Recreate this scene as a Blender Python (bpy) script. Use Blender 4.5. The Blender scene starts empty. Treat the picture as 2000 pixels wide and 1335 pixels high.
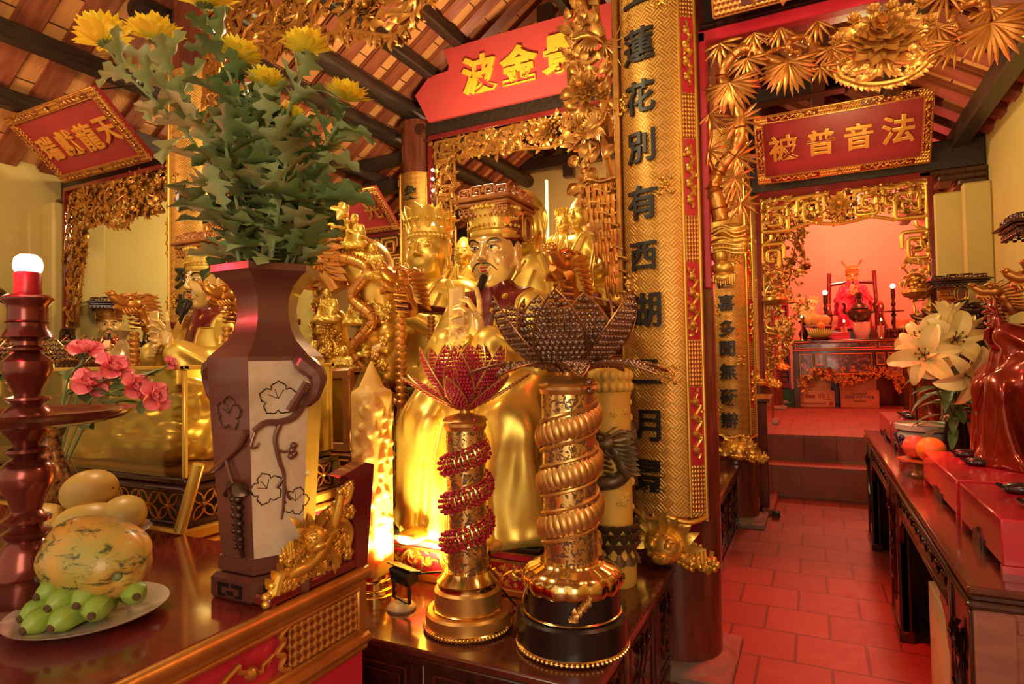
import bpy, bmesh, math, random
import numpy as np
from math import pi, sin, cos, sqrt, radians, atan2
from mathutils import Vector, Matrix, Euler
SC = bpy.context.scene
COL = SC.collection
RNG = random.Random(7)

# ---------------------------------------------------------------- objects
def thing(name, label, cat, loc=(0, 0, 0), rz=0.0, group=None, kind=None, scale=1.0):
    o = bpy.data.objects.new(name, None); COL.objects.link(o)
    o.empty_display_size = 0.05
    o.location = loc; o.rotation_euler = (0, 0, rz); o.scale = (scale,) * 3
    tag(o, label, cat, group, kind)
    return o
def tag(o, label=None, cat=None, group=None, kind=None):
    if label: o['label'] = label
    if cat: o['category'] = cat
    if group: o['group'] = group
    if kind: o['kind'] = kind
    return o
def kids(o):
    return [c for c in bpy.data.objects if c.parent is o]
def dup(root, loc=None, rz=None, label=None, group=None, scale=None):
    tree = {}
    for c in bpy.data.objects:
        if c.parent: tree.setdefault(c.parent.name, []).append(c)
    def rec(o, par):
        c = o.copy(); COL.objects.link(c)
        if par is not None: c.parent = par
        for ch in tree.get(o.name, []): rec(ch, c)
        return c
    r = rec(root, None)
    if loc is not None: r.location = loc
    if rz is not None: r.rotation_euler = (0, 0, rz)
    if scale is not None: r.scale = (scale,) * 3
    if label: r['label'] = label
    if group: r['group'] = group
    return r

# ---------------------------------------------------------------- mesh builder
def vnorm(v):
    v = np.asarray(v, float); n = np.linalg.norm(v)
    return v / n if n > 1e-12 else v
def basis(d, up=(0, 0, 1)):
    d = vnorm(d); u = np.cross(up, d)
    if np.linalg.norm(u) < 1e-4: u = np.cross((0, 1, 0), d)
    u = vnorm(u); return d, u, np.cross(d, u)
class MB:
    def __init__(s): s.v = []; s.f = []; s.m = []; s.n = 0; s.cur = 0
    def add(s, V, F, m=None):
        V = np.asarray(V, float).reshape(-1, 3); k = s.n
        s.v.append(V); s.n += len(V)
        s.f.extend([tuple(i + k for i in f) for f in F]); s.m.extend([s.cur if m is None else m] * len(F))
        return s
    def box(s, lo, hi, b=0.0, m=None):
        x0, y0, z0 = lo; x1, y1, z1 = hi
        if b <= 0:
            V = [(x0,y0,z0),(x1,y0,z0),(x1,y1,z0),(x0,y1,z0),(x0,y0,z1),(x1,y0,z1),(x1,y1,z1),(x0,y1,z1)]
            return s.add(V, [(3,2,1,0),(4,5,6,7),(0,1,5,4),(1,2,6,5),(2,3,7,6),(3,0,4,7)], m)
        b = min(b, (x1-x0)*.49, (y1-y0)*.49, (z1-z0)*.49)
        rings = []
        for z, i in ((z0, b), (z0+b, 0), (z1-b, 0), (z1, b)):
            c = b
            rings.append([(x0+i+c*(i==0),y0+i,z),(x1-i-c*(i==0),y0+i,z),(x1-i,y0+i+c*(i==0),z),(x1-i,y1-i-c*(i==0),z),(x1-i-c*(i==0),y1-i,z),(x0+i+c*(i==0),y1-i,z),(x0+i,y1-i-c*(i==0),z),(x0+i,y0+i+c*(i==0),z)])
        return s.loft(rings, True, True, True, m)
    def obox(s, c, ax, ay, az, b=0.0, m=None):
        """box centred at c with half-axis vectors ax, ay, az"""
        t = MB(); L = [np.linalg.norm(a) for a in (ax, ay, az)]
        t.box((-L[0], -L[1], -L[2]), (L[0], L[1], L[2]), b)
        V = np.concatenate(t.v); A = np.array([vnorm(ax), vnorm(ay), vnorm(az)])
        return s.add(V @ A + np.asarray(c, float), t.f, m)
    def loft(s, rings, closed=True, cap0=False, cap1=False, m=None):
        n = len(rings[0]); V = np.array([p for r in rings for p in r], float); F = []
        k = n if closed else n - 1
        for i in range(len(rings) - 1):
            a, b = i * n, (i + 1) * n
            for j in range(k):
                j2 = (j + 1) % n
                F.append((a + j, a + j2, b + j2, b + j))
        if cap0: F.append(tuple(range(n - 1, -1, -1)))
        if cap1: F.append(tuple(range((len(rings) - 1) * n, len(rings) * n)))
        return s.add(V, F, m)
    def lathe(s, prof, n=32, c=(0, 0, 0), d=(0, 0, 1), m=None, lobes=0, amp=0.0):
        """profile [(r,h)...] spun about d through c"""
        d, u, w = basis(d); rings = []
        for r, h in prof:
            r = max(r, 1e-4); ring = []
            for j in range(n):
                a = 2 * pi * j / n; rr = r * (1 + amp * abs(sin(lobes * a / 2)) if lobes else 1)
                ring.append(np.asarray(c) + d * h + (u * cos(a) + w * sin(a)) * rr)
            rings.append(ring)
        return s.loft(rings, True, prof[0][0] > 1e-3, prof[-1][0] > 1e-3, m)
    def tube(s, path, r, n=8, m=None, cap=True, flat=1.0, up=(0, 0, 1)):
        P = [np.asarray(p, float) for p in path]; N = len(P)
        R = r if hasattr(r, '__len__') else [r] * N
        rings = []; prev = None
        for i in range(N):
            d = vnorm(P[min(i + 1, N - 1)] - P[max(i - 1, 0)])
            if prev is None: _, u, w = basis(d, up)
            else:
                u = prev - d * np.dot(prev, d); u = vnorm(u) if np.linalg.norm(u) > 1e-6 else basis(d, up)[1]; w = np.cross(d, u)
            prev = u
            rings.append([P[i] + (u * cos(2*pi*j/n) + w * sin(2*pi*j/n) * flat) * R[i] for j in range(n)])
        return s.loft(rings, True, cap, cap, m)
    def ell(s, c, r, n=12, k=8, rot=None, m=None):
        r = (r,) * 3 if not hasattr(r, '__len__') else r
        V = [(0, 0, -1)]
        for i in range(1, k):
            t = -pi/2 + pi * i / k
            V += [(cos(t)*cos(2*pi*j/n), cos(t)*sin(2*pi*j/n), sin(t)) for j in range(n)]
        V.append((0, 0, 1)); V = np.array(V) * np.array(r)
        if rot is not None: V = V @ np.asarray(rot).T
        F = [(0, 1 + (j+1) % n, 1 + j) for j in range(n)]
        for i in range(k - 2):
            a, b = 1 + i*n, 1 + (i+1)*n
            F += [(a+j, a+(j+1)%n, b+(j+1)%n, b+j) for j in range(n)]
        e = len(V) - 1; a = 1 + (k-2)*n
        F += [(a+j, a+(j+1)%n, e) for j in range(n)]
        return s.add(V + np.asarray(c, float), F, m)
    def petal(s, base, d, nrm, L, W, curl=0.0, cup=0.3, nu=5, nv=4, tip=1.0, shape=None, thick=0.0, m=None, rid=0.0):
        """leaf or petal: from base along d, curling towards nrm, cupped across; optional thickness"""
        d = vnorm(d); nrm = vnorm(np.asarray(nrm, float) - d * np.dot(nrm, d)); side = np.cross(nrm, d)
        base = np.asarray(base, float); rows = []; p = base.copy(); ang = 0.0
        for i in range(nu + 1):
            t = i / nu
            w = (sin(pi * min(1, (t ** tip)) * .93 + .18) if shape is None else shape(t)) * W * .5
            dd = d * cos(ang) + nrm * sin(ang); nn = nrm * cos(ang) - d * sin(ang)
            rows.append([p + side * (w * q) + nn * (cup * w * q * q + rid * w * (1 if (abs(q) < .01) else 0)) for q in [(-1 + 2 * j / nv) for j in range(nv + 1)]])
            p = p + dd * (L / nu); ang += curl / nu
        if thick <= 0: return s.loft(rows, False, m=m)
        rings = []
        for r_ in rows:
            lo = [q - nrm * thick for q in r_]
            rings.append(list(r_) + lo[::-1])
        return s.loft(rings, True, True, True, m)
    def prism(s, poly, c, ax, ay, depth, m=None, b=0.0):
        """polygon (2-D pts) in plane (ax, ay) at c extruded along ax x ay by depth (front at +)"""
        ax = np.asarray(ax, float); ay = np.asarray(ay, float); nz = vnorm(np.cross(ax, ay)); c = np.asarray(c, float)
        lo = [c + ax*x + ay*y for x, y in poly]; hi = [p + nz * depth for p in lo]
        if b > 0:
            cx = sum(x for x, y in poly)/len(poly); cy = sum(y for x, y in poly)/len(poly)
            sh = []
            for x, y in poly:
                L = sqrt((x-cx)**2 + (y-cy)**2) + 1e-9; k = max(0, (L - b) / L)
                sh.append(c + ax*(cx+(x-cx)*k) + ay*(cy+(y-cy)*k) + nz*depth)
            mid = [p + nz * (depth - b) for p in lo]
            return s.loft([lo, mid, sh], True, True, True, m)
        return s.loft([lo, hi], True, True, True, m)
    def arrays(s): return (np.concatenate(s.v) if s.v else np.zeros((0, 3)))
    def merge(s, o, M=None, m=None):
        V = o.arrays()
        if M is not None: V = V @ np.asarray(M)[:3, :3].T + np.asarray(M)[:3, 3]
        k = s.n; s.v.append(V); s.n += len(V)
        s.f.extend([tuple(i + k for i in f) for f in o.f]); s.m.extend(o.m if m is None else [m] * len(o.f))
        return s
    def build(s, name, mat, parent=None, smooth=True, ang=40, loc=None):
        V = s.arrays(); me = bpy.data.meshes.new(name)
        me.from_pydata(V.tolist(), [], s.f)
        mats = mat if isinstance(mat, (list, tuple)) else [mat]
        for q in mats: me.materials.append(q)
        if len(mats) > 1: me.polygons.foreach_set('material_index', s.m)
        me.update()
        if smooth:
            me.polygons.foreach_set('use_smooth', [True] * len(me.polygons))
            if ang is not None and ang < 180: me.set_sharp_from_angle(angle=radians(ang))
        o = bpy.data.objects.new(name, me); COL.objects.link(o)
        if parent is not None: o.parent = parent
        if loc is not None: o.location = loc
        return o
def rotm(ax, a):
    return np.array(Matrix.Rotation(a, 3, ax))
def frame_m(o, x, y, z):
    M = np.eye(4); M[:3, 0] = x; M[:3, 1] = y; M[:3, 2] = z; M[:3, 3] = o; return M
def catmull(P, k=6):
    P = [np.asarray(p, float) for p in P]; out = []
    for i in range(len(P) - 1):
        a, b, c, d = P[max(i-1, 0)], P[i], P[i+1], P[min(i+2, len(P)-1)]
        for j in range(k):
            t = j / k
            out.append(.5*((2*b)+(-a+c)*t+(2*a-5*b+4*c-d)*t*t+(-a+3*b-3*c+d)*t**3))
    out.append(P[-1]); return out
def rnd_poly(x0, y0, x1, y1, r, k=4):
    o = []
    for cx, cy, a0 in ((x1-r, y0+r, -pi/2), (x1-r, y1-r, 0), (x0+r, y1-r, pi/2), (x0+r, y0+r, pi)):
        for i in range(k + 1):
            a = a0 + pi/2*i/k; o.append((cx + r*cos(a), cy + r*sin(a)))
    return o

# ---------------------------------------------------------------- signed distance sculpting
class SDF:
    """smoothly blended solids on a grid, read out as one continuous surface (surface nets)"""
    def __init__(s, lo, hi, h):
        s.lo = np.array(lo, float); s.h = h
        s.dim = np.ceil((np.array(hi) - s.lo) / h).astype(int) + 1
        s.D = np.full(s.dim, 1.0, np.float32)
        s.ax = [(s.lo[i] + h * np.arange(s.dim[i])).astype(np.float32) for i in range(3)]
    def _sl(s, lo, hi, mar):
        sl = []
        for i in range(3):
            a = int(np.floor((lo[i] - mar - s.lo[i]) / s.h)); b = int(np.ceil((hi[i] + mar - s.lo[i]) / s.h)) + 1
            sl.append(slice(max(a, 0), max(min(b, s.dim[i]), 0)))
        return tuple(sl)
    def grid(s, sl):
        return (s.ax[0][sl[0]][:, None, None], s.ax[1][sl[1]][None, :, None], s.ax[2][sl[2]][None, None, :])
    def put(s, fn, lo, hi, k=0.02, op='u'):
        sl = s._sl(lo, hi, k * 2 + .02)
        if any(q.stop <= q.start for q in sl): return s
        d = fn(*s.grid(sl)).astype(np.float32); D = s.D[sl]
        if op == 'u':
            if k > 0:
                hh = np.clip(.5 + .5 * (D - d) / k, 0, 1); s.D[sl] = D * (1 - hh) + d * hh - k * hh * (1 - hh)
            else: s.D[sl] = np.minimum(D, d)
        elif op == 's':
            d = -d
            if k > 0:
                hh = np.clip(.5 - .5 * (D - d) / k, 0, 1); s.D[sl] = D * (1 - hh) + d * hh + k * hh * (1 - hh)
            else: s.D[sl] = np.maximum(D, d)
        return s
    def ell(s, c, r, k=0.02, rot=None, op='u'):
        c = np.asarray(c, float); r = np.array((r,)*3 if not hasattr(r, '__len__') else r, float); R_ = np.eye(3) if rot is None else np.asarray(rot)
        m = max(r)
        def fn(X, Y, Z):
            x, y, z = X - c[0], Y - c[1], Z - c[2]
            if rot is not None:
                x, y, z = (R_[0,0]*x + R_[1,0]*y + R_[2,0]*z, R_[0,1]*x + R_[1,1]*y + R_[2,1]*z, R_[0,2]*x + R_[1,2]*y + R_[2,2]*z)
            k0 = np.sqrt((x/r[0])**2 + (y/r[1])**2 + (z/r[2])**2) + 1e-6
            k1 = np.sqrt((x/r[0]**2)**2 + (y/r[1]**2)**2 + (z/r[2]**2)**2) + 1e-6
            return k0 * (k0 - 1) / k1
        e = np.array([m]*3) if rot is not None else r
        return s.put(fn, c - e, c + e, k, op)
    def cap(s, a, b, ra, rb=None, k=0.02, op='u'):
        a = np.asarray(a, float); b = np.asarray(b, float); rb = ra if rb is None else rb; ba = b - a; L2 = max(float(ba @ ba), 1e-9)
        def fn(X, Y, Z):
            x, y, z = X - a[0], Y - a[1], Z - a[2]
            t = np.clip((x*ba[0] + y*ba[1] + z*ba[2]) / L2, 0, 1)
            return np.sqrt((x - t*ba[0])**2 + (y - t*ba[1])**2 + (z - t*ba[2])**2) - (ra + (rb - ra) * t)
        m = max(ra, rb); return s.put(fn, np.minimum(a, b) - m, np.maximum(a, b) + m, k, op)
    def chain(s, pts, k=0.02, op='u'):
        """[(x,y,z,r)...]"""
        for p, q in zip(pts[:-1], pts[1:]): s.cap(p[:3], q[:3], p[3], q[3], k, op)
        return s
    def box(s, c, hsz, rnd=0.01, k=0.01, rot=None, op='u'):
        c = np.asarray(c, float); hs = np.asarray(hsz, float) - rnd; R_ = np.eye(3) if rot is None else np.asarray(rot)
        def fn(X, Y, Z):
            x, y, z = X - c[0], Y - c[1], Z - c[2]
            x, y, z = (R_[0,0]*x + R_[1,0]*y + R_[2,0]*z, R_[0,1]*x + R_[1,1]*y + R_[2,1]*z, R_[0,2]*x + R_[1,2]*y + R_[2,2]*z)
            qx, qy, qz = np.abs(x) - hs[0], np.abs(y) - hs[1], np.abs(z) - hs[2]
            return np.sqrt(np.maximum(qx,0)**2 + np.maximum(qy,0)**2 + np.maximum(qz,0)**2) + np.minimum(np.maximum(qx, np.maximum(qy, qz)), 0) - rnd
        e = np.array([np.linalg.norm(hsz)]*3) if rot is not None else np.asarray(hsz)
        return s.put(fn, c - e, c + e, k, op)
    def mesh(s):
        D = s.D; h = s.h; ins = D < 0
        a = [D[i:D.shape[0]-1+i, j:D.shape[1]-1+j, k:D.shape[2]-1+k] for i in (0,1) for j in (0,1) for k in (0,1)]
        sg = [q < 0 for q in a]; cnt = sum(q.astype(np.int8) for q in sg)
        cells = np.argwhere((cnt > 0) & (cnt < 8))
        if len(cells) == 0: return np.zeros((0,3)), []
        cv = np.stack([q[cells[:,0], cells[:,1], cells[:,2]] for q in a], 1)
        off = np.array([(i,j,k) for i in (0,1) for j in (0,1) for k in (0,1)], float)
        acc = np.zeros((len(cells), 3)); n = np.zeros(len(cells))
        for p in range(8):
            for q in range(p + 1, 8):
                if np.abs(off[p] - off[q]).sum() != 1: continue
                m = (cv[:,p] < 0) != (cv[:,q] < 0)
                t = np.where(m, cv[:,p] / np.where(m, cv[:,p] - cv[:,q], 1), 0)
                acc += np.where(m[:,None], off[p] + (off[q] - off[p]) * t[:,None], 0); n += m
        V = s.lo + h * (cells + acc / n[:,None])
        idx = np.full(cnt.shape, -1, np.int64); idx[cells[:,0], cells[:,1], cells[:,2]] = np.arange(len(cells))
        F = []
        for ax in range(3):
            o1, o2 = (ax + 1) % 3, (ax + 2) % 3
            A = np.take(ins, range(0, D.shape[ax]-1), ax); B = np.take(ins, range(1, D.shape[ax]), ax)
            e = np.argwhere(A != B)
            e = e[(e[:,o1] > 0) & (e[:,o2] > 0) & (e[:,o1] < D.shape[o1]-1) & (e[:,o2] < D.shape[o2]-1)]
            if len(e) == 0: continue
            q = []
            for d1, d2 in ((-1,-1),(0,-1),(0,0),(-1,0)):
                c = e.copy(); c[:,o1] += d1; c[:,o2] += d2; q.append(idx[c[:,0], c[:,1], c[:,2]])
            q = np.stack(q, 1); fl = A[e[:,0], e[:,1], e[:,2]]
            q[~fl] = q[~fl][:, ::-1]; F.append(q[(q >= 0).all(1)])
        return V, np.concatenate(F)
    def build(s, name, mat, parent=None, relax=1, fn=None):
        V, F = s.mesh(); V = np.array(V)
        for _ in range(relax):            # light smoothing of the net
            acc = np.zeros_like(V); n = np.zeros(len(V))
            for i in range(4):
                np.add.at(acc, F[:, i], V[F[:, (i+1) % 4]] + V[F[:, (i-1) % 4]]); np.add.at(n, F[:, i], 2)
            V = V * .45 + acc / np.maximum(n, 1)[:, None] * .55
        me = bpy.data.meshes.new(name)
        me.vertices.add(len(V)); me.vertices.foreach_set('co', V.astype(np.float32).ravel())
        me.loops.add(len(F) * 4); me.loops.foreach_set('vertex_index', F.astype(np.int32).ravel())
        me.polygons.add(len(F)); me.polygons.foreach_set('loop_start', np.arange(0, len(F)*4, 4, dtype=np.int32))
        me.polygons.foreach_set('use_smooth', np.ones(len(F), bool))
        for q in (mat if isinstance(mat, (list, tuple)) else [mat]): me.materials.append(q)
        me.update(calc_edges=True); me.validate()
        o = bpy.data.objects.new(name, me); COL.objects.link(o)
        if parent is not None: o.parent = parent
        return o

# ---------------------------------------------------------------- lettering
_FONT = {}
def glyph(ch, size, extrude=0.004, weight=0.0, sub=0.0, bevel=0.0, squash=1.0):
    """a character as arrays (V, F) centred on its own box, in the x-y plane, front towards +z"""
    cu = bpy.data.curves.new('lettering', 'FONT'); cu.body = ch; cu.size = size; cu.extrude = extrude
    cu.offset = weight; cu.bevel_depth = bevel; cu.bevel_resolution = 1; cu.resolution_u = 4
    o = bpy.data.objects.new('lettering', cu); COL.objects.link(o)
    dg = bpy.context.evaluated_depsgraph_get(); me = o.evaluated_get(dg).to_mesh()
    bm = bmesh.new(); bm.from_mesh(me)
    if sub > 0:
        bmesh.ops.triangulate(bm, faces=bm.faces[:])
        for _ in range(6):
            es = [e for e in bm.edges if e.calc_length() > sub]
            if not es: break
            bmesh.ops.subdivide_edges(bm, edges=es, cuts=1); bmesh.ops.triangulate(bm, faces=[f for f in bm.faces if len(f.verts) > 3])
    V = np.array([v.co[:] for v in bm.verts]) if len(bm.verts) else np.zeros((1, 3)); F = [tuple(v.index for v in f.verts) for f in bm.faces]
    bm.free(); bpy.data.objects.remove(o); bpy.data.curves.remove(cu)
    V[:, :2] -= (V[:, :2].max(0) + V[:, :2].min(0)) / 2
    V[:, 0] *= squash
    return V, F
# ================================================================ materials
class NT:
    def __init__(s, name):
        s.m = bpy.data.materials.new(name); s.m.use_nodes = True; s.t = s.m.node_tree; s.n = s.t.nodes; s.l = s.t.links
        s.b = s.n['Principled BSDF']
    def node(s, ty, **kw):
        n = s.n.new(ty)
        for k, v in kw.items(): setattr(n, k, v)
        return n
    def put(s, sock, v):
        if isinstance(v, bpy.types.NodeSocket): s.l.new(v, sock)
        elif v is not None:
            if hasattr(v, '__len__') and len(v) == 3 and sock.type == 'RGBA': v = (*v, 1)
            sock.default_value = v
    def math(s, op, a, b=None, c=None):
        n = s.node('ShaderNodeMath', operation=op); s.put(n.inputs[0], a)
        if b is not None: s.put(n.inputs[1], b)
        if c is not None: s.put(n.inputs[2], c)
        return n.outputs[0]
    def coord(s, k='Object'): return s.node('ShaderNodeTexCoord').outputs[k]
    def map(s, v, scale=(1,1,1), rot=(0,0,0), loc=(0,0,0)):
        n = s.node('ShaderNodeMapping'); s.put(n.inputs[0], v); n.inputs['Scale'].default_value = scale
        n.inputs['Rotation'].default_value = rot; n.inputs['Location'].default_value = loc; return n.outputs[0]
    def noise(s, v, scale, det=3, rough=.55, dist=0):
        n = s.node('ShaderNodeTexNoise'); s.put(n.inputs['Vector'], v); n.inputs['Scale'].default_value = scale
        n.inputs['Detail'].default_value = det; n.inputs['Roughness'].default_value = rough; n.inputs['Distortion'].default_value = dist
        return n.outputs['Fac']
    def ramp(s, f, stops, interp='LINEAR'):
        n = s.node('ShaderNodeValToRGB'); s.put(n.inputs[0], f); r = n.color_ramp; r.interpolation = interp
        while len(r.elements) < len(stops): r.elements.new(.5)
        for e, (p, c) in zip(r.elements, stops): e.position = p; e.color = (*c, 1) if len(c) == 3 else c
        return n.outputs[0]
    def mix(s, f, a, b):
        n = s.node('ShaderNodeMix', data_type='RGBA'); s.put(n.inputs[0], f); s.put(n.inputs[6], a); s.put(n.inputs[7], b); return n.outputs[2]
    def bump(s, h, st=.3, d=.01):
        n = s.node('ShaderNodeBump'); s.put(n.inputs['Height'], h); n.inputs['Strength'].default_value = st; n.inputs['Distance'].default_value = d
        s.l.new(n.outputs[0], s.b.inputs['Normal']); return n
    def xyz(s, v):
        n = s.node('ShaderNodeSeparateXYZ'); s.put(n.inputs[0], v); return n.outputs
    def vec(s, x, y, z=0.0):
        n = s.node('ShaderNodeCombineXYZ'); s.put(n.inputs[0], x); s.put(n.inputs[1], y); s.put(n.inputs[2], z); return n.outputs[0]
    def set(s, **kw):
        for k, v in kw.items():
            s.put(s.b.inputs[{'col':'Base Color','rough':'Roughness','metal':'Metallic','spec':'Specular IOR Level','coat':'Coat Weight','coatr':'Coat Roughness','trans':'Transmission Weight','ior':'IOR','emit':'Emission Color','es':'Emission Strength','alpha':'Alpha','sss':'Subsurface Weight','sssr':'Subsurface Radius','ssss':'Subsurface Scale','sheen':'Sheen Weight'}[k]], v)
        return s
def mat(name, c1, c2=None, rough=.4, metal=0.0, ns=9, bump=0.0, bs=45, spec=.5, coat=0.0, rv=.12, stretch=(1,1,1), **kw):
    t = NT(name); v = t.map(t.coord(), stretch)
    if c2 is not None:
        f = t.noise(v, ns, 4); t.set(col=t.mix(t.ramp(f, [(.34, (0,0,0)), (.66, (1,1,1))]), c1, c2))
    else: t.set(col=c1)
    if rv: t.set(rough=t.math('ADD', rough - rv/2, t.math('MULTIPLY', t.noise(v, ns * 2.3, 2), rv)))
    else: t.set(rough=rough)
    t.set(metal=metal, spec=spec, coat=coat, coatr=.08)
    if bump: t.bump(t.noise(v, bs, 3), bump, .004)
    if kw: t.set(**kw)
    return t.m
m_ = {}
m_['gold'] = mat('gilt wood', (.86,.53,.10), (.76,.42,.065), .34, .75, 7, .25, 30)
m_['gold_pale'] = mat('pale gilding', (.90,.64,.13), (.84,.54,.085), .33, .60, 5, .12, 14)
m_['gold_dark'] = mat('old brown gilding', (.62,.30,.06), (.42,.17,.035), .34, .72, 9, .35, 40)
m_['gold_red'] = mat('coppery gilding', (.72,.33,.075), (.54,.21,.04), .34, .75, 8, .3, 30)
m_['brass'] = mat('polished brass', (.93,.66,.24), None, .16, 1.0, 6)
m_['brass_dull'] = mat('satin brass', (.80,.46,.15), (.72,.38,.10), .38, .85, 5)
m_['copper'] = mat('antique copper wire', (.42,.20,.08), (.25,.11,.05), .35, .9, 20)
m_['altar_red'] = mat('polished dark red table top', (.20,.020,.016), (.10,.012,.010), .17, 0, 3, .03, 30, coat=.6, stretch=(1,4,1))
m_['gold_soft'] = mat('soft matt gilding', (.86,.47,.11), (.72,.34,.06), .36, .55, 8, .3, 30)
m_['wood_end_lit'] = mat('lit-toned reddish panel', (.36,.12,.085), (.26,.075,.05), .3, 0, 4, .06, 30, coat=.3, stretch=(1,1,5))  # lighter copy of the table wood, light on the end painted into its colour
m_['copper_dark'] = mat('dark coppery lacquer', (.27,.050,.034), (.14,.028,.022), .24, .7, 6, coat=.3)
m_['red'] = mat('red lacquer', (.62,.030,.055), (.50,.020,.040), .22, 0, 4, .05, 20, coat=.5)
m_['red_dark'] = mat('dark red lacquer', (.20,.018,.015), (.12,.010,.010), .2, 0, 4, .06, 25, coat=.6)
m_['red_board'] = mat('matte red board', (.36,.026,.034), (.30,.020,.028), .38, 0, 3)
m_['pink_board'] = mat('faded red board', (.60,.060,.060), (.50,.07,.07), .3, 0, 1.2, coat=.35)
m_['wood'] = mat('dark varnished wood', (.075,.022,.012), (.032,.010,.007), .24, 0, 6, .12, 30, coat=.5, stretch=(6,1,1))
m_['wood_red'] = mat('reddish polished wood', (.15,.030,.016), (.07,.015,.010), .20, 0, 5, .06, 30, coat=.7, stretch=(1,7,1))
m_['wood_amber'] = mat('amber carved wood', (.52,.20,.045), (.36,.12,.03), .3, .25, 8, .2, 40, coat=.3)
m_['beam'] = mat('black stained beam', (.045,.026,.017), (.020,.012,.009), .34, 0, 5, .25, 30, stretch=(8,1,8))
m_['rafter'] = mat('red rafter plank', (.30,.085,.035), (.19,.045,.022), .42, 0, 4, .12, 30, stretch=(1,6,1))
m_['column'] = mat('dark lacquered column', (.20,.045,.022), (.08,.02,.012), .25, 0, 3, .08, 20, coat=.5, stretch=(4,4,.6))
m_['wall'] = mat('ochre wall paint', (.58,.45,.16), (.52,.39,.13), .75, 0, 1.6, .1, 60, spec=.2)
m_['wall_far'] = mat('pink niche wall', (.86,.50,.38), (.82,.46,.34), .8, 0, 1.2, spec=.1)
m_['step'] = mat('terracotta riser', (.36,.11,.07), (.27,.08,.05), .5, 0, 5, .15, 40)
m_['stone'] = mat('worn stone', (.26,.19,.14), (.17,.12,.09), .7, 0, 9, .3, 40)
m_['ink'] = mat('black lacquer lettering', (.012,.011,.010), None, .42, 0)
m_['ink_mop'] = mat('greenish black lettering', (.05,.055,.035), (.02,.02,.02), .2, .3, 12)
m_['gold_text'] = mat('gilded lettering', (.92,.46,.085), (.86,.37,.065), .34, .6, 6, .15, 30)
m_['yellow_text'] = mat('yellow gilded lettering', (1.0,.72,.06), (.95,.6,.05), .35, .35, 6)
m_['skin'] = mat('cream lacquer skin', (.80,.50,.15), (.74,.44,.12), .18, .15, 3, coat=.6)
m_['black'] = mat('black paint', (.012,.009,.008), None, .3)
m_['white'] = mat('white enamel', (.8,.76,.66), None, .2)
m_['lips'] = mat('red lips paint', (.62,.05,.03), None, .25)
m_['robe_red'] = mat('red gold lacquer robe', (.40,.045,.020), (.27,.024,.013), .22, .45, 5, .1, 12, coat=.5)
m_['robe_pink'] = mat('crimson satin robe', (.75,.02,.10), (.6,.015,.08), .35, 0, 5, sheen=.3)
m_['vase_brown'] = mat('brown patinated bronze', (.19,.065,.045), (.14,.045,.032), .30, .35, 4, .06, 30, coat=.25)
m_['leaf'] = mat('chrysanthemum leaf', (.36,.40,.17), (.24,.31,.11), .5, 0, 10, .3, 60, sss=.15, ssss=.01)
m_['leaf_dark'] = mat('dark green leaf', (.15,.22,.07), (.09,.15,.05), .4, 0, 9, .2, 50)
m_['stem'] = mat('green stem', (.20,.27,.10), (.15,.2,.07), .5, 0, 12)
m_['yellow'] = mat('yellow petals', (1.0,.80,.05), (.98,.70,.03), .5, 0, 20, sss=.2, ssss=.01)
m_['rose'] = mat('pink rose petals', (.95,.30,.34), (.88,.22,.27), .5, 0, 14, sss=.2, ssss=.01)
m_['lily'] = mat('cream lily petals', (.94,.80,.34), (.90,.74,.26), .45, 0, 9, sss=.2, ssss=.01)
m_['candle'] = mat('yellow wax', (.86,.55,.10), (.80,.48,.08), .42, 0, 8, .15, 40, sss=.3, ssss=.03)
m_['candle_dark'] = mat('bronze painted wax', (.16,.10,.045), (.10,.065,.03), .4, .4, 10, .3, 40)
m_['black_gloss'] = mat('black satin enamel', (.018,.010,.010), None, .28, 0, coat=.3)
m_['marble'] = mat('pale marble', (.62,.47,.27), (.48,.34,.18), .35, 0, 14)
m_['banana'] = mat('green banana skin', (.22,.36,.045), (.28,.40,.06), .42, 0, 6, .06, 30)
m_['banana_tip'] = mat('dried banana tip', (.10,.05,.02), None, .8)
m_['mango'] = mat('yellow green mango skin', (.62,.40,.09), (.50,.36,.10), .38, 0, 5, .05, 60)
m_['orange'] = mat('orange peel', (.90,.33,.05), (.86,.27,.04), .4, 0, 6, .25, 160)
m_['porcelain'] = mat('white porcelain', (.72,.66,.56), (.66,.6,.5), .15, 0, 5)
m_['blue'] = mat('cobalt blue glaze', (.03,.05,.16), None, .15)
m_['card'] = mat('brown cardboard', (.66,.40,.19), (.58,.34,.16), .75, 0, 8)
m_['green_box'] = mat('green printed carton', (.03,.20,.07), (.02,.14,.05), .4)
m_['bronze'] = mat('dark bronze', (.10,.05,.03), (.06,.03,.02), .32, .7, 8, .2, 40)
m_['steel'] = mat('black metal bracket', (.03,.028,.025), None, .4, .6)
m_['paper'] = mat('printed packet', (.75,.42,.14), (.7,.3,.1), .5, 0, 30)
def glass(name, col, rough=.02, ior=1.45):
    t = NT(name); t.set(col=col, rough=rough, trans=1.0, ior=ior); return t.m
m_['jewel_red'] = mat('ruby glass bead', (.55,.01,.05), None, .12, .1, coat=.6)
m_['jewel_amber'] = mat('smoky amber bead', (.34,.19,.11), (.18,.09,.065), .12, .55, 30, coat=.8)
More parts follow.
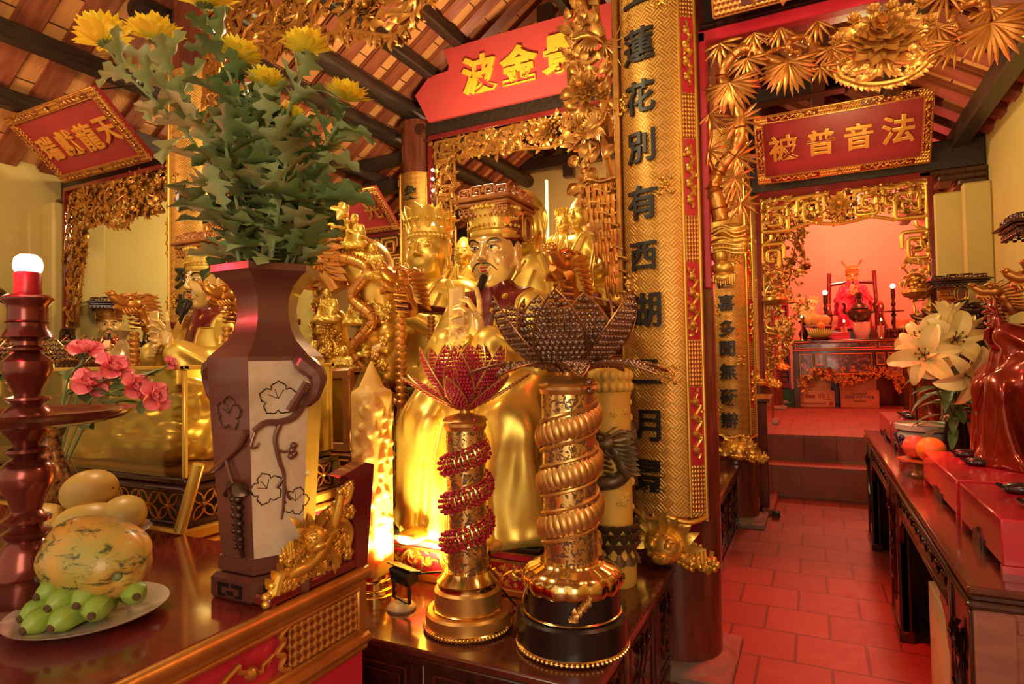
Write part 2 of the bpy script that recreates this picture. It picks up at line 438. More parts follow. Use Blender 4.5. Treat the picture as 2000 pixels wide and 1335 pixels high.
def thin_glass(name, tint=(1,.97,.85), f=.10, rough=.03, fk=.7):
    t = NT(name); out = t.n['Material Output']
    tr = t.node('ShaderNodeBsdfTransparent'); tr.inputs[0].default_value = (*tint, 1)
    gl = t.node('ShaderNodeBsdfGlossy'); gl.inputs['Roughness'].default_value = rough
    fr = t.node('ShaderNodeLayerWeight'); fr.inputs[0].default_value = .25
    fac = t.math('ADD', t.math('MULTIPLY', fr.outputs['Fresnel'], fk), f * .4)
    mx = t.node('ShaderNodeMixShader'); t.l.new(fac, mx.inputs[0]); t.l.new(tr.outputs[0], mx.inputs[1]); t.l.new(gl.outputs[0], mx.inputs[2])
    t.l.new(mx.outputs[0], out.inputs[0]); return t.m
m_['pane'] = thin_glass('clear glass pane')
m_['bottle'] = thin_glass('clear plastic', (1,.93,.75), .3, .08)
m_['cello'] = thin_glass('gold cellophane', (1,.95,.82), .0, .25, .22)
def emis(name, col, st):
    t = NT(name); t.set(col=col, emit=col, es=st, rough=.5); return t.m
m_['bulb_red'] = emis('lit red bulb', (1.0,.72,.42), 5)
m_['bulb_warm'] = emis('lit warm bulb', (1.0,.72,.35), 25)
m_['neon'] = emis('lit yellow strip', (.85,.80,.15), 5)
m_['flame'] = emis('flame', (1.0,.55,.12), 30)
def floor_mat():
    t = NT('terracotta floor tile'); v = t.map(t.coord('Object'), loc=(.265, .05, 0))
    b = t.node('ShaderNodeTexBrick', offset=.5); t.put(b.inputs['Vector'], v)
    for k, x in (('Scale', 1), ('Mortar Size', .0065), ('Mortar Smooth', .15), ('Bias', 0), ('Brick Width', .30), ('Row Height', .312)): b.inputs[k].default_value = x
    t.put(b.inputs['Color1'], (.31,.075,.048)); t.put(b.inputs['Color2'], (.23,.055,.036)); t.put(b.inputs['Mortar'], (.085,.035,.025))
    n = t.noise(v, 7, 5); t.set(col=t.mix(t.math('MULTIPLY', n, .5), b.outputs[0], (.19,.048,.034)))
    t.set(rough=t.math('ADD', .36, t.math('MULTIPLY', t.noise(v, 16, 3), .22)), spec=.5)
    t.bump(t.math('SUBTRACT', t.math('MULTIPLY', t.noise(v, 30, 3), .25), b.outputs['Fac']), .5, .004); return t.m
m_['floor'] = floor_mat()
def roof_mat():
    t = NT('orange roof tile'); v = t.coord('Object'); x, y, z = t.xyz(v)
    k = .21
    cx = t.math('SUBTRACT', t.math('FRACT', t.math('DIVIDE', x, k)), .5); cy = t.math('SUBTRACT', t.math('FRACT', t.math('DIVIDE', y, .26)), .5)
    r = t.math('SQRT', t.math('ADD', t.math('POWER', cx, 2), t.math('POWER', cy, 2)))
    ring = t.math('MULTIPLY', t.math('SINE', t.math('MULTIPLY', r, 70)), t.math('LESS_THAN', r, .34))
    edge = t.math('GREATER_THAN', t.math('ABSOLUTE', cx), .475)
    n = t.noise(t.vec(t.math('FLOOR', t.math('DIVIDE', x, k)), t.math('FLOOR', t.math('DIVIDE', y, .26))), 3.3, 0)
    c = t.mix(n, (.72,.34,.11), (.52,.20,.07)); c = t.mix(edge, c, (.10,.035,.02))
    t.set(col=c, rough=.6, spec=.3); t.bump(t.math('SUBTRACT', t.math('MULTIPLY', ring, .25), edge), .5, .006); return t.m
m_['roof'] = roof_mat()
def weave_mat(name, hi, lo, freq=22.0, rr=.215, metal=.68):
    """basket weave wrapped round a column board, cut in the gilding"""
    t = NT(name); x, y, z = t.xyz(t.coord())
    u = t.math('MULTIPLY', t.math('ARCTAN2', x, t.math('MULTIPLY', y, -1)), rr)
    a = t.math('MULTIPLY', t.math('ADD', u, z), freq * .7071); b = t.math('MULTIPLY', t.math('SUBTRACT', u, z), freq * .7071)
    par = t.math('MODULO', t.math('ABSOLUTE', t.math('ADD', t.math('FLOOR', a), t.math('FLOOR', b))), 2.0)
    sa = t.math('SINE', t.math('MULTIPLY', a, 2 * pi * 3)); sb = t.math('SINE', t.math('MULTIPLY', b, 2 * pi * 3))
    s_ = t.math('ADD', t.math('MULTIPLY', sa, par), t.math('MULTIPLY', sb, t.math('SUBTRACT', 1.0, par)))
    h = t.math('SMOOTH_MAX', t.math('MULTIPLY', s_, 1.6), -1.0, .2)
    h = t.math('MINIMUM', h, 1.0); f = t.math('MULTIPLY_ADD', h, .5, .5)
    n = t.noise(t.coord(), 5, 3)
    t.set(col=t.mix(f, lo, t.mix(n, hi, tuple(q * .82 for q in hi))), metal=metal, rough=.42); t.bump(f, .6, .003); return t.m  # dark lacquer and groove shade are both put into the lower colour
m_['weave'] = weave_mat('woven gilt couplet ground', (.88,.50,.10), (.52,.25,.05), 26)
m_['weave_fine'] = weave_mat('fine woven gilding', (.84,.46,.09), (.48,.2,.04), 44)
m_['weave_dull'] = weave_mat('dull woven gilding', (.74,.38,.075), (.38,.16,.03), 26)
def filigree_mat():
    t = NT('pierced gilt filigree'); v = t.coord(); n1 = t.noise(v, 55, 2, .5, 1.5)
    f = t.ramp(n1, [(.435, (0,0,0)), (.47, (1,1,1))]); t.set(col=t.mix(f, (.16,.07,.035), (.90,.58,.20)), metal=t.math('MULTIPLY', f, .95), rough=.25)
    t.bump(f, .8, .004); return t.m
m_['filigree'] = filigree_mat()
def marble_vase():
    t = NT('amber marble panel'); v = t.coord(); n = t.noise(v, 3.2, 6, .6, .8); n2 = t.noise(v, 9, 5, .7, 1.2)
    c = t.ramp(n, [(.30, (.34,.19,.10)), (.48, (.56,.40,.27)), (.62, (.66,.50,.36)), (.75, (.50,.30,.17))])
    t.set(col=t.mix(t.math('MULTIPLY', t.ramp(n2, [(.62, (0,0,0)), (.72, (1,1,1))]), .35), c, (.30,.14,.07)), rough=.2, coat=.3); return t.m
m_['marble_vase'] = marble_vase()
def papaya_mat():
    t = NT('ripe papaya skin'); v = t.coord(); x, y, z = t.xyz(v)
    n = t.noise(v, 7, 4); c = t.mix(t.ramp(n, [(.38, (0,0,0)), (.62, (1,1,1))]), (.80,.34,.06), (.42,.34,.07))
    c = t.mix(t.ramp(t.noise(t.map(v, (1,1,2.0)), 26, 5, .7, .6), [(.53, (0,0,0)), (.63, (1,1,1))]), c, (.06,.075,.03))
    t.set(col=c, rough=.36, coat=.15); t.bump(n, .2, .01); return t.m
m_['papaya'] = papaya_mat()
def wax_glow():
    t = NT('translucent carved wax'); v = t.coord(); n = t.noise(v, 9, 4, .6, 1)
    t.set(col=t.mix(n, (1.0,.72,.30), (.96,.56,.17)), rough=.4, sss=.5, ssss=.06, sssr=(1,.5,.15)); t.bump(t.noise(v, 26, 3, .5, 1.5), .5, .006); return t.m
m_['wax'] = wax_glow()
def lattice_mat():
    t = NT('fine diaper gilding'); x, y, z = t.xyz(t.coord()); k = 165
    a = t.math('SINE', t.math('MULTIPLY', t.math('ADD', t.math('ADD', x, y), z), k)); b = t.math('SINE', t.math('MULTIPLY', t.math('SUBTRACT', t.math('ADD', x, y), z), k))
    f = t.math('GREATER_THAN', t.math('MULTIPLY', a, b), -.1)
    t.set(col=t.mix(f, (.40,.12,.03), (.80,.42,.10)), metal=.7, rough=.35); t.bump(t.math('MULTIPLY', a, b), .6, .004); return t.m
m_['diaper'] = lattice_mat()
def mop_mat():
    t = NT('mother of pearl inlay'); v = t.coord(); n = t.noise(v, 14, 5, .65, 1)
    t.set(col=t.ramp(n, [(.40, (.05,.035,.035)), (.52, (.14,.09,.08)), (.60, (.42,.26,.20)), (.7, (.12,.08,.07))]), rough=.16, coat=.5); return t.m
m_['mop'] = mop_mat()
# ================================================================ the hall
XL, XR, XC, HS, EAVE, SLP = -5.62, 1.16, -2.28, 3.43, 2.95, .68
def zroof(x): return EAVE + SLP * (HS - abs(x - XC))
Y0, Y1, YB = -1.6, 8.45, 12.4
def structure(name, o, label=None):
    o['kind'] = 'structure'
    if label: o['label'] = label
    return o
b = MB(); b.box((XL-.2, Y0, -.12), (XR+.2, 6.6, 0)); structure('floor', b.build('floor', m_['floor'], smooth=False))
b = MB(); b.box((XL-.2, 6.6, -.12), (XR+.2, 6.98, .30)); structure('s', b.build('floor_lower_step', m_['step'], smooth=False))
b = MB(); b.box((XL-.2, 6.98, -.12), (2.5, YB, .56)); structure('s', b.build('floor_platform', m_['floor'], smooth=False))
# grout lines of the two risers
for nm, y, z0, z1, off in (('trim_1', 6.6, .0, .30, 0), ('trim_2', 6.98, .30, .56, .15)):
    b = MB()
    for k in range(6):
        x = -.45 + off + .31 * k; b.box((x - .004, y - .003, z0 + .01), (x + .004, y + .004, z1 - .03))
    b.box((-.6, y - .004, z1 - .028), (XR, y + .004, z1 - .020)); b.box((-.6, y - .004, z0), (XR, y + .002, z0 + .012))
    structure('t', b.build(nm, m_['stone'], smooth=False))
b = MB(); b.box((XL-.2, Y0, -.1), (XL, Y1, zroof(XL)+.05)); structure('w', b.build('wall_left', m_['wall'], smooth=False))
b = MB(); b.box((XR, Y0, -.1), (XR+.2, Y1, zroof(XR)+.05)); structure('w', b.build('wall_right', m_['wall'], smooth=False))
for nm, lo, hi, mm in (('wall_back', (-1.1, YB, 0), (2.5, YB + .2, 4.7), 'wall_far'), ('wall_niche_left', (-1.1, Y1 + .1, 0), (-.98, YB, 4.7), 'wall_far'), ('wall_niche_right', (2.3, Y1 + .1, 0), (2.5, YB, 4.7), 'wall_far'),
                     ('wall_niche_front_right', (XR, Y1 - .02, 0), (2.5, Y1 + .1, 4.7), 'wall_far'), ('wall_niche_header', (-1.1, Y1 - .02, 3.30), (XR, Y1 + .1, 4.7), 'wall_far'), ('ceiling_niche', (-1.1, Y1, 4.6), (2.5, YB, 4.7), 'wall_far')):
    structure('w', MB().box(lo, hi).build(nm, m_[mm], smooth=False))
b = MB(); b.prism([(XL, -.1), (-1.1, -.1), (-1.1, zroof(-1.1)), (XC, zroof(XC)), (XL, zroof(XL))], (0, Y1, 0), (1,0,0), (0,0,1), -.2); structure('w', b.build('wall_back_hall', m_['wall'], smooth=False))
# pilasters
for nm, x0, x1, y0, y1, z1 in (('wall_right_pilaster', .825, XR, 5.36, 5.62, 2.56), ('wall_right_pilaster_edge', .99, XR, 5.30, 5.36, 2.60),
                               ('wall_left_pilaster', XL, -5.31, 2.80, 3.05, 2.70), ('wall_left_pilaster_edge', XL, -5.45, 2.72, 2.80, 2.74),
                               ('wall_left_second_pilaster', XL, -5.31, 5.40, 5.62, 2.70)):
    b = MB(); b.box((x0, y0, -.05), (x1, y1, z1), .012); structure('w', b.build(nm, m_['wall'], smooth=False))
# roof: two slopes of tile seen from below, planks along the slope, beams along the hall
L = HS + .25; SL = sqrt(1 + SLP * SLP)
for side, nm in ((-1, 'ceiling_left'), (1, 'ceiling_right')):
    ang = atan2(SLP, 1) * side
    o = MB().box((-.0, 0, .03), (L * SL, Y1 - Y0, .09)).build(nm, m_['roof'], smooth=False)
    if side < 0: o.rotation_euler = (0, pi - (-ang) , 0); o.rotation_euler = (0, -(pi - atan2(SLP, 1)), 0)
    else: o.rotation_euler = (0, atan2(SLP, 1), 0)
    o.location = (XC, Y0, zroof(XC) + (.0 if side > 0 else .0)); structure('c', o)
    if side < 0:      # mirror by geometry so the underside stays below
        o.rotation_euler = (0, 0, 0); o.data.transform(Matrix.Rotation(atan2(SLP, 1), 4, 'Y')); o.data.transform(Matrix.Scale(-1, 4, (1, 0, 0))); o.data.flip_normals()
    else:
        o.rotation_euler = (0, 0, 0); o.data.transform(Matrix.Rotation(atan2(SLP, 1), 4, 'Y'))
    k = 0; y = .35
    first = None
    while y < Y1 - Y0:
        if first is None:
            r = MB(); w = .075
            r.box((0, -w, -.012), (L * SL, w, .03)); r.box((0, -w - .014, .008), (L * SL, -w, .03)); r.box((0, w, .008), (L * SL, w + .014, .03))
            first = r.build('rafter_plank', m_['rafter'], o, smooth=False)
            first.data.transform(Matrix.Rotation(atan2(SLP, 1), 4, 'Y'))
            if side < 0: first.data.transform(Matrix.Scale(-1, 4, (1, 0, 0))); first.data.flip_normals()
            first.location = (0, y, 0)
        else:
            c = first.copy(); COL.objects.link(c); c.location = (0, y, 0)
        y += .31
def beam(name, lo, hi, mt='beam', bev=.012, label=None):
    return structure('b', MB().box(lo, hi, bev).build(name, m_[mt], smooth=True, ang=30), label)
for i, x in enumerate((-5.05, -4.63, -3.47, -3.12, -2.28, -1.55, -1.1, -.45, .1, .55, 1.0)):
    z = zroof(x) - .03
    beam('roof_beam', (x - .055, Y0, z - .13), (x + .055, Y1, z - .005))
def log(name, x, z, r, y0=2.6, y1=Y1):
    b = MB(); b.lathe([(r, 0), (r, y1 - y0)], 20, (x, y0, z), (0, 1, 0)); return structure('l', b.build(name, m_['beam']))
log('roof_log_beam', -3.86, 4.13, .10); log('roof_log_beam', -4.19, 3.93, .09); log('roof_log_beam', -.74, 4.05, .10); log('roof_log_beam', -.40, 3.86, .09)
# cross beams carried by the columns: lower tie beams and struts above them
for y, rows in ((2.95, ((XL, -3.9, 2.80, 2.96), (-.6, XR, 2.91, 3.07))), (5.50, ((XL, -3.9, 2.80, 2.98), (-.62, XR, 2.735, 2.96), (-3.85, -.6, 3.78, 3.98)))):
    for x0, x1, z0, z1 in rows:
        beam('tie_beam', (x0, y - .09, z0), (x1, y + .09, z1))
        beam('tie_beam_lip', (x0, y - .12, z0 - .035), (x1, y + .12, z0), 'wood')
for y in (5.50, 8.1):
    for x0, x1, z0, z1 in ((-.60, .95, 3.20, 3.36), (-3.8, -.7, 4.15, 4.32), (-5.2, -3.8, 3.3, 3.44), (-.5, .3, 3.5, 3.62), (-4.7, -3.9, 3.6, 3.72)):
        beam('truss_beam', (x0, y - .07, z0), (x1, y + .07, z1))
    for x, z0, z1 in ((.0, 2.96, 3.30), (.42, 2.96, 3.22), (-4.6, 2.98, 3.4), (-2.28, 3.98, 4.9), (-1.5, 3.98, 4.4), (-3.05, 3.98, 4.4)):
        beam('truss_post', (x - .08, y - .06, z0), (x + .08, y + .06, z1))
# brackets (stepped corbels) under the beam ends at the walls and at the centre bay
for x, y, sx, z in ((XR, 5.50, -1, 2.735), (XL, 2.95, 1, 2.80), (XL, 5.5, 1, 2.8)):
    b = MB()
    for k in range(3): b.box((min(x, x + sx*(.42 - .12*k)), y - .13, z - .045*(k+1)), (max(x, x + sx*(.42 - .12*k)), y + .13, z - .045*k), .01)
    structure('b', b.build('beam_bracket', m_['wood'], smooth=False))
for sx, x in ((1, -3.72), (-1, -.78)):
    b = MB()
    for k in range(5):
        b.lathe([(.15 - .03*k, 0), (.15 - .03*k, .07)], 20, (x + sx * .08, 5.46 - .035, 3.70 - .015 * k), (0, 1, 0))
    b.lathe([(.05, 0), (.06, .02), (.05, .04)], 14, (x + sx * .05, 5.30, 3.86), (0, 1, 0))
    structure('b', b.build('beam_scroll_bracket', m_['wood']))
# ================================================================ carving tools
class Pl:
    """a working plane: origin, two in-plane axes, outward normal"""
    def __init__(s, o, ax=(1,0,0), ay=(0,0,1), nz=None):
        s.o = np.asarray(o, float); s.ax = vnorm(ax); s.ay = vnorm(ay); s.nz = vnorm(np.cross(s.ax, s.ay)) if nz is None else vnorm(nz)
    def __call__(s, u, v, w=0.0): return s.o + s.ax*u + s.ay*v + s.nz*w
    def d(s, a, t=0.0): return vnorm(s.ax*cos(a) + s.ay*sin(a) + s.nz*t)
class Cy:
    """the same on a cylinder of radius r about z, facing -Y; u is arc length"""
    def __init__(s, r): s.r = r
    def __call__(s, u, v, w=0.0):
        a = u / s.r; return np.array([(s.r + w) * sin(a), -(s.r + w) * cos(a), v])
    def at(s, u):
        a = u / s.r; return Pl((0,0,0), (cos(a), sin(a), 0), (0,0,1), (sin(a), -cos(a), 0))
def leaf(mb, p, P, a, L, W, r, up=.25, cup=.35):
    mb.petal(P(*p), P.d(a, up), P.nz, L, W, curl=r.uniform(-1.1, -.1), cup=cup, nu=4, nv=2, rid=.25, tip=.8)
def acanthus(mb, p, P, a, L, W, r):
    for k in (-1, 0, 1): leaf(mb, p, P, a + k * .55, L * (1 if k == 0 else .68), W * .62, r, .3)
def rosette(mb, p, P, R, layers=3, n=8, r=RNG, dome=.5):
    for l in range(layers):
        q = 1 - l / (layers + .35); m = max(4, int(n * (.55 + .45 * q)))
        for k in range(m):
            a = 2*pi*(k + .5 * (l % 2)) / m + r.uniform(-.08, .08)
            mb.petal(P(p[0], p[1], p[2] + R * .12 * l), P.d(a, .10 + dome * .4 * l), P.nz, R * q, R * q * 5.4 / m, curl=.35 + .12 * l, cup=.5, nu=4, nv=3, tip=1.3)
    mb.ell(P(p[0], p[1], p[2] + R * .16 * layers), R * .2, 8, 6)
def fan(mb, p, P, a0, L, n=9, spread=2.6, r=RNG, W=None):
    W = W or L * .155
    for k in range(n):
        a = a0 + spread * ((k + .5) / n - .5) + r.uniform(-.05, .05); q = 1 - .28 * abs((k + .5) / n - .5) * 2 * r.uniform(.7, 1.1)
        mb.petal(P(p[0], p[1], p[2] + r.uniform(0, .012)), P.d(a, .22), P.nz, L * q, W * r.uniform(.8, 1.1), curl=-.75, cup=-.45, nu=5, nv=2, tip=.75, shape=lambda t: max(.03, (.25 + 2.4 * t) * (1 - t) ** .8 * .9), thick=.004)
def vine(mb, p0, a0, L, P, r, rad=.009, turn=6.0, inside=None, leafL=.05, step=.02, leaves=True):
    u, v = p0; a = a0; w = r.uniform(-.02, .02); k = r.uniform(-turn, turn); pts = []; n = int(L / step)
    for i in range(n):
        pts.append(P(u, v, w + .012 * sin(i * .6)))
        if r.random() < .12: k = r.uniform(-turn, turn)
        a += k * step; nu_, nv_ = u + cos(a) * step, v + sin(a) * step
        if inside and not inside(nu_, nv_):
            a += 1.2; nu_, nv_ = u + cos(a) * step, v + sin(a) * step
            if not inside(nu_, nv_): break
        u, v = nu_, nv_
        if leaves and i % 3 == 1:
            s = r.choice((-1, 1)); leaf(mb, (u, v, w), P, a + s * r.uniform(.5, 1.2), leafL * r.uniform(.7, 1.3), leafL * .55, r)
    if len(pts) > 2: mb.tube(pts, [rad * (1 - .5 * i / len(pts)) for i in range(len(pts))], 6)
def in_poly(poly):
    n = len(poly)
    def f(x, y):
        c = False; j = n - 1
        for i in range(n):
            xi, yi = poly[i]; xj, yj = poly[j]
            if (yi > y) != (yj > y) and x < (xj - xi) * (y - yi) / (yj - yi) + xi: c = not c
            j = i
        return c
    return f
def carve(mb, P, poly, seed, n_v=20, n_l=200, n_f=8, s=1.0, fl=.045, depth=.03):
    """pierced leaf-and-flower carving that fills a polygon of the plane"""
    r = random.Random(seed); ins = in_poly(poly); xs = [p[0] for p in poly]; ys = [p[1] for p in poly]
    def pt():
        for _ in range(400):
            x, y = r.uniform(min(xs), max(xs)), r.uniform(min(ys), max(ys))
            if ins(x, y): return x, y
        return poly[0]
    for _ in range(n_v): vine(mb, pt(), r.uniform(0, 6.28), r.uniform(.2, .5) * s, P, r, .010 * s, 14 / s, ins, .05 * s)
    for _ in range(n_l):
        x, y = pt(); (acanthus if r.random() < .35 else leaf)(mb, (x, y, r.uniform(-depth, depth)), P, r.uniform(0, 6.28), .06 * s * r.uniform(.6, 1.3), .035 * s, r)
    for _ in range(n_f):
        x, y = pt(); rosette(mb, (x, y, depth * r.uniform(.2, 1)), P, fl * r.uniform(.6, 1.1), 3, 7, r)
    return mb
def fillet(P, r, k=4, closed=False):
    P = [np.asarray(p, float) for p in P]; out = []; n = len(P)
    for i in range(n):
        if not closed and i in (0, n - 1): out.append(P[i]); continue
        a, b, c = P[i-1], P[i], P[(i+1) % n]; la, lc = np.linalg.norm(a-b), np.linalg.norm(c-b); q = min(r, la*.49, lc*.49)
        s_, e = b + (a-b)/la*q, b + (c-b)/lc*q
        for j in range(k + 1):
            t = j / k; out.append(s_*(1-t)**2 + b*2*t*(1-t) + e*t*t)
    if closed: out.append(out[0])
    return out
def meander(mb, P, cx, cz, w, h, rad, flip=1, vflip=1, w0=0.0, start=None, grooves=True):
    """one square-cornered spiral scroll"""
    x, z = w/2, h/2; q = [( x,-z*.2),( x, z),(-x, z),(-x,-z),( x*.55,-z),( x*.55, z*.5),(-x*.5, z*.5),(-x*.5,-z*.42),( x*.1,-z*.42)]
    pts = [P(cx + flip*a, cz + vflip*b, w0) for a, b in q]
    if start is not None: pts = [P(*s_, w0) for s_ in start] + pts
    mb.tube(fillet(pts, min(w, h)*.16), rad, 8)
    if grooves: mb.tube([p + P.nz * rad * .8 for p in fillet(pts, min(w, h)*.16)], rad * .35, 6)
def squiggle(mb, P, u0, u1, v0, seed, amp=.02, rad=.006, n=None, w=.004, lead=True):
    """a ribbon-cloud scroll along u"""
    r = random.Random(seed); L = u1 - u0; n = n or max(2, int(abs(L) / (amp * 2.6)))
    pts = []
    for i in range(n * 8 + 1):
        t = i / (n * 8); pts.append(P(u0 + L*t + amp*.55*sin(2*pi*t*n*2), v0 + amp*sin(2*pi*t*n + .4) * (1 - .5*abs(2*t-1)**4), w))
    mb.tube(pts, [rad * (.55 + .45 * sin(pi * i / (len(pts)-1))) for i in range(len(pts))], 6)
    if lead:
        for i in range(4, len(pts) - 1, 8):
            mb.ell(pts[i], (rad*1.9, rad*1.9, rad*1.9), 7, 5)
def cloudlet(mb, P, p, R, r=RNG):
    for k in range(5):
        a = 2*pi*k/5; mb.ell(P(p[0] + R*.6*cos(a), p[1] + R*.6*sin(a), p[2]), R*.48, 8, 5)
    sp = [P(p[0] + R*.5*(1-t/14)*cos(t*.8), p[1] + R*.5*(1-t/14)*sin(t*.8), p[2] + R*.45) for t in range(14)]
    mb.tube(sp, R*.12, 5)
def mask_of_lion(mb, P, c, R, seed, side=1):
    """flame-maned lion or dragon-fish face"""
    r = random.Random(seed); u, v, w = c
    mb.ell(P(u, v, w + R*.1), (R*.62, R*.5, R*.55), 14, 10)
    mb.ell(P(u - side*R*.0, v - R*.25, w + R*.45), (R*.32, R*.3, R*.22), 12, 8)      # muzzle
    for s_ in (-1, 1):
        mb.ell(P(u + s_*R*.24, v + R*.12, w + R*.5), R*.14, 9, 7); mb.ell(P(u + s_*R*.24, v + R*.26, w + R*.45), (R*.2, R*.1, R*.08), 8, 6)
        mb.ell(P(u + s_*R*.1, v - R*.2, w + R*.72), R*.085, 7, 5)
    for k in range(11):
        mb.ell(P(u + R*.4*cos(k*.62), v + R*.36*sin(k*.62), w + R*.42), R*.1, 7, 5)
    for k in range(22):
        a = pi*.02 + pi*1.02*k/21 + r.uniform(-.06, .06); mb.petal(P(u + R*.5*cos(a), v + R*.4*sin(a), w + r.uniform(-.01, .02)), P.d(a, .2), P.nz, R*r.uniform(.5, .8), R*.30, curl=r.uniform(-.9, .6), cup=.5, nu=6, nv=2, tip=.8, rid=.3)
    for k in range(7): mb.tube(catmull([P(u + R*(.45+.12*k)*side, v - R*.15*sin(k), w), P(u + R*(.6+.12*k)*side, v - R*(.3+.05*k), w+R*.2), P(u + R*(.8+.1*k)*side, v - R*.1*(k % 3), w)], 5), R*.07, 6)
    for k in range(5):
        cloudlet(mb, P, (u + side*R*(.55 + .22*k), v - R*(.35 + .1*(k % 2)), w + R*.1), R*.22, r)
def bird(mb, P, c, S, a, r=RNG):
    """phoenix: body, neck, spread wings, streaming tail"""
    u, v, w = c; d = (cos(a), sin(a)); nrm = (-sin(a), cos(a))
    q = lambda x, y, z=0: P(u + S*(d[0]*x + nrm[0]*y), v + S*(d[1]*x + nrm[1]*y), w + S*z)
    mb.tube([q(-.45, 0, .1), q(-.15, -.05, .2), q(.2, 0, .22), q(.45, .12, .2), q(.6, .3, .2), q(.72, .34, .2)], [S*.06, S*.17, S*.18, S*.1, S*.075, S*.05], 9)
    mb.ell(q(.76, .36, .2), S*.09, 9, 7); mb.petal(q(.82, .36, .2), q(1, .3, .2) - q(.82, .36, .2), P.nz, S*.18, S*.07, nu=3, nv=2)
    for s_ in (-1, 1):
        for k in range(7):
            aa = a + s_*(1.2 + .2*k); mb.petal(q(.1 - .05*k, s_*.08, .3), P.d(aa, .25), P.nz, S*(.62 - .04*k), S*.16, curl=-.4, cup=.4, nu=4, nv=2, tip=.8, rid=.3)
    for k in range(6):
        b0 = a + pi + (k - 2.5) * .22
        pts = [q(-.4, 0, .1)] + [P(u + S*(-.4*d[0] + (.3*j)*cos(b0 + .25*j*(k-2.5)/2.5)), v + S*(-.4*d[1] + (.3*j)*sin(b0 + .25*j*(k-2.5)/2.5)), w + S*.05) for j in range(1, 5)]
        mb.tube(catmull(pts, 4), [S*.05*(1.1 - t/17) for t in range(len(catmull(pts, 4)))], 6)
# ================================================================ columns and couplet boards
def column(x, y, z1, r, label, z0=0.0):
    t = thing('column', label, 'column', (x, y, z0), kind='structure')
    MB().lathe([(r*.97, .06), (r, .5), (r, z1 - z0)], 40).build('shaft', m_['column'], t)
    b = MB(); b.box((-r*1.28, -r*1.28, 0), (r*1.28, r*1.28, .035), .006); b.lathe([(r*1.3, .035), (r*1.22, .05), (r*1.05, .065)], 32)
    b.build('stone_base', m_['stone'], t); return t
column(-.60, 2.92, 4.0, .20, 'near round lacquered column behind the long couplet board by the aisle')
column(-.62, 5.50, 4.0, .185, 'second round column along the aisle, dark below its couplet board')
column(-.62, 8.1, 3.8, .175, 'third round column along the aisle, standing up on the platform', .56)
column(-.60, 10.2, 4.0, .17, 'farthest round column along the aisle beside the far altar', .56)
column(-3.90, 2.92, 4.0, .20, 'round column on the far side of the golden kings, behind the leaves')
column(-3.83, 5.50, 4.0, .185, 'round column in the rear row left of the string of bulbs')
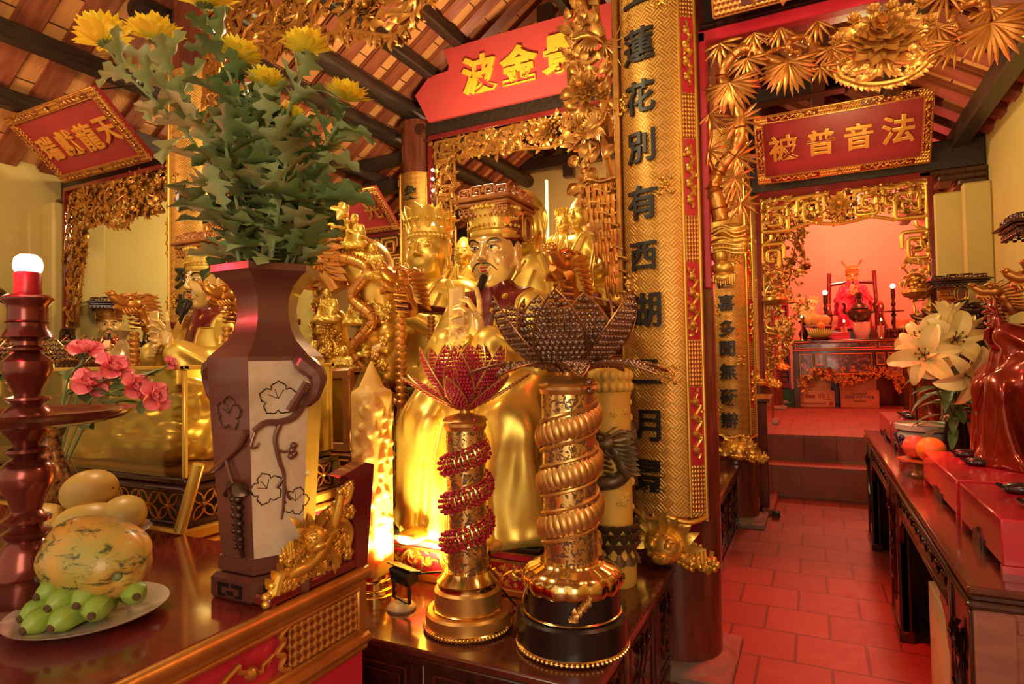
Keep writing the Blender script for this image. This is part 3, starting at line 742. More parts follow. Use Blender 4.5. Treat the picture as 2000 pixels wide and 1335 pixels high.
def couplet(x, y, rz, r, z0, z1, chars, label, seed, ground='weave', lion=True, ink='ink', half=66.0, csz=.165, lion_side=1):
    """half-round gilded board hung on a column: woven ground, red borders, raised rims, lettering, carved foot"""
    t = thing('couplet_board', label, 'couplet board', (x, y, 0), radians(rz), 'couplet boards on the columns'); C = Cy(r)
    H = radians(half) * r; Fh = radians(47) * r; g = .004
    def arc(u0, u1, za, zb, r0, r1, n=20, wav=0.0):
        b = MB(); rows = []
        for i in range(n + 1):
            u = u0 + (u1 - u0) * i / n; zz = za + wav * (abs(u) / H) ** 2 * -.5
            a = u / r; rows.append([(r0*sin(a), -r0*cos(a), zz), (r1*sin(a), -r1*cos(a), zz), (r1*sin(a), -r1*cos(a), zb), (r0*sin(a), -r0*cos(a), zb)])
        return b.loft(rows, True, True, True)
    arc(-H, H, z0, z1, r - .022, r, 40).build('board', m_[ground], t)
    rim = MB()
    for u in (-H, -Fh, Fh, H): rim.tube([C(u, z0 - (.02 if abs(u) == H else 0), .004), C(u, z1, .004)], .008, 8)
    rim.tube([C(-H + 2*H*i/24, z0 - .02*abs(sin(3*pi*i/24)), .005) for i in range(25)], .011, 8)
    rim.build('rim', m_['gold'], t)
    rr = random.Random(seed)
    for s in (-1, 1):
        z = z0 + .02; k = 0
        while z < z1 - .1:
            h = .34 if k % 2 else .20; ze = min(z + h, z1 - .02); u0, u1 = sorted((s * (Fh + .008), s * (H - .008)))
            if k % 2:
                bp = arc(u0, u1, z, ze, r, r + .002, 4).build('border_panel', m_['red'], t); gold = MB()
                P = C.at((u0 + u1) / 2); Q = Pl(C((u0+u1)/2, 0, .004), (0,0,1), P.ax, P.nz); squiggle(gold, Q, z + .03, ze - .03, 0, seed + k, .020, .009, 4)
                for j in range(9): leaf(gold, (rr.uniform(z+.02, ze-.02), rr.uniform(-.02, .02), 0), Q, rr.uniform(0, 6.3), .028, .015, rr)
                gold.build('border_scroll', m_['gold'], bp)
            else: arc(u0, u1, z, ze, r, r + .004, 4).build('border_diaper', m_['diaper'], t)
            z = ze + .004; k += 1
    orn = MB()
    for i in range(int((z1 - z0) / .42)):
        z = z0 + .2 + .42 * i; u = (1 if i % 2 else -1) * Fh * .58; P = C.at(u); Q = Pl(C(u, z, .003), P.ax, (0,0,1), P.nz)
        cloudlet(orn, Q, (0, 0, 0), .022); squiggle(orn, Q, -.05, .05, -.03, seed + i, .014, .005, 2); squiggle(orn, Q, -.04, .05, .035, seed + 9 + i, .012, .004, 2)
    orn.build('relief_cloud', m_['gold'], t)
    for ch, z, sz in chars:
        let = MB()
        sz *= .93; V, F = glyph(ch, sz, .006, sz * .016, sz * .1, 0, 1.0); W = []
        for p in V: W.append(C(p[0], z + p[1], .002 + p[2] + .006))
        let.add(W, F); let.build('lettering', m_[ink], t)
    if lion:
        f = MB(); P = C.at(.0); mask_of_lion(f, Pl(C(.06 * lion_side, z0 - .13, -.02), C.at(.06*lion_side).ax, (0,0,1), C.at(.06*lion_side).nz), (0, 0, 0), .145, seed, lion_side)
        f.build('carved_lion', m_['gold'], t)
        rb = MB(); arcp = arc(-H*.9, H*.9, z0 - .20, z0 + .004, r - .024, r - .010, 20); rb.merge(arcp); rb.build('foot_panel', m_['red_dark'], t)
    return t
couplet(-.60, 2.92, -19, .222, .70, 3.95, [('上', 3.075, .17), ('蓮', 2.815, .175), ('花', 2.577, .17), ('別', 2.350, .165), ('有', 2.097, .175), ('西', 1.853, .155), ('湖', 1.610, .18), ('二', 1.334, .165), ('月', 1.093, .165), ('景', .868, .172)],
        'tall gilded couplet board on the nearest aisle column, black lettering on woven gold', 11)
couplet(-.62, 5.50, -4, .205, .74, 3.3, [(c_, z_, .150) for c_, z_ in zip('慶喜多聞無礙辯', (2.028, 1.837, 1.625, 1.456, 1.266, 1.055, .865))],
        'gilded couplet board on the second aisle column, seen past the carved bamboo', 23, 'weave_dull')
couplet(-.62, 8.1, -4, .195, 1.22, 3.4, [], 'gilded couplet board on the third aisle column over the dark wooden screen', 31, 'weave_dull', half=62)
couplet(-.60, 10.2, -4, .19, 1.38, 3.4, [], 'gilded couplet board on the farthest aisle column by the far altar', 37, 'weave_dull', half=62)
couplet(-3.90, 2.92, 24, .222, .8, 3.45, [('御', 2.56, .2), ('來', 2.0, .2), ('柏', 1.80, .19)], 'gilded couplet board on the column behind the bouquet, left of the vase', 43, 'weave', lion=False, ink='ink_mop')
couplet(-3.83, 5.50, 10, .205, 1.4, 3.42, [('奐', 3.20, .17)], 'gilded couplet board on the rear column left of the string of bulbs', 47, 'weave_dull', lion=False, ink='ink_mop')
# ================================================================ carved frames between the columns
# --- bamboo frame over the aisle, in the plane Y = 2.85
t = thing('carved_bamboo_frame', 'gilded openwork frame of bamboo and a large peony over the red aisle, red lacquer rails', 'carved frame', (0, 2.85, 0), group='carved frames between the columns')
P = Pl((0, 0, 0), (1,0,0), (0,0,1))
b = MB(); b.box((-.43, -.03, 1.70), (-.395, .03, 2.865), .006); b.box((-.43, -.03, 2.815), (1.14, .03, 2.87), .006); b.box((1.105, -.03, 1.70), (1.14, .03, 2.865), .006)
b.build('red_rail', m_['red'], t)
XM = .36                                    # mid-line of the bay
tr = [(-0.354,2.006),(-0.367,2.095),(-0.383,2.144),(-0.371,2.208),(-0.341,2.252),(-0.285,2.307),(-0.257,2.378),(-0.265,2.490),(-0.312,2.602),(-0.334,2.660),(-0.298,2.717),(-0.249,2.750),(-0.203,2.743),(-0.158,2.709),(-0.109,2.675),(-0.049,2.638),(0.016,2.647),(0.041,2.687),(0.030,2.730),(-0.005,2.752),(-0.048,2.745),(-0.057,2.712),(-0.034,2.692),(-0.014,2.701)]
def bamboo(mb, pts, r0, r1, P, k=5):
    q = catmull([P(x, z, .012 * sin(i * 1.3)) for i, (x, z) in enumerate(pts)], k); n = len(q)
    R = [(r0 + (r1 - r0) * i / n) * (1 + .16 * (abs(((i / 7.0) % 1) - .5) * 2) ** 6) for i in range(n)]
    mb.tube(q, R, 9)
    for i in range(3, n - 2, 7):
        d = vnorm(q[i+1] - q[i-1]); mb.lathe([(R[i]*1.02, -.004), (R[i]*1.32, 0), (R[i]*1.02, .004)], 9, q[i], d)
rt = [(0.478,2.632),(0.531,2.633),(0.521,2.690),(0.539,2.726),(0.575,2.738),(0.610,2.734),(0.624,2.702),(0.608,2.671),(0.579,2.682)]
b = MB(); bamboo(b, tr, .036, .013, P); bamboo(b, rt, .012, .018, P); bamboo(b, [(0.531,2.633),(0.575,2.592),(0.630,2.594),(0.699,2.588),(0.80,2.62),(.93,2.70),(1.02,2.66),(1.07,2.50),(1.05,2.3),(1.09,2.1),(1.06,1.95)], .016, .034, P)
for br in ([(-.371,2.208),(-.40,2.30),(-.385,2.40),(-.40,2.48)], [(-.34,2.02),(-.30,2.10),(-.275,2.17)], [(-.33,2.08),(-.29,2.16),(-.27,2.07)], [(-.257,2.40),(-.24,2.44),(-.25,2.56)], [(-.31,2.60),(-.25,2.585),(-.18,2.60),(-.12,2.63)],
           [(-.25,2.75),(-.17,2.765),(-.12,2.795)], [(-.158,2.709),(-.10,2.72),(-.06,2.715)], [(-.385,2.62),(-.40,2.55),(-.41,2.5)], [(.04,2.69),(.10,2.67),(.13,2.70)], [(-.05,2.64),(.02,2.60),(.06,2.597),(.12,2.60)], [(.478,2.632),(.43,2.66),(.40,2.65)], [(.53,2.63),(.50,2.58),(.45,2.57)], [(.61,2.734),(.68,2.77),(.76,2.76),(.86,2.79)], [(.8,2.62),(.85,2.58),(.9,2.59)]):
    bamboo(b, br, .011, .007, P, 4)
b.build('bamboo_stems', m_['gold_red'], t)
b = MB(); r = random.Random(5)
for x, z, a, n, sp, L in [(-0.333,2.793,-1.4,8,3.4,.12),(-0.193,2.804,-1.5,7,2.4,.115),(-0.087,2.804,-1.5,6,2.0,.11),(-0.225,2.700,-1.35,10,3.2,.125),(-0.390,2.482,-.9,8,3.6,.115),(-0.262,2.434,-1.3,11,4.6,.125),(0.105,2.665,-1.4,9,3.2,.12),(0.063,2.597,-.9,7,2.8,.09),(0.055,2.792,-1.5,6,2.0,.10),(-0.275,2.276,-.7,8,3.4,.115),(-0.288,2.184,-1.0,10,5.2,.10),(-0.264,2.068,-1.2,9,4.6,.095),(-0.396,2.319,-.8,7,3.2,.10),
                       (0.499,2.789,-1.5,7,2.6,.12),(0.469,2.657,-1.2,8,3.0,.115),(0.523,2.581,-2.6,7,2.2,.12),(0.636,2.685,-1.4,9,3.2,.11),(0.739,2.643,.3,7,2.6,.12),(.86,2.74,-1.2,8,3,.12),(1.0,2.78,-1.8,8,3,.12),(1.04,2.62,-2,8,3.2,.12),(.93,2.62,-1.4,8,2.6,.11),(1.05,2.40,-2.2,9,3.2,.11),(1.03,2.2,-2.0,9,4,.11)]:
    fan(b, (x, z, .02), P, a, L, n, sp, r)
for x, z, a, sp, L in ((-0.060,2.638,-1.5,3.4,.15),(-0.296,2.601,-1.35,3.6,.155),(0.631,2.621,-1.2,3.5,.165)):
    fan(b, (x, z, .035), P, a, L, 17, sp, r, L * .17)
for i in range(14):
    x = -.40 + .145 * r.random(); z = 2.0 + .03*r.random(); b.petal(P(x, z, .0), P.d(1.57 + r.uniform(-.6, .6), .1), P.nz, .09, .022, nu=4, nv=2, curl=-.4)
b.build('bamboo_leaves', m_['gold_red'], t)
# rock with dripping ledges at the foot of the strip
for side, x0 in ((1, -.395), (-1, 1.105)):
    b = MB()
    X = lambda x: x0 + side * x
    for k, (x, z, w, h) in enumerate(((.005,1.955,.145,.05),(.0,1.905,.16,.05),(.06,1.88,.10,.05),(.0,1.85,.07,.08),(.0,1.79,.09,.06),(-.01,1.745,.10,.05))):
        b.ell(P(X(x + w/2), z, .0), (w*.55, .04, h*.62), 14, 9)
    for k in range(10):
        x = .01 + .014*k; L = .03 + .035*abs(sin(k*1.7)); b.tube([P(X(x), 1.90, .025), P(X(x + .004), 1.90 - L, .03), P(X(x), 1.895 - L*1.3, .025)], [.009, .008, .003], 6)
        b.tube([P(X(x*.7), 1.755, .025), P(X(x*.7), 1.745 - L*.6, .03)], [.008, .003], 6)
    for k in range(7): b.tube(catmull([P(X(.0), 1.965 - .018*k, .035), P(X(.05), 1.975 - .018*k + .01*sin(k), .042), P(X(.10), 1.955 - .018*k, .042), P(X(.145), 1.965 - .02*k, .03)], 4), .004, 5)
    cloudlet(b, P, (X(-.02), 1.735, .01), .035); b.build('carved_rock', m_['gold'], t)
b = MB(); r = random.Random(9)
for cx in (.287,):
    for l, (R, n, up) in enumerate(((.132, 14, .0), (.112, 12, .15), (.088, 9, .38), (.068, 6, .75), (.045, 5, 1.3))):
        for k in range(n):
            a = 2*pi*(k + .5*(l % 2))/n + r.uniform(-.12, .12); sq = .68 if sin(a) > 0 else .55
            d = vnorm(P.ax*cos(a) + P.ay*sin(a)*sq + P.nz*up*.6); b.petal(P(cx, 2.655 + .012*l, .015 + .014*l), d, P.nz, R*(.8 + .2*abs(cos(a)))*r.uniform(.85, 1.1), R*(.50 if l < 2 else .85), curl=.55, cup=.5, nu=6, nv=4, tip=1.5, rid=.15)
b.build('peony_flower', m_['gold_soft'], t)
b = MB()
for i in range(16):
    a = 2*pi*i/16 + .1; acanthus(b, (.287 + .12*cos(a), 2.655 + .075*sin(a), -.005), P, a, .085, .06, r)
low = [(0.120,2.60),(0.135,2.55),(0.169,2.523),(0.22,2.495),(0.267,2.484),(0.32,2.482),(0.364,2.490),(.41,2.515),(0.451,2.555),(.47,2.60)]
b.tube(catmull([P(x, z, .01) for x, z in low], 5), .011, 7)
for i in range(30):
    x, z = low[i * 9 // 30]; x2, z2 = low[i * 9 // 30 + 1]; f = (i * 9 / 30) % 1; leaf(b, (x + (x2-x)*f, z + (z2-z)*f, .005), P, atan2(z2-z, x2-x) - .9 + r.uniform(-.2, .2), .038, .02, r)
for s in (-1, 1):
    for pts in ([(.287 + s*.02, 2.60), (.287 + s*.04, 2.56), (.287 + s*.09, 2.545), (.287 + s*.12, 2.565), (.287 + s*.10, 2.59)], [(.287 + s*.01, 2.59), (.287 + s*.03, 2.52), (.287 + s*.07, 2.505), (.287 + s*.10, 2.52)], [(.287 + s*.13, 2.62), (.287 + s*.16, 2.59), (.287 + s*.14, 2.55)]):
        b.tube(catmull([P(x, z, .015) for x, z in pts], 5), .008, 6)
        for x, z in pts[1:]: acanthus(b, (x, z, .015), P, r.uniform(0, 6.28), .045, .035, r)
for x, z in [(0.131,2.704),(0.259,2.79),(0.321,2.785),(0.369,2.756),(0.424,2.774),(0.450,2.697),(0.436,2.602),(0.121,2.637),(0.143,2.61),(.19,2.77)]:
    rosette(b, (x, z, .015), P, .03, 2, 7, r); b.tube(catmull([P(x, z, .01), P((x + .287)/2 + .02, (z + 2.67)/2 + .015, 0), P(.287, 2.68, 0)], 5), .005, 5); leaf(b, (x, z, .01), P, r.uniform(0, 6), .04, .025, r)
b.build('peony_scrolls', m_['gold_soft'], t)

# --- frame of the middle bay: birds, roses and rockwork, plane Y = 2.80
t = thing('carved_bird_frame', 'dense gilded openwork of birds, roses and rocks against the tall couplet board', 'carved frame', (0, 2.80, 0), group='carved frames between the columns')
b = MB()
for x in (-.815, -3.72): MB().box((x, -.03, 1.70), (x + .03, .02, 4.0), .005).build('frame_rail', m_['gold_dark'], t)
strip = [(-1.0, 1.93), (-.93, 1.78), (-.80, 1.70), (-.80, 3.9), (-1.12, 3.9), (-1.08, 3.3), (-1.03, 2.9), (-1.06, 2.75), (-1.0, 2.55), (-1.03, 2.4), (-1.0, 2.2), (-.96, 2.1)]
b = MB(); r = random.Random(21)
carve(b, P, [q for q in strip if q[1] > 2.05] + [(-.80, 2.2)][:0], 22, 26, 150, 5, 1.35, .05)
for pts in ([(-.83,2.2),(-.88,2.5),(-.84,2.8),(-.9,3.1),(-.86,3.5)], [(-.98,2.3),(-.94,2.5),(-.99,2.75),(-.95,3.0),(-1.0,3.3)], [(-.9,2.42),(-.97,2.5),(-.93,2.6),(-.86,2.55),(-.84,2.45)], [(-1.0,2.86),(-.93,2.84),(-.86,2.88),(-.82,2.80),(-.86,2.72)]):
    b.tube(catmull([P(x, z, .0) for x, z in pts], 6), .019, 8)
b.build('branch_carving', m_['gold_dark'], t)
b = MB()
for q, R_, l_, n_ in (((-.955, 2.70, .03), .092, 5, 11), ((-.87, 2.665, .02), .05, 3, 8), ((-.93, 2.25, .02), .045, 3, 8), ((-.9, 3.28, .03), .075, 4, 10)): b = MB(); rosette(b, q, P, R_, l_, n_, r, .35); b.build('rose', m_['gold_soft'], t)
b = MB()
for x, z, a in ((-1.0,2.62,2.6),(-.97,2.61,4.2),(-.88,2.76,.6),(-.99,2.78,2.2),(-.84,2.62,5.6),(-1.01,2.7,3.2),(-.99,2.33,2.4),(-.93,2.34,1.2),(-.87,2.35,.8),(-.99,2.24,3.6),(-.96,2.2,4.4)): b.petal(P(x, z, .02), P.d(a, .15), P.nz, .085, .062, curl=-.7, cup=.4, nu=5, nv=4, rid=.25)
b.build('rose_leaves', m_['gold_dark'], t)
for q in ((-.90, 2.93, .02, .125, 2.5), (-.90, 2.50, .02, .115, .35)): b = MB(); bird(b, P, q[:3], q[3], q[4], r); b.build('phoenix', m_['gold_dark'], t)
b = MB()
for k in range(9):
    z = 2.22 - .055*k; x0 = -.985 + .017*k + .02*sin(k*2.1)
    b.ell(P((x0 - .80)/2, z, -.005), ((-.80 - x0)*.56, .045, .045), 14, 8)
    for j in range(6):
        x = x0 + (-.81 - x0) * (j + .3)/6; L = .05 + .05*abs(sin(j*1.9 + k)); b.tube([P(x, z, .035), P(x + .004, z - L*.6, .042), P(x, z - L, .03)], [.013, .011, .004], 6)
    b.tube(catmull([P(x0, z + .02, .03), P(x0 + .05, z + .035, .045), P(x0 + .1, z + .015, .045), P(-.81, z + .03, .03)], 4), .006, 5)
for k in range(6): leaf(b, (-.92, 1.99, .04), P, .5 + .4*k, .09, .03, r)
b.build('rock_carving', m_['gold_dark'], t)
top = [(-3.70,4.25),(-3.70,3.0),(-3.6,3.3),(-3.469,3.66),(-3.42,3.52),(-3.323,3.46),(-3.18,3.47),(-3.042,3.385),(-2.9,3.42),(-2.777,3.377),(-2.609,3.383),(-2.44,3.36),(-2.3,3.31),(-2.144,3.25),(-2.06,3.26),(-1.96,3.33),(-1.90,3.40),(-1.7,3.5),(-1.55,3.44),(-1.35,3.47),(-1.2,3.40),(-1.1,3.45),(-1.08,4.25)]
b = MB(); carve(b, P, top, 33, 90, 620, 26, 1.5, .085)
bt = [q for q in top if q[1] < 4 and q[0] > -3.69]
for i in range(150):
    k = r.randrange(len(bt) - 1); f = r.random(); x = bt[k][0] + (bt[k+1][0]-bt[k][0])*f; z = bt[k][1] + (bt[k+1][1]-bt[k][1])*f
    leaf(b, (x, z + .01, r.uniform(-.03, .03)), P, -1.6 + r.uniform(-.9, .9), .07, .035, r)
b.tube(catmull([P(x, z + .02, 0) for x, z in bt], 4), .02, 7)
b.build('lintel_carving', m_['gold_dark'], t)
b = MB(); carve(b, P, [(-3.69, 1.8), (-3.45, 2.3), (-3.50, 3.6), (-3.69, 3.6)], 35, 20, 120, 8, 1.5, .07); b.build('side_carving', m_['gold_dark'], t)

# --- frame of the left bay, plane Y = 2.75
t = thing('carved_arch_frame', 'dark gilded arch of tangled carved foliage by the ochre wall at the left', 'carved frame', (0, 2.75, 0), group='carved frames between the columns')
b = MB(); b.box((-5.31, -.03, 2.79), (-4.08, .03, 2.825), .005); b.box((-5.315, -.03, 1.66), (-5.285, .03, 2.80), .005); b.build('red_rail', m_['red_dark'], t)
ins = [(-5.238,1.68),(-5.169,1.788),(-5.134,1.947),(-5.10,2.105),(-5.067,2.263),(-5.03,2.42),(-5.067,2.464),(-4.932,2.50),(-4.833,2.505),(-4.735,2.478),(-4.653,2.449),(-4.546,2.456),(-4.466,2.492),(-4.405,2.515),(-4.275,2.495),(-4.10,2.495)]
b = MB(); carve(b, P, [(-5.285, 1.68), (-5.285, 2.79), (-4.09, 2.79)] + ins[::-1], 44, 60, 560, 42, .95, .045)
b.tube(catmull([P(x, z, 0) for x, z in ins], 4), .013, 6)
for i in range(70):
    k = r.randrange(len(ins) - 1); f = r.random(); leaf(b, (ins[k][0] + (ins[k+1][0]-ins[k][0])*f, ins[k][1] + (ins[k+1][1]-ins[k][1])*f, .0), P, r.uniform(-1.6, .4), .05, .03, r)
b.build('foliage_carving', m_['gold_dark'], t)

# --- rear frame of the middle bay, plane Y = 5.40
t = thing('fretwork_lintel', 'gilded fretwork lintel under the faded red board, with a hanging side strip', 'carved frame', (0, 5.40, 0), group='carved frames between the columns')
b = MB(); b.box((-3.62, -.03, 3.745), (-.8, .03, 3.80), .006); b.box((-3.63, -.03, 2.15), (-3.585, .03, 3.75), .006); b.build('red_rail', m_['red_dark'], t)
b = MB()
for i, x in enumerate((-3.40, -3.02, -2.62, -1.86, -1.46, -1.06)): meander(b, P, x, 3.62, .30, .20, .017, 1 if i < 3 else -1)
for i, z in enumerate((3.36, 3.02, 2.68, 2.38)): meander(b, P, -3.42, z, .22, .25, .016, 1 if i % 2 else -1)
b.tube(fillet([P(-3.56, 3.50, 0), P(-3.2, 3.50, 0), P(-3.1, 3.56, 0), P(-2.7, 3.50, 0), P(-2.24, 3.44, 0), P(-1.8, 3.50, 0), P(-1.3, 3.55, 0), P(-.8, 3.5, 0)], .05), .016, 7)
b.build('fretwork', m_['gold_dark'], t)
b = MB(); carve(b, P, [(-3.57, 3.52), (-3.57, 3.74), (-.8, 3.74), (-.8, 3.52), (-2.24, 3.45)], 51, 40, 330, 10, 1.3, .06); carve(b, P, [(-3.57, 2.2), (-3.57, 3.5), (-3.30, 3.5), (-3.34, 2.2)], 52, 10, 90, 4, 1.2, .05); rosette(b, (-2.24, 3.61, .03), P, .13, 4, 12, r)
b.build('foliage_carving', m_['gold_dark'], t)
bl = thing('bulb_string', 'string of three lit bulbs on the left upright of the rear gilded frame', 'light string', (-3.535, 5.36, 0))
for z in (3.406, 3.31, 3.187):
    MB().ell((0, -.03, z), .016, 10, 8).build('bulb', m_['bulb_warm'], bl)
MB().tube([(0, -.01, 2.9), (0, -.012, 3.2), (0, -.01, 3.5)], .004, 5).build('cable', m_['steel'], bl)
o = MB().box((-.012, -.012, 2.40), (.012, .012, 3.13), .004).build('strip_light', m_['neon']); o.location = (-2.27, 5.40, 0); tag(o, 'upright glowing yellow strip light behind the statues of the middle bay', 'strip light')
# rear frame of the left bay
t = thing('fretwork_arch', 'dark gilded fretwork arch glimpsed between the vase and the crowned praying figure', 'carved frame', (0, 5.40, 0), group='carved frames between the columns')
b = MB(); b.box((-5.31, -.03, 2.79), (-4.0, .03, 2.83), .005); b.build('red_rail', m_['red_dark'], t)
b = MB()
for i, x in enumerate((-4.95, -4.68, -4.42, -4.16)):
    meander(b, P, x, 2.68, .22, .17, .015, 1 if i % 2 else -1); meander(b, P, x + .1, 2.50, .18, .13, .013, -1 if i % 2 else 1)
carve(b, P, [(-5.29, 1.5), (-5.29, 2.78), (-5.0, 2.78), (-5.05, 2.2), (-5.0, 1.9), (-5.15, 1.5)], 55, 20, 190, 14, 1.1, .06)
b.build('fretwork', m_['gold_dark'], t)

# --- frame before the pink niche, plane Y = 5.40
t = thing('carved_niche_frame', 'gilded fretwork frame with two fruit baskets, hung before the glowing pink niche', 'carved frame', (.218, 5.40, 0), group='carved frames between the columns')
b = MB(); b.box((-.60, -.03, 2.685), (.60, .03, 2.735), .006)
for s in (-1, 1): b.box((s*.595 - .018, -.03, 1.20), (s*.595 + .018, .03, 2.70), .006)
b.build('red_rail', m_['red_dark'], t)
b = MB(); bb = MB(); r = random.Random(61)
for s in (-1, 1):
    X = lambda x: s * x
    meander(b, P, X(.47), 2.50, .20, .19, .017, s, -1); meander(b, P, X(.20), 2.56, .19, .19, .017, s, 1)
    b.tube(fillet([P(X(.57), 2.41, 0), P(X(.57), 2.66, 0), P(X(.42), 2.665, 0), P(X(.36), 2.64, 0), P(X(.3), 2.66, 0), P(X(.08), 2.665, 0)], .03), .015, 8)
    b.tube(fillet([P(X(.37), 2.58, 0), P(X(.37), 2.52, 0), P(X(.31), 2.52, 0), P(X(.31), 2.60, 0)], .03), .014, 8)
    b.tube(fillet([P(X(.37), 2.40, 0), P(X(.29), 2.43, 0), P(X(.2), 2.45, 0), P(X(.12), 2.43, 0), P(X(.0), 2.415, 0)], .03), .014, 8)
    meander(b, P, X(.49), 2.20, .165, .20, .016, -s, 1); b.tube(fillet([P(X(.57), 2.40, 0), P(X(.57), 2.30, 0), P(X(.50), 2.34, 0), P(X(.50), 2.38, 0)], .02), .013, 8)
    b.tube(fillet([P(X(.42), 2.10, 0), P(X(.5), 2.06, 0), P(X(.57), 2.06, 0), P(X(.57), 1.75, 0), P(X(.56), 1.62, 0), P(X(.50), 1.60, 0)], .03), .014, 8)
    b.tube(fillet([P(X(.57), 1.72, 0), P(X(.57), 1.58, 0), P(X(.47), 1.56, 0), P(X(.45), 1.62, 0)], .03), .012, 8)
    # basket of fruit
    bb.lathe([(.03, 0), (.075, .012), (.092, .04), (.085, .062), (.06, .07)], 20, P(X(.48), 1.80, .02)); bb.tube([P(X(.48) + .075*cos(a), 1.87 + .11*sin(a), .03) for a in [pi*i/12 for i in range(13)]], .007, 6)
    for k in range(9): bb.ell(P(X(.48) + .055*cos(k*2.4)*(k/9), 1.89 + .04*sin(k*2.4) + .02, .04), .024, 8, 6)
    for k in range(8): acanthus(bb, (X(.48) + .07*cos(k), 1.88 + .05*abs(sin(k)), .02), P, k*.8, .06, .04, r)
    carve(bb, P, [(X(.40), 2.05), (X(.585), 2.4), (X(.585), 1.5), (X(.5), 1.5)], 63 + s, 8, 55, 4, .8, .03, .015)
    for k in range(5): rosette(bb, (X(.52) + .03*cos(k*2), 1.50 - .05*k, .01), P, .032, 2, 6, r); leaf(bb, (X(.53), 1.5 - .05*k, 0), P, r.uniform(0, 6), .05, .03, r)
carve(bb, P, [(-.585, 2.42), (-.585, 2.68), (.585, 2.68), (.585, 2.42), (.25, 2.47), (0, 2.43), (-.25, 2.47)], 66, 24, 210, 12, .8, .035, .015)
cf = MB(); rosette(cf, (0, 2.565, .03), P, .10, 4, 11, r); cf.build('peony_flower', m_['gold_soft'], t); fan(bb, (0, 2.50, .02), P, -1.57, .09, 9, 3.0, r)
b.build('fretwork', m_['gold'], t); bb.build('foliage_and_baskets', m_['gold_dark'], t)
o = thing('bulb_string', 'string of small lit bulbs behind the fretwork of the pink niche', 'light string', (.218, 5.47, 0))
for x, z in ((-.10, 2.577), (.09, 2.577), (-.16, 2.565), (.30, 2.60)): MB().ell((x, 0, z), .014 if abs(x) < .11 else .008, 10, 8).build('bulb', m_['bulb_warm'], o)
MB().tube([(-.4, .01, 2.57), (-.1, .012, 2.59), (.1, .012, 2.59), (.4, .01, 2.61)], .003, 5).build('cable', m_['steel'], o)
# --- vine frame further in, plane Y = 8.0
t = thing('carved_vine_frame', 'thin pierced vine frame against the pink niche, beyond the fretwork', 'carved frame', (0, 8.0, 0), group='carved frames between the columns')
b = MB(); b.box((-.44, -.03, 1.0), (-.40, .03, 3.3), .006); b.box((-.44, -.03, 3.2), (1.14, .03, 3.26), .006); b.build('red_rail', m_['red'], t)
b = MB(); carve(b, P, [(-.40, 1.25), (-.40, 3.2), (-.02, 3.2), (-.02, 2.95), (-.08, 2.7), (-.03, 2.45), (-.12, 2.2), (-.08, 2.0), (-.2, 1.7), (-.26, 1.4)], 71, 60, 60, 6, 1.35, .05, .02)
b.build('vine_carving', m_['gold_dark'], t)
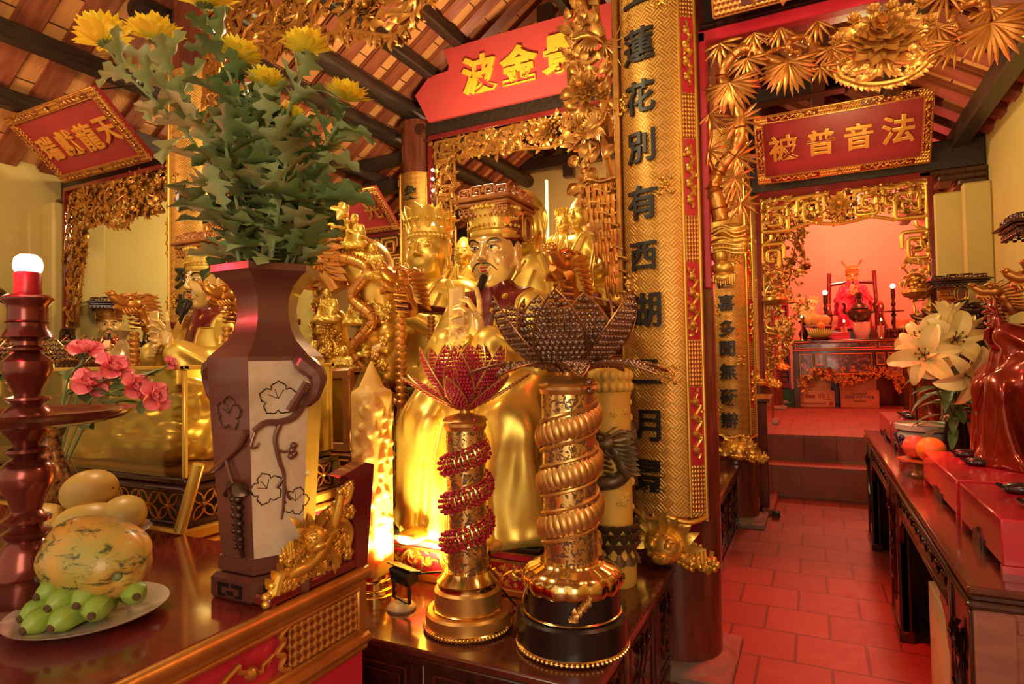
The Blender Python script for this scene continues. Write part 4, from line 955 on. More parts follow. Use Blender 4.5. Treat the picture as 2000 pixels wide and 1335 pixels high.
# ================================================================ hanging lettered boards
def sign_board(name, label, x, y, z, w, h, tilt, chars, panel='red_board', text='gold_text', csz=.2, fr=.055, gap=None, seed=1, weight=.013, group='lettered boards hung across the bays', frame=True):
    """board hung across the hall: bottom edge at z, leaning forward by tilt"""
    t = thing(name, label, 'lettered board', (x, y, z), group=group); U = np.array((0, -sin(tilt), cos(tilt))); P = Pl((0,0,0), (1,0,0), U)
    b = MB(); b.obox(P(0, h/2, -.025), P.ax*(w/2 - .004), P.ay*(h/2 - .004), P.nz*.02, .004); b.build('panel', m_[panel], t)
    if frame:
        b = MB(); f = fr
        for c, ax, ay in (((0, f/2), w/2, f/2), ((0, h - f/2), w/2, f/2)): b.obox(P(*c, .003), P.ax*ax, P.ay*ay, P.nz*.016, .005)
        for s in (-1, 1): b.obox(P(s*(w/2 - f/2), h/2, .003), P.ax*f/2, P.ay*(h/2 - f), P.nz*.016, .005)
        FR = b.build('frame', m_['diaper'], t)
        g = MB(); rd = MB()
        for v in (f/2, h - f/2):
            for u0, u1 in ((-w*.42, -w*.12), (w*.12, w*.42)):
                rd.obox(P((u0+u1)/2, v, .019), P.ax*(u1-u0)/2, P.ay*f*.33, P.nz*.002); squiggle(g, P, u0 + .02, u1 - .02, v, seed, f*.22, f*.075, 6, .022)
                rr = random.Random(seed)
                for k in range(22): leaf(g, (rr.uniform(u0+.01, u1-.01), v + rr.uniform(-f*.22, f*.22), .02), P, rr.uniform(0, 6.3), f*.5, f*.28, rr, .1)
            rosette(g, (0, v, .02), P, f*.42, 2, 7); 
        for s in (-1, 1):
            u = s*(w/2 - f/2); Q = Pl(P(u, h/2, 0), P.ay, -P.ax, P.nz); rd.obox(P(u, h/2, .019), P.ax*f*.33, P.ay*h*.33, P.nz*.002); squiggle(g, Q, -h*.31, h*.31, 0, seed + 3, f*.22, f*.075, 6, .022)
            for k in range(18): leaf(g, (rr.uniform(-h*.31, h*.31), rr.uniform(-f*.22, f*.22), .02), Q, rr.uniform(0, 6.3), f*.5, f*.28, rr, .1)
        for u0, u1, v0, v1 in ((-w/2, w/2, f, f), (-w/2, w/2, h - f, h - f)):
            g.tube([P(u0 + f, v0, .018), P(u1 - f, v1, .018)], .004, 6)
        for s in (-1, 1): g.tube([P(s*(w/2 - f), f, .018), P(s*(w/2 - f), h - f, .018)], .004, 6)
        for s in (-1, 1): g.tube([P(s*w/2, 0, .008), P(s*w/2, h, .008)], .007, 6)
        for v in (0, h): g.tube([P(-w/2, v, .008), P(w/2, v, .008)], .007, 6)
        rd.build('frame_cartouche', m_['red_dark'], FR); g.build('frame_relief', m_['gold_red'], FR)
    for ch, u, v, s in chars:
        L = MB()
        V, F = glyph(ch, s, .006, s * weight, 0, s * .014)
        L.add([P(u + p[0], v + p[1], p[2] + .004) for p in V], F); L.build('lettering', m_[text], t)
    h_ = MB()
    for s in (-1, 1): h_.tube([P(s*w*.32, h, -.02), (s*w*.32, .12, h*.98 + .10)], .006, 6)
    h_.build('hanging_hook', m_['steel'], t)
    return t
sign_board('lettered_board', 'red board with four raised gold characters in a carved gilt frame, over the pink niche', .222, 5.3, 2.785, 1.155, .534, .62, [('被', -.385, .27, .205), ('普', -.125, .27, .205), ('音', .125, .27, .2), ('法', .375, .275, .215)], seed=3)
sign_board('lettered_board', 'red board tilted sharply in a carved gilt frame, high by the ochre wall', -4.70, 2.70, 2.86, 1.09, .54, .83, [('瑞', -.36, .26, .19), ('獻', -.12, .26, .195), ('龍', .13, .26, .205), ('天', .37, .27, .2)], seed=5)
sign_board('lettered_board', 'small red board half hidden behind the dragon tower and the leaves', -4.495, 5.3, 2.83, 1.09, .54, .86, [('光', .35, .27, .22)], seed=8, text='gold_dark')
# great faded board with stepped ends
half = None
t = thing('lettered_board', 'large faded red board with stepped ends and bright yellow characters, hung in the middle bay', 'lettered board', (-2.24, 5.22, 3.87), group='lettered boards hung across the bays')
P = Pl((0,0,0), (1,0,0), (0, -.05, 1)); 
half = [(1.26, 0), (1.41, .30), (1.235, .455), (1.0, .47), (.985, .52), (1.04, .69)]
poly = [(x, z) for x, z in half] + [(-x, z) for x, z in half[::-1]]
MB().prism(poly, (0, .03, 0), P.ax, P.ay, .04).build('panel', m_['pink_board'], t, smooth=False)
for ch, u, s in (('波', -.63, .37), ('金', -.20, .37), ('景', .235, .37)):
    V, F = glyph(ch, s, .012, s * .022, 0, s * .016); MB().add([P(u + p[0], .345 + p[1], p[2] + .03) for p in V], F).build('lettering', m_['yellow_text'], t)
# board whose gilt corner shows above the bamboo frame
sign_board('lettered_board', 'gilt framed red board cut off by the top edge, above the bamboo frame', .366, 2.74, 2.87, 1.42, .5, .5, [], seed=12, fr=.10)
# ================================================================ altars, tables, cabinets
def panel_frame(mb, P, u0, u1, v0, v1, w, t=.012):
    mb.tube([P(u0, v0, t), P(u1, v0, t)], w, 6); mb.tube([P(u0, v1, t), P(u1, v1, t)], w, 6); mb.tube([P(u0, v0, t), P(u0, v1, t)], w, 6); mb.tube([P(u1, v0, t), P(u1, v1, t)], w, 6)
def flower_panel(mb, P, u0, u1, v0, v1, seed, s=.03, n=1):
    """low relief of a flowering plant in a panel"""
    r = random.Random(seed); c = (u0 + u1)/2; h = v1 - v0
    for k in range(n):
        x = c + (k - (n-1)/2) * (u1 - u0) / max(n, 1) * .55; pts = [P(x + .12*(u1-u0)*sin(j*1.3 + seed), v0 + h*(.1 + .8*j/5), .004) for j in range(6)]
        mb.tube(catmull(pts, 4), s*.13, 5)
        for j in range(1, 6):
            leaf(mb, (x + .12*(u1-u0)*sin(j*1.3 + seed), v0 + h*(.1 + .8*j/5), .004), P, r.choice((.6, 2.5)) + r.uniform(-.5, .5), s*1.5, s*.9, r)
        rosette(mb, (x + .12*(u1-u0)*sin(5*1.3 + seed), v0 + h*.88, .005), P, s*1.1, 2, 7, r)
# --- red and gold offering altar in the foreground
t = thing('offering_altar', 'red lacquered altar with gilt carved edge bearing the papaya and the bronze vase', 'altar', (-1.0, 0, 0))
AX0, AY0, AY1, AZ = -2.9, -.55, 1.19, .90
MB().box((AX0, AY0, AZ - .03), (-.012, AY1, AZ - .002), .004).build('tabletop', m_['altar_red'], t)
b = MB()
b.tube([(0, AY0, AZ - .014), (0, AY1, AZ - .014)], .016, 10); b.box((-.03, AY0, AZ - .045), (.004, AY1 - .004, AZ - .022), .005); b.tube([(-.008, AY0, AZ - .05), (-.008, AY1 - .01, AZ - .05)], .008, 8)
b.box((-.03, AY0, AZ - .165), (.004, AY1 - .008, AZ - .145), .006); b.tube([(.006, AY0, AZ - .168), (.006, AY1 - .004, AZ - .168)], .013, 8); b.tube([(-.002, AY0, AZ - .19), (-.002, AY1 - .006, AZ - .19)], .008, 8)
b.box((AX0, AY1 - .03, AZ - .19), (0, AY1 + .003, AZ - .02), .005)
b.build('edge_moulding', m_['gold_red'], t)
b = MB(); b.box((AX0, AY0, 0), (-.02, AY1 - .02, AZ - .03)); b.box((-.03, AY0, .0), (-.004, AY1 - .012, AZ - .18), .003); b.build('carcass', m_['red'], t)
PR = Pl((-.012, 0, 0), (0,1,0), (0,0,1), (1,0,0))
for y0, y1 in ((.95, 1.17), (-.5, -.2)): MB().box((-.03, y0, AZ - .143), (-.004, y1, AZ - .05)).build('diaper_panel', m_['diaper'], t)
b = MB()
squiggle(b, Pl((-.002, 0, AZ - .095), (0,1,0), (0,0,1), (1,0,0)), .25, .90, 0, 3, .025, .0075, 6, .003)
squiggle(b, Pl((-.002, 0, AZ - .095), (0,1,0), (0,0,1), (1,0,0)), -.15, .22, 0, 4, .026, .0085, 4, .003)
b.tube(catmull([PR(.95, AZ-.145, .006), PR(.925, AZ-.13, .006), PR(.935, AZ-.11, .006), PR(.915, AZ-.096, .006), PR(.935, AZ-.08, .006), PR(.925, AZ-.065, .006), PR(.95, AZ-.05, .006)], 4), .006, 6)
b.build('cloud_scroll', m_['gold_red'], t)
b = MB(); lat = MB(); dk = MB()
for y0, y1 in ((.62, 1.10), (.06, .54), (-.5, -.02)):
    for k, g in enumerate((0, .05, .085)): panel_frame(b, PR, y0 + g, y1 - g, .12 + g, AZ - .26 - g, .007 - .001*k, .010)
    dk.box((-.02, y0 + .09, .2), (-.006, y1 - .09, AZ - .35))
    for k in range(3): 
        c = (y0 + y1)/2; fan(lat, (c, AZ - .42 - .1*k, .004), PR, .9 + k, .10, 5, 2.2)
b.build('panel_frame', m_['gold_red'], t); lat.build('panel_carving', m_['gold_red'], t); dk.build('panel_recess', m_['red_dark'], t)
# carved lion fin standing on the far right corner of the altar
t = thing('carved_lion_bracket', 'triangular openwork gilt lion bracket standing on the far corner of the red altar', 'carved bracket', (-1.02, .90, AZ))
P = Pl((0, 0, 0), (0,1,0), (0,0,1), (1,0,0)); r = random.Random(77)
b = MB(); b.box((-.035, -.0, 0), (.012, .30, .022), .004)
b.prism([(.262, .0), (.30, .0), (.330, .24), (.30, .25), (.215, .232), (.255, .215)], (-.032, 0, 0), (0,1,0), (0,0,1), .046)
b.prism([(0, 0), (0, .10), (-.05, .095), (-.12, .11), (-.20, .105), (-.28, .07), (-.33, .03), (-.34, 0)][::-1], (-.035, .29, 0), (1,0,0), (0,0,1), .018)
b.build('bracket_frame', m_['red_dark'], t)
b = MB()
zz = lambda y: .02 + .20 * max(0, (y - .0) / .27) ** 1.15
for i in range(17):
    y = .012 + .25*i/16; cloudlet(b, P, (y, zz(y) - .012 + .010*sin(i*1.9), .0), .021, r)
b.tube(catmull([P(.025, .03, .0), P(.06, .05, .008), (P(.10, .055, .012)), P(.14, .075, .014), P(.175, .11, .012), P(.20, .15, .010), P(.215, .185, .006)], 5), [.008 + .008*sin(pi*i/31) for i in range(31)], 10)
mask_of_lion(b, P, (.112, .115, .012), .056, 5, -1)
for pts in ([(.12, .07), (.14, .045), (.155, .030)], [(.16, .09), (.185, .06), (.20, .03)], [(.075, .05), (.085, .035), (.10, .028)], [(.19, .13), (.225, .12), (.245, .09), (.235, .06)], [(.205, .16), (.235, .17), (.25, .20)], [(.02, .02), (.035, .055), (.05, .05)]):
    b.tube(catmull([P(y, z_, .006) for y, z_ in pts], 5), .0115, 8); cloudlet(b, P, (*pts[-1], .004), .016, r)
for k in range(46):
    y = .035 + .215*r.random(); cloudlet(b, P, (y, .032 + max(0, zz(y) - .055)*r.random(), r.uniform(-.006, .012)), r.uniform(.013, .019), r)
for k in range(30):
    y = .05 + .17*r.random(); leaf(b, (y, .03 + (zz(y) - .04)*r.random(), .010), P, r.uniform(0, 6.3), .026, .013, r)
for i in range(6): b.petal(P(.012 + .015*i, .035 + .012*i, 0), P.d(2.1, .1), P.nz, .03, .02, nu=4, nv=2)
b.build('lion_carving', m_['gold'], t)

# --- low dark cabinet carrying the lamps and the kings
t = thing('low_cabinet', 'low glossy dark wood cabinet with carved panels under the lotus lamps', 'cabinet', (-.57, 1.62, 0))
LZ = .48
b = MB(); b.box((-1.13, 0, LZ - .028), (.0, 1.28, LZ), .006); 
b.build('worktop', m_['wood_red'], t)
MB().box((-1.11, .03, .05), (-.03, 1.26, LZ - .06)).build('carcass', m_['wood'], t)
b = MB(); b.box((-1.12, .01, LZ - .06), (-.01, 1.27, LZ - .03), .008); b.box((-1.12, .02, 0), (-.02, 1.26, .06), .006)
for y in (.05, .40, .82, 1.22): b.box((-.032, y - .022, .05), (-.018, y + .022, LZ - .05), .004)
for x in (-.06, -.60, -1.09): b.box((x - .022, .018, .05), (x + .022, .032, LZ - .05), .004)
b.build('rails_and_stiles', m_['wood'], t)
PF = Pl((0, .028, 0), (1,0,0), (0,0,1)); PS = Pl((-.028, 0, 0), (0,1,0), (0,0,1), (1,0,0))
fr = MB(); cv = MB()
for i, (x0, x1) in enumerate(((-.58, -.08), (-1.08, -.62))):
    panel_frame(fr, PF, x0 + .035, x1 - .035, .09, LZ - .085, .0045, .004); panel_frame(fr, PF, x0 + .06, x1 - .06, .11, LZ - .11, .003, .004); pf_ = fr.build('door_panel_frame', m_['wood_red'], t); fr = MB(); flower_panel(cv, PF, x0 + .08, x1 - .08, .12, LZ - .12, 4 + i, .034, 2); cv.build('flower_carving', m_['wood'], pf_); cv = MB()
for i, (y0, y1) in enumerate(((.07, .38), (.42, .80), (.84, 1.20))):
    panel_frame(fr, PS, y0 + .03, y1 - .03, .09, LZ - .085, .0045, .004); pf_ = fr.build('end_panel_frame', m_['wood_red'], t); fr = MB(); flower_panel(cv, PS, y0 + .05, y1 - .05, .10, LZ - .09, 14 + i, .034, 2); cv.build('flower_carving', m_['wood'], pf_); cv = MB()

# --- plinth of the near king
def plinth(x, y, label, w=.74, d=.66, h=.205, z=LZ):
    t = thing('carved_plinth', label, 'plinth', (x, y, z), group='carved plinths of the golden kings')
    MB().box((-w/2 - .01, -d/2 - .01, h - .022), (w/2 + .01, d/2 + .01, h), .005).build('top_slab', m_['black_gloss'], t)
    b = MB(); b.box((-w/2, -d/2, h - .06), (w/2, d/2, h - .022), .008); b.box((-w/2 + .03, -d/2 + .03, .02), (w/2 - .03, d/2 - .03, h - .06)); b.build('body', m_['red'], t)
    b = MB(); g = MB()
    for s in (0, 1):
        z0 = h - .06 if s == 0 else h - .066
        for a, c in (((-w/2, -d/2), (w/2, -d/2)), ((w/2, -d/2), (w/2, d/2)), ((-w/2, -d/2), (-w/2, d/2))): b.tube([(*a, h - .062 - .0*s), (*c, h - .062)], .007, 6); b.tube([(*a, h - .026), (*c, h - .026)], .005, 6)
    b.box((-w/2 + .02, -d/2 + .02, 0), (w/2 - .02, d/2 - .02, .03), .006)
    r = random.Random(5)
    for Pq, L in ((Pl((0, -d/2 + .03, 0), (1,0,0), (0,0,1)), w), (Pl((w/2 - .03, 0, 0), (0,1,0), (0,0,1), (1,0,0)), d)):
        g = MB(); carve(g, Pq, [(-L/2 + .03, .035), (L/2 - .03, .035), (L/2 - .03, h - .07), (-L/2 + .03, h - .07)], 81, 10, 70, 5, .55, .035, .006)
        for s in (-1, 1): squiggle(g, Pq, s*L*.12, s*L*.42, h*.42, 7, .018, .006, 3, .01)
        g.build('gilt_carving', m_['gold'], t)
    b.build('gilt_moulding', m_['gold_red'], t); return t
plinth(-1.32, 2.43, 'carved red and gold plinth under the near bearded king')

# --- glass case with the reclining figure, on its own altar
t = thing('case_altar', 'carved gilt and red altar block carrying the glass case, behind the fruit', 'altar', (-2.45, 1.70, 0))
b = MB(); b.box((-.85, -.49, 0), (.72, .21, .86)); b.build('carcass', m_['red'], t)
b = MB(); b.box((-.87, -.50, .86), (.735, .22, .90), .008); b.tube([(.735, -.49, .845), (.735, .21, .845)], .012, 8); b.tube([(-.86, -.50, .845), (.735, -.50, .845)], .012, 8)
squiggle(b, Pl((.72, 0, .78), (0,1,0), (0,0,1), (1,0,0)), -.45, .18, 0, 9, .03, .010, 7, .004); b.build('gilt_edge', m_['gold'], t)
t = thing('glass_case', 'long gold framed glass case holding a reclining golden figure, on a latticed dark base', 'glass case', (-2.45, 1.70, .90))
CX0, CX1, CY0, CY1 = -.80, .72, -.48, .20
b = MB()
b.box((CX0, CY0, .105), (CX1, CY1, .125), .005); b.box((CX0 + .02, CY0 + .02, .125), (CX1 - .02, CY1 - .02, .150), .006); b.box((CX0, CY0, .0), (CX1, CY1, .018), .004)
for x, y in ((CX0, CY0), (CX1 - .035, CY0), (CX1 - .035, CY1 - .035), (CX0, CY1 - .035), (-.3, CY0), (.2, CY0)): b.box((x, y, .01), (x + .035, y + .035, .11), .004)
b.build('base_frame', m_['wood'], t)
lat = MB()
def petal_lattice(mb, P, u0, u1, v0, v1, n, rad=.0035):
    s = (u1 - u0)/n; h = v1 - v0
    for k in range(n):
        c = u0 + s*(k + .5); m = (v0 + v1)/2
        for a, b_ in (((-1,-1),(1,1)), ((-1,1),(1,-1))):
            p0, p1 = np.array((c + a[0]*s/2, m + a[1]*h/2)), np.array((c + b_[0]*s/2, m + b_[1]*h/2)); nrm = np.array((-(p1-p0)[1], (p1-p0)[0])); nrm = nrm/np.linalg.norm(nrm)
            for q in (-1, 1):
                mb.tube([P(*(p0 + (p1-p0)*i/10 + nrm*q*h*.16*sin(pi*i/10*2) ** 1 * (1 if i <= 5 else -1)), 0) for i in range(11)], rad, 5)
        mb.ell(P(c, m, 0), rad*3, 7, 5)
petal_lattice(lat, Pl((0, CY0 + .012, 0), (1,0,0), (0,0,1)), CX0 + .04, CX1 - .04, .018, .105, 15); petal_lattice(lat, Pl((CX1 - .012, 0, 0), (0,1,0), (0,0,1), (1,0,0)), CY0 + .04, CY1 - .04, .018, .105, 8)
lat.build('petal_lattice', m_['gold_red'], t)
MB().box((CX0 + .03, CY0 + .04, .15), (CX1 - .03, CY1 - .03, .158)).build('glossy_bed', m_['wood_amber'], t)
GT = .485
b = MB()
for x, y in ((CX0 + .015, CY0 + .015), (CX1 - .03, CY0 + .015), (CX1 - .03, CY1 - .03), (CX0 + .015, CY1 - .03)): b.box((x, y, .15), (x + .014, y + .014, GT), .003)
for z_ in (GT,):
    b.box((CX0 + .01, CY0 + .01, z_), (CX1 - .01, CY0 + .03, z_ + .014), .003); b.box((CX0 + .01, CY1 - .03, z_), (CX1 - .01, CY1 - .01, z_ + .014), .003); b.box((CX0 + .01, CY0 + .01, z_), (CX0 + .03, CY1 - .01, z_ + .014), .003); b.box((CX1 - .03, CY0 + .01, z_), (CX1 - .01, CY1 - .01, z_ + .014), .003)
for x in (-.28, .24): b.box((x, CY1 - .03, .15), (x + .03, CY1 - .015, GT), .003)
b.build('gilt_frame', m_['gold_pale'], t)
MB().box((CX0 + .02, CY1 - .022, .15), (CX1 - .02, CY1 - .016, GT)).build('gold_back_panel', m_['gold_pale'], t)
for nm, lo, hi in (('front_pane', (CX0 + .02, CY0 + .018, .15), (CX1 - .02, CY0 + .022, GT)), ('side_pane', (CX1 - .024, CY0 + .02, .15), (CX1 - .020, CY1 - .02, GT)), ('top_pane', (CX0 + .02, CY0 + .02, GT + .003), (CX1 - .02, CY1 - .02, GT + .007))):
    MB().box(lo, hi).build(nm, m_['pane'], t, smooth=False)
o = MB().tube([(0, 0, 0), (.06, .02, .20)], .017, 12).build('gilt_rod', m_['gold_pale']); o.location = (-1.705, 1.19, .905); tag(o, 'short gilt rod leaning against the corner of the glass case', 'rod')

# --- small glazed cabinet and fretted stand between the vase and the glowing candle
t = thing('glazed_box', 'small honey wood box with a glazed door, between the vase and the glowing candle', 'display box', (-2.05, 2.12, 1.0))
b = MB(); b.box((-.20, -.02, 0), (.20, .02, .04), .006); b.box((-.20, -.02, .32), (.20, .02, .37), .008); b.box((-.20, -.02, .03), (-.155, .02, .33), .005); b.box((.155, -.02, .03), (.20, .02, .33), .005)
b.box((-.19, .0, 0), (.19, .19, .012)); b.box((-.19, .18, 0), (.19, .19, .36)); b.box((-.20, .0, .355), (.20, .20, .375), .004); b.build('wooden_frame', m_['wood_amber'], t)
MB().box((-.155, -.004, .04), (.155, .0, .32)).build('pane', m_['pane'], t, smooth=False)
MB().box((-.15, .15, .02), (.15, .17, .34)).build('gold_backing', m_['gold_pale'], t, smooth=False)
MB().box((.192, -.026, .10), (.205, -.016, .15)).build('hinge', m_['brass_dull'], t)
t = thing('fretted_stand', 'dark red stand with a gilt square longevity fret, under the glazed box', 'stand', (-2.05, 2.22, LZ))
b = MB(); b.box((-.23, -.12, 0), (.23, .09, .52), .01); b.box((-.25, -.13, .25), (.25, .10, .28), .008); b.build('body', m_['red_dark'], t)
b = MB(); Pq = Pl((.12, -.12, .385), (1,0,0), (0,0,1))
for s in (-1, 1):
    for k, (x, z_) in enumerate(((.0, 0), (.06, 0))): pass
    b.tube(fillet([Pq(s*.075, .10, .004), Pq(s*.02, .10, .004), Pq(s*.02, .07, .004), Pq(s*.075, .07, .004), Pq(s*.075, .035, .004), Pq(s*.02, .035, .004)], .004), .005, 6)
    b.tube(fillet([Pq(s*.075, -.10, .004), Pq(s*.02, -.10, .004), Pq(s*.02, -.07, .004), Pq(s*.075, -.07, .004), Pq(s*.075, -.035, .004), Pq(s*.02, -.035, .004)], .004), .005, 6)
b.tube([Pq(0, .10, .004), Pq(0, -.10, .004)], .005, 6); b.tube([Pq(-.075, 0, .004), Pq(.075, 0, .004)], .005, 6); panel_frame(b, Pq, -.10, .10, -.122, .122, .004, .004)
b.build('longevity_fret', m_['gold_red'], t)

# --- long dark table along the right wall
t = thing('long_offering_table', 'long dark red polished table along the right wall, carved apron and legs, statues on top', 'table', (.335, 1.92, 0))
RZ, RL, RW = .80, 3.55, .80
MB().box((0, 0, RZ - .022), (RW, RL, RZ), .005).build('tabletop', m_['wood_red'], t)
b = MB()
b.box((.006, .006, RZ - .040), (RW, RL, RZ - .022), .006); b.box((-.004, -.004, RZ - .058), (RW, RL, RZ - .038), .008); b.box((.012, .012, RZ - .075), (RW, RL, RZ - .056), .004)
b.build('top_moulding', m_['wood'], t)
legs = ((.02, .30), (1.58, 1.94), (3.10, 3.45))
for y0, y1 in legs:
    b = MB(); b.box((.012, y0, 0), (.05, y1, RZ - .06), .006); b.box((.005, y0, .0), (.058, y0 + .03, RZ - .07), .004); b.box((.005, y1 - .03, 0), (.058, y1, RZ - .07), .004); b.box((.0, y0 - .012, 0), (.065, y1 + .012, .05), .006)
    b.box((.05, y1 - .04, 0), (RW - .02, y1 - .01, RZ - .06)); 
    flower_panel(b, Pl((.010, 0, 0), (0,-1,0), (0,0,1), (-1,0,0)), -y1 + .04, -y0 - .04, .10, RZ - .12, int(y0*10), .04, 2)
    b.build('leg', m_['wood'], t)
ap = MB(); PA = Pl((.02, 0, 0), (0,-1,0), (0,0,1), (-1,0,0))
for y0, y1 in ((.32, 1.58), (1.95, 3.10)):
    ap.box((.02, y0, RZ - .16), (.045, y1, RZ - .06), .004); ap.box((.006, y0, RZ - .175), (.05, y1, RZ - .155), .006)
    for k in range(int((y1 - y0)/.055)): ap.ell(PA(-y0 - .03 - .055*k, RZ - .112, .0), (.010, .017, .012), 8, 6)
    for k in range(int((y1 - y0)/.12)): rosette(ap, (-y0 - .06 - .12*k, RZ - .112, .004), PA, .02, 2, 6)
    for s_, yy in ((1, y0), (-1, y1)):
        ap.prism([(-s_*0, 0), (-s_*.16, 0), (-s_*.14, -.03), (-s_*.07, -.06), (-s_*.04, -.13), (0, -.16)][::int(s_)], (.03, yy, RZ - .17), (0,-1,0), (0,0,1), .02)
ap.build('carved_apron', m_['wood'], t)
b = MB(); b.box((.03, .01, .02), (RW, .03, RZ - .06)); b.build('end_panel', m_['wood_end_lit'], t)
b = MB(); PE = Pl((0, .010, 0), (1,0,0), (0,0,1)); panel_frame(b, PE, .13, RW - .05, .14, RZ - .13, .006, .002); b.box((.012, .0, 0), (.10, .03, RZ - .06), .005); b.box((.10, .003, RZ - .11), (RW, .02, RZ - .075), .004); b.build('end_frame', m_['wood_end_lit'], t)
MB().ell((.33, -.006, RZ - .225), (.022, .014, .014), 12, 8).build('door_knob', m_['bronze'], t)
# carton, bin and board under the table
t = thing('cardboard_carton', 'brown cardboard carton standing on end under the near half of the long table', 'carton', (.405, 2.66, 0))
b = MB(); b.box((0, 0, 0), (.22, .42, .44), .004); b.build('box', m_['card'], t); MB().box((.02, .02, .44), (.2, .40, .446)).build('flap', m_['card'], t)
o = MB().lathe([(.085, 0), (.10, .23), (.107, .235), (.10, .238), (.085, .01)], 20).build('waste_bin', m_['bronze']); o.location = (.50, 2.50, 0); tag(o, 'small dark waste bin leaning by the carton under the long table', 'bin')
t = thing('cardboard_carton', 'cardboard carton with an open flap deep under the middle of the long table', 'carton', (.55, 3.95, 0)); MB().box((0, 0, 0), (.3, .4, .62), .004).build('box', m_['card'], t); MB().box((-.04, .0, .60), (.0, .3, .64)).build('flap', m_['card'], t)

# --- low carved cabinet between the aisle columns, with what stands on it
t = thing('aisle_cabinet', 'low dark carved cabinet between the first two aisle columns', 'cabinet', (-.57, 3.16, 0))
b = MB(); b.box((-.36, 0, .03), (-.02, 2.1, .47)); b.build('carcass', m_['wood'], t)
MB().box((-.37, 0, .47), (.015, 2.12, .50), .008).build('worktop', m_['wood_red'], t)
b = MB(); Pq = Pl((-.02, 0, 0), (0,1,0), (0,0,1), (1,0,0))
b.box((-.03, 0, 0), (.0, 2.1, .05), .006); b.box((-.03, 0, .43), (.004, 2.1, .468), .006)
for k in range(6):
    y0 = .03 + .345*k; panel_frame(b, Pq, y0, y0 + .31, .07, .41, .008, .006); flower_panel(b, Pq, y0 + .03, y0 + .28, .08, .40, 60 + k, .04, 2)
b.build('panel_carving', m_['wood'], t)
t = thing('porcelain_vase', 'white porcelain vase beside the near column, over the aisle cabinet', 'vase', (-.66, 3.5, .5))
MB().lathe([(.05, 0), (.055, .02), (.07, .12), (.095, .24), (.10, .30), (.08, .38), (.04, .43), (.035, .47), (.05, .49)], 28).build('body', m_['porcelain'], t)
for k in range(6):
    o = MB().box((-.11, -.08, 0), (.11, .08, .034), .003).build('paper_box', m_['porcelain']); o.location = (-.70 - .004*k + .01*(k % 2), 3.3, .5 + .0345*k); o.rotation_euler = (0, 0, .1*(k % 3)); tag(o, ['lowest', 'second lowest', 'third from the bottom', 'third from the top', 'second from the top', 'topmost'][k] + ' pale flat box of the stack beside the near column', 'box', 'stack of pale boxes on the aisle cabinet')
t = thing('wooden_screen', 'tall dark wooden chest on skids between the second and third aisle columns', 'chest', (-.78, 5.80, 0))
b = MB(); b.box((-.5, 0, .06), (.40, .7, .98), .008); b.build('body', m_['wood_red'], t); b = MB(); b.box((-.52, -.02, .98), (.42, .72, 1.01), .008); b.build('top', m_['wood'], t)
b = MB(); b.box((.34, -.06, .0), (.44, .76, .06), .01); b.build('skid', m_['rafter'], t)
t = thing('power_strip', 'black power plug with a small light on the chest skid by the steps', 'power plug', (-.32, 5.68, .06)); MB().box((-.03, -.03, -.05), (.03, .03, -.0), .008).build('plug', m_['black_gloss'], t); MB().ell((.03, -.0, -.02), .008, 8, 6).build('indicator', m_['white'], t)
# ================================================================ statues
def add_head(s, c, R=1.0, ear=1.0, bald=True, k=.012):
    """skull, jaw, nose, brows, eyes, lips, ears; face towards -Y"""
    c = np.asarray(c, float); p = lambda x, y, z: c + np.array((x, y, z)) * R
    s.ell(c, np.array((.093, .108, .135))*R, k); s.ell(p(0, -.022, -.065), np.array((.078, .080, .085))*R, k*2); s.ell(p(0, -.062, -.122), np.array((.034, .034, .026))*R, k*1.5)
    for q in (-1, 1):
        s.ell(p(q*.046, -.062, -.045), np.array((.036, .032, .036))*R, k*2)
        s.ell(p(q*.040, -.112, .004), np.array((.027, .016, .013))*R, .006*R, op='s')
        s.ell(p(q*.040, -.094, .004), np.array((.025, .015, .0105))*R, .003*R)
        s.cap(p(q*.016, -.106, .030), p(q*.066, -.086, .034), .008*R, .005*R, .010*R)
        s.ell(p(q*.014, -.114, -.040), np.array((.011, .012, .009))*R, .006*R)
        s.ell(p(q*.097, .012, -.008), np.array((.013, .028, .046*ear))*R, .006*R); s.ell(p(q*.101, .006, -.058*ear), np.array((.011, .016, .026*ear))*R, .008*R); s.ell(p(q*.109, .008, -.004), np.array((.006, .016, .028*ear))*R, .004*R, op='s')
    s.cap(p(0, -.104, .024), p(0, -.124, -.034), .009*R, .013*R, .010*R)
    s.cap(p(-.020, -.100, -.074), p(.020, -.100, -.074), .0065*R, None, .005*R); s.cap(p(-.016, -.099, -.088), p(.016, -.099, -.088), .008*R, None, .005*R); s.box(p(0, -.112, -.0805), np.array((.022, .006, .0016))*R, .001*R, .002*R, op='s')
def fold(s, fn):
    X, Y, Z = s.ax[0][:, None, None], s.ax[1][None, :, None], s.ax[2][None, None, :]; s.D += fn(X, Y, Z).astype(np.float32); return s
def cutz(s, z=0.0): s.D = np.maximum(s.D, (z - s.ax[2])[None, None, :]); return s
def sstep(e0, e1, x):
    t = np.clip((x - e0) / (e1 - e0), 0, 1); return t * t * (3 - 2 * t)
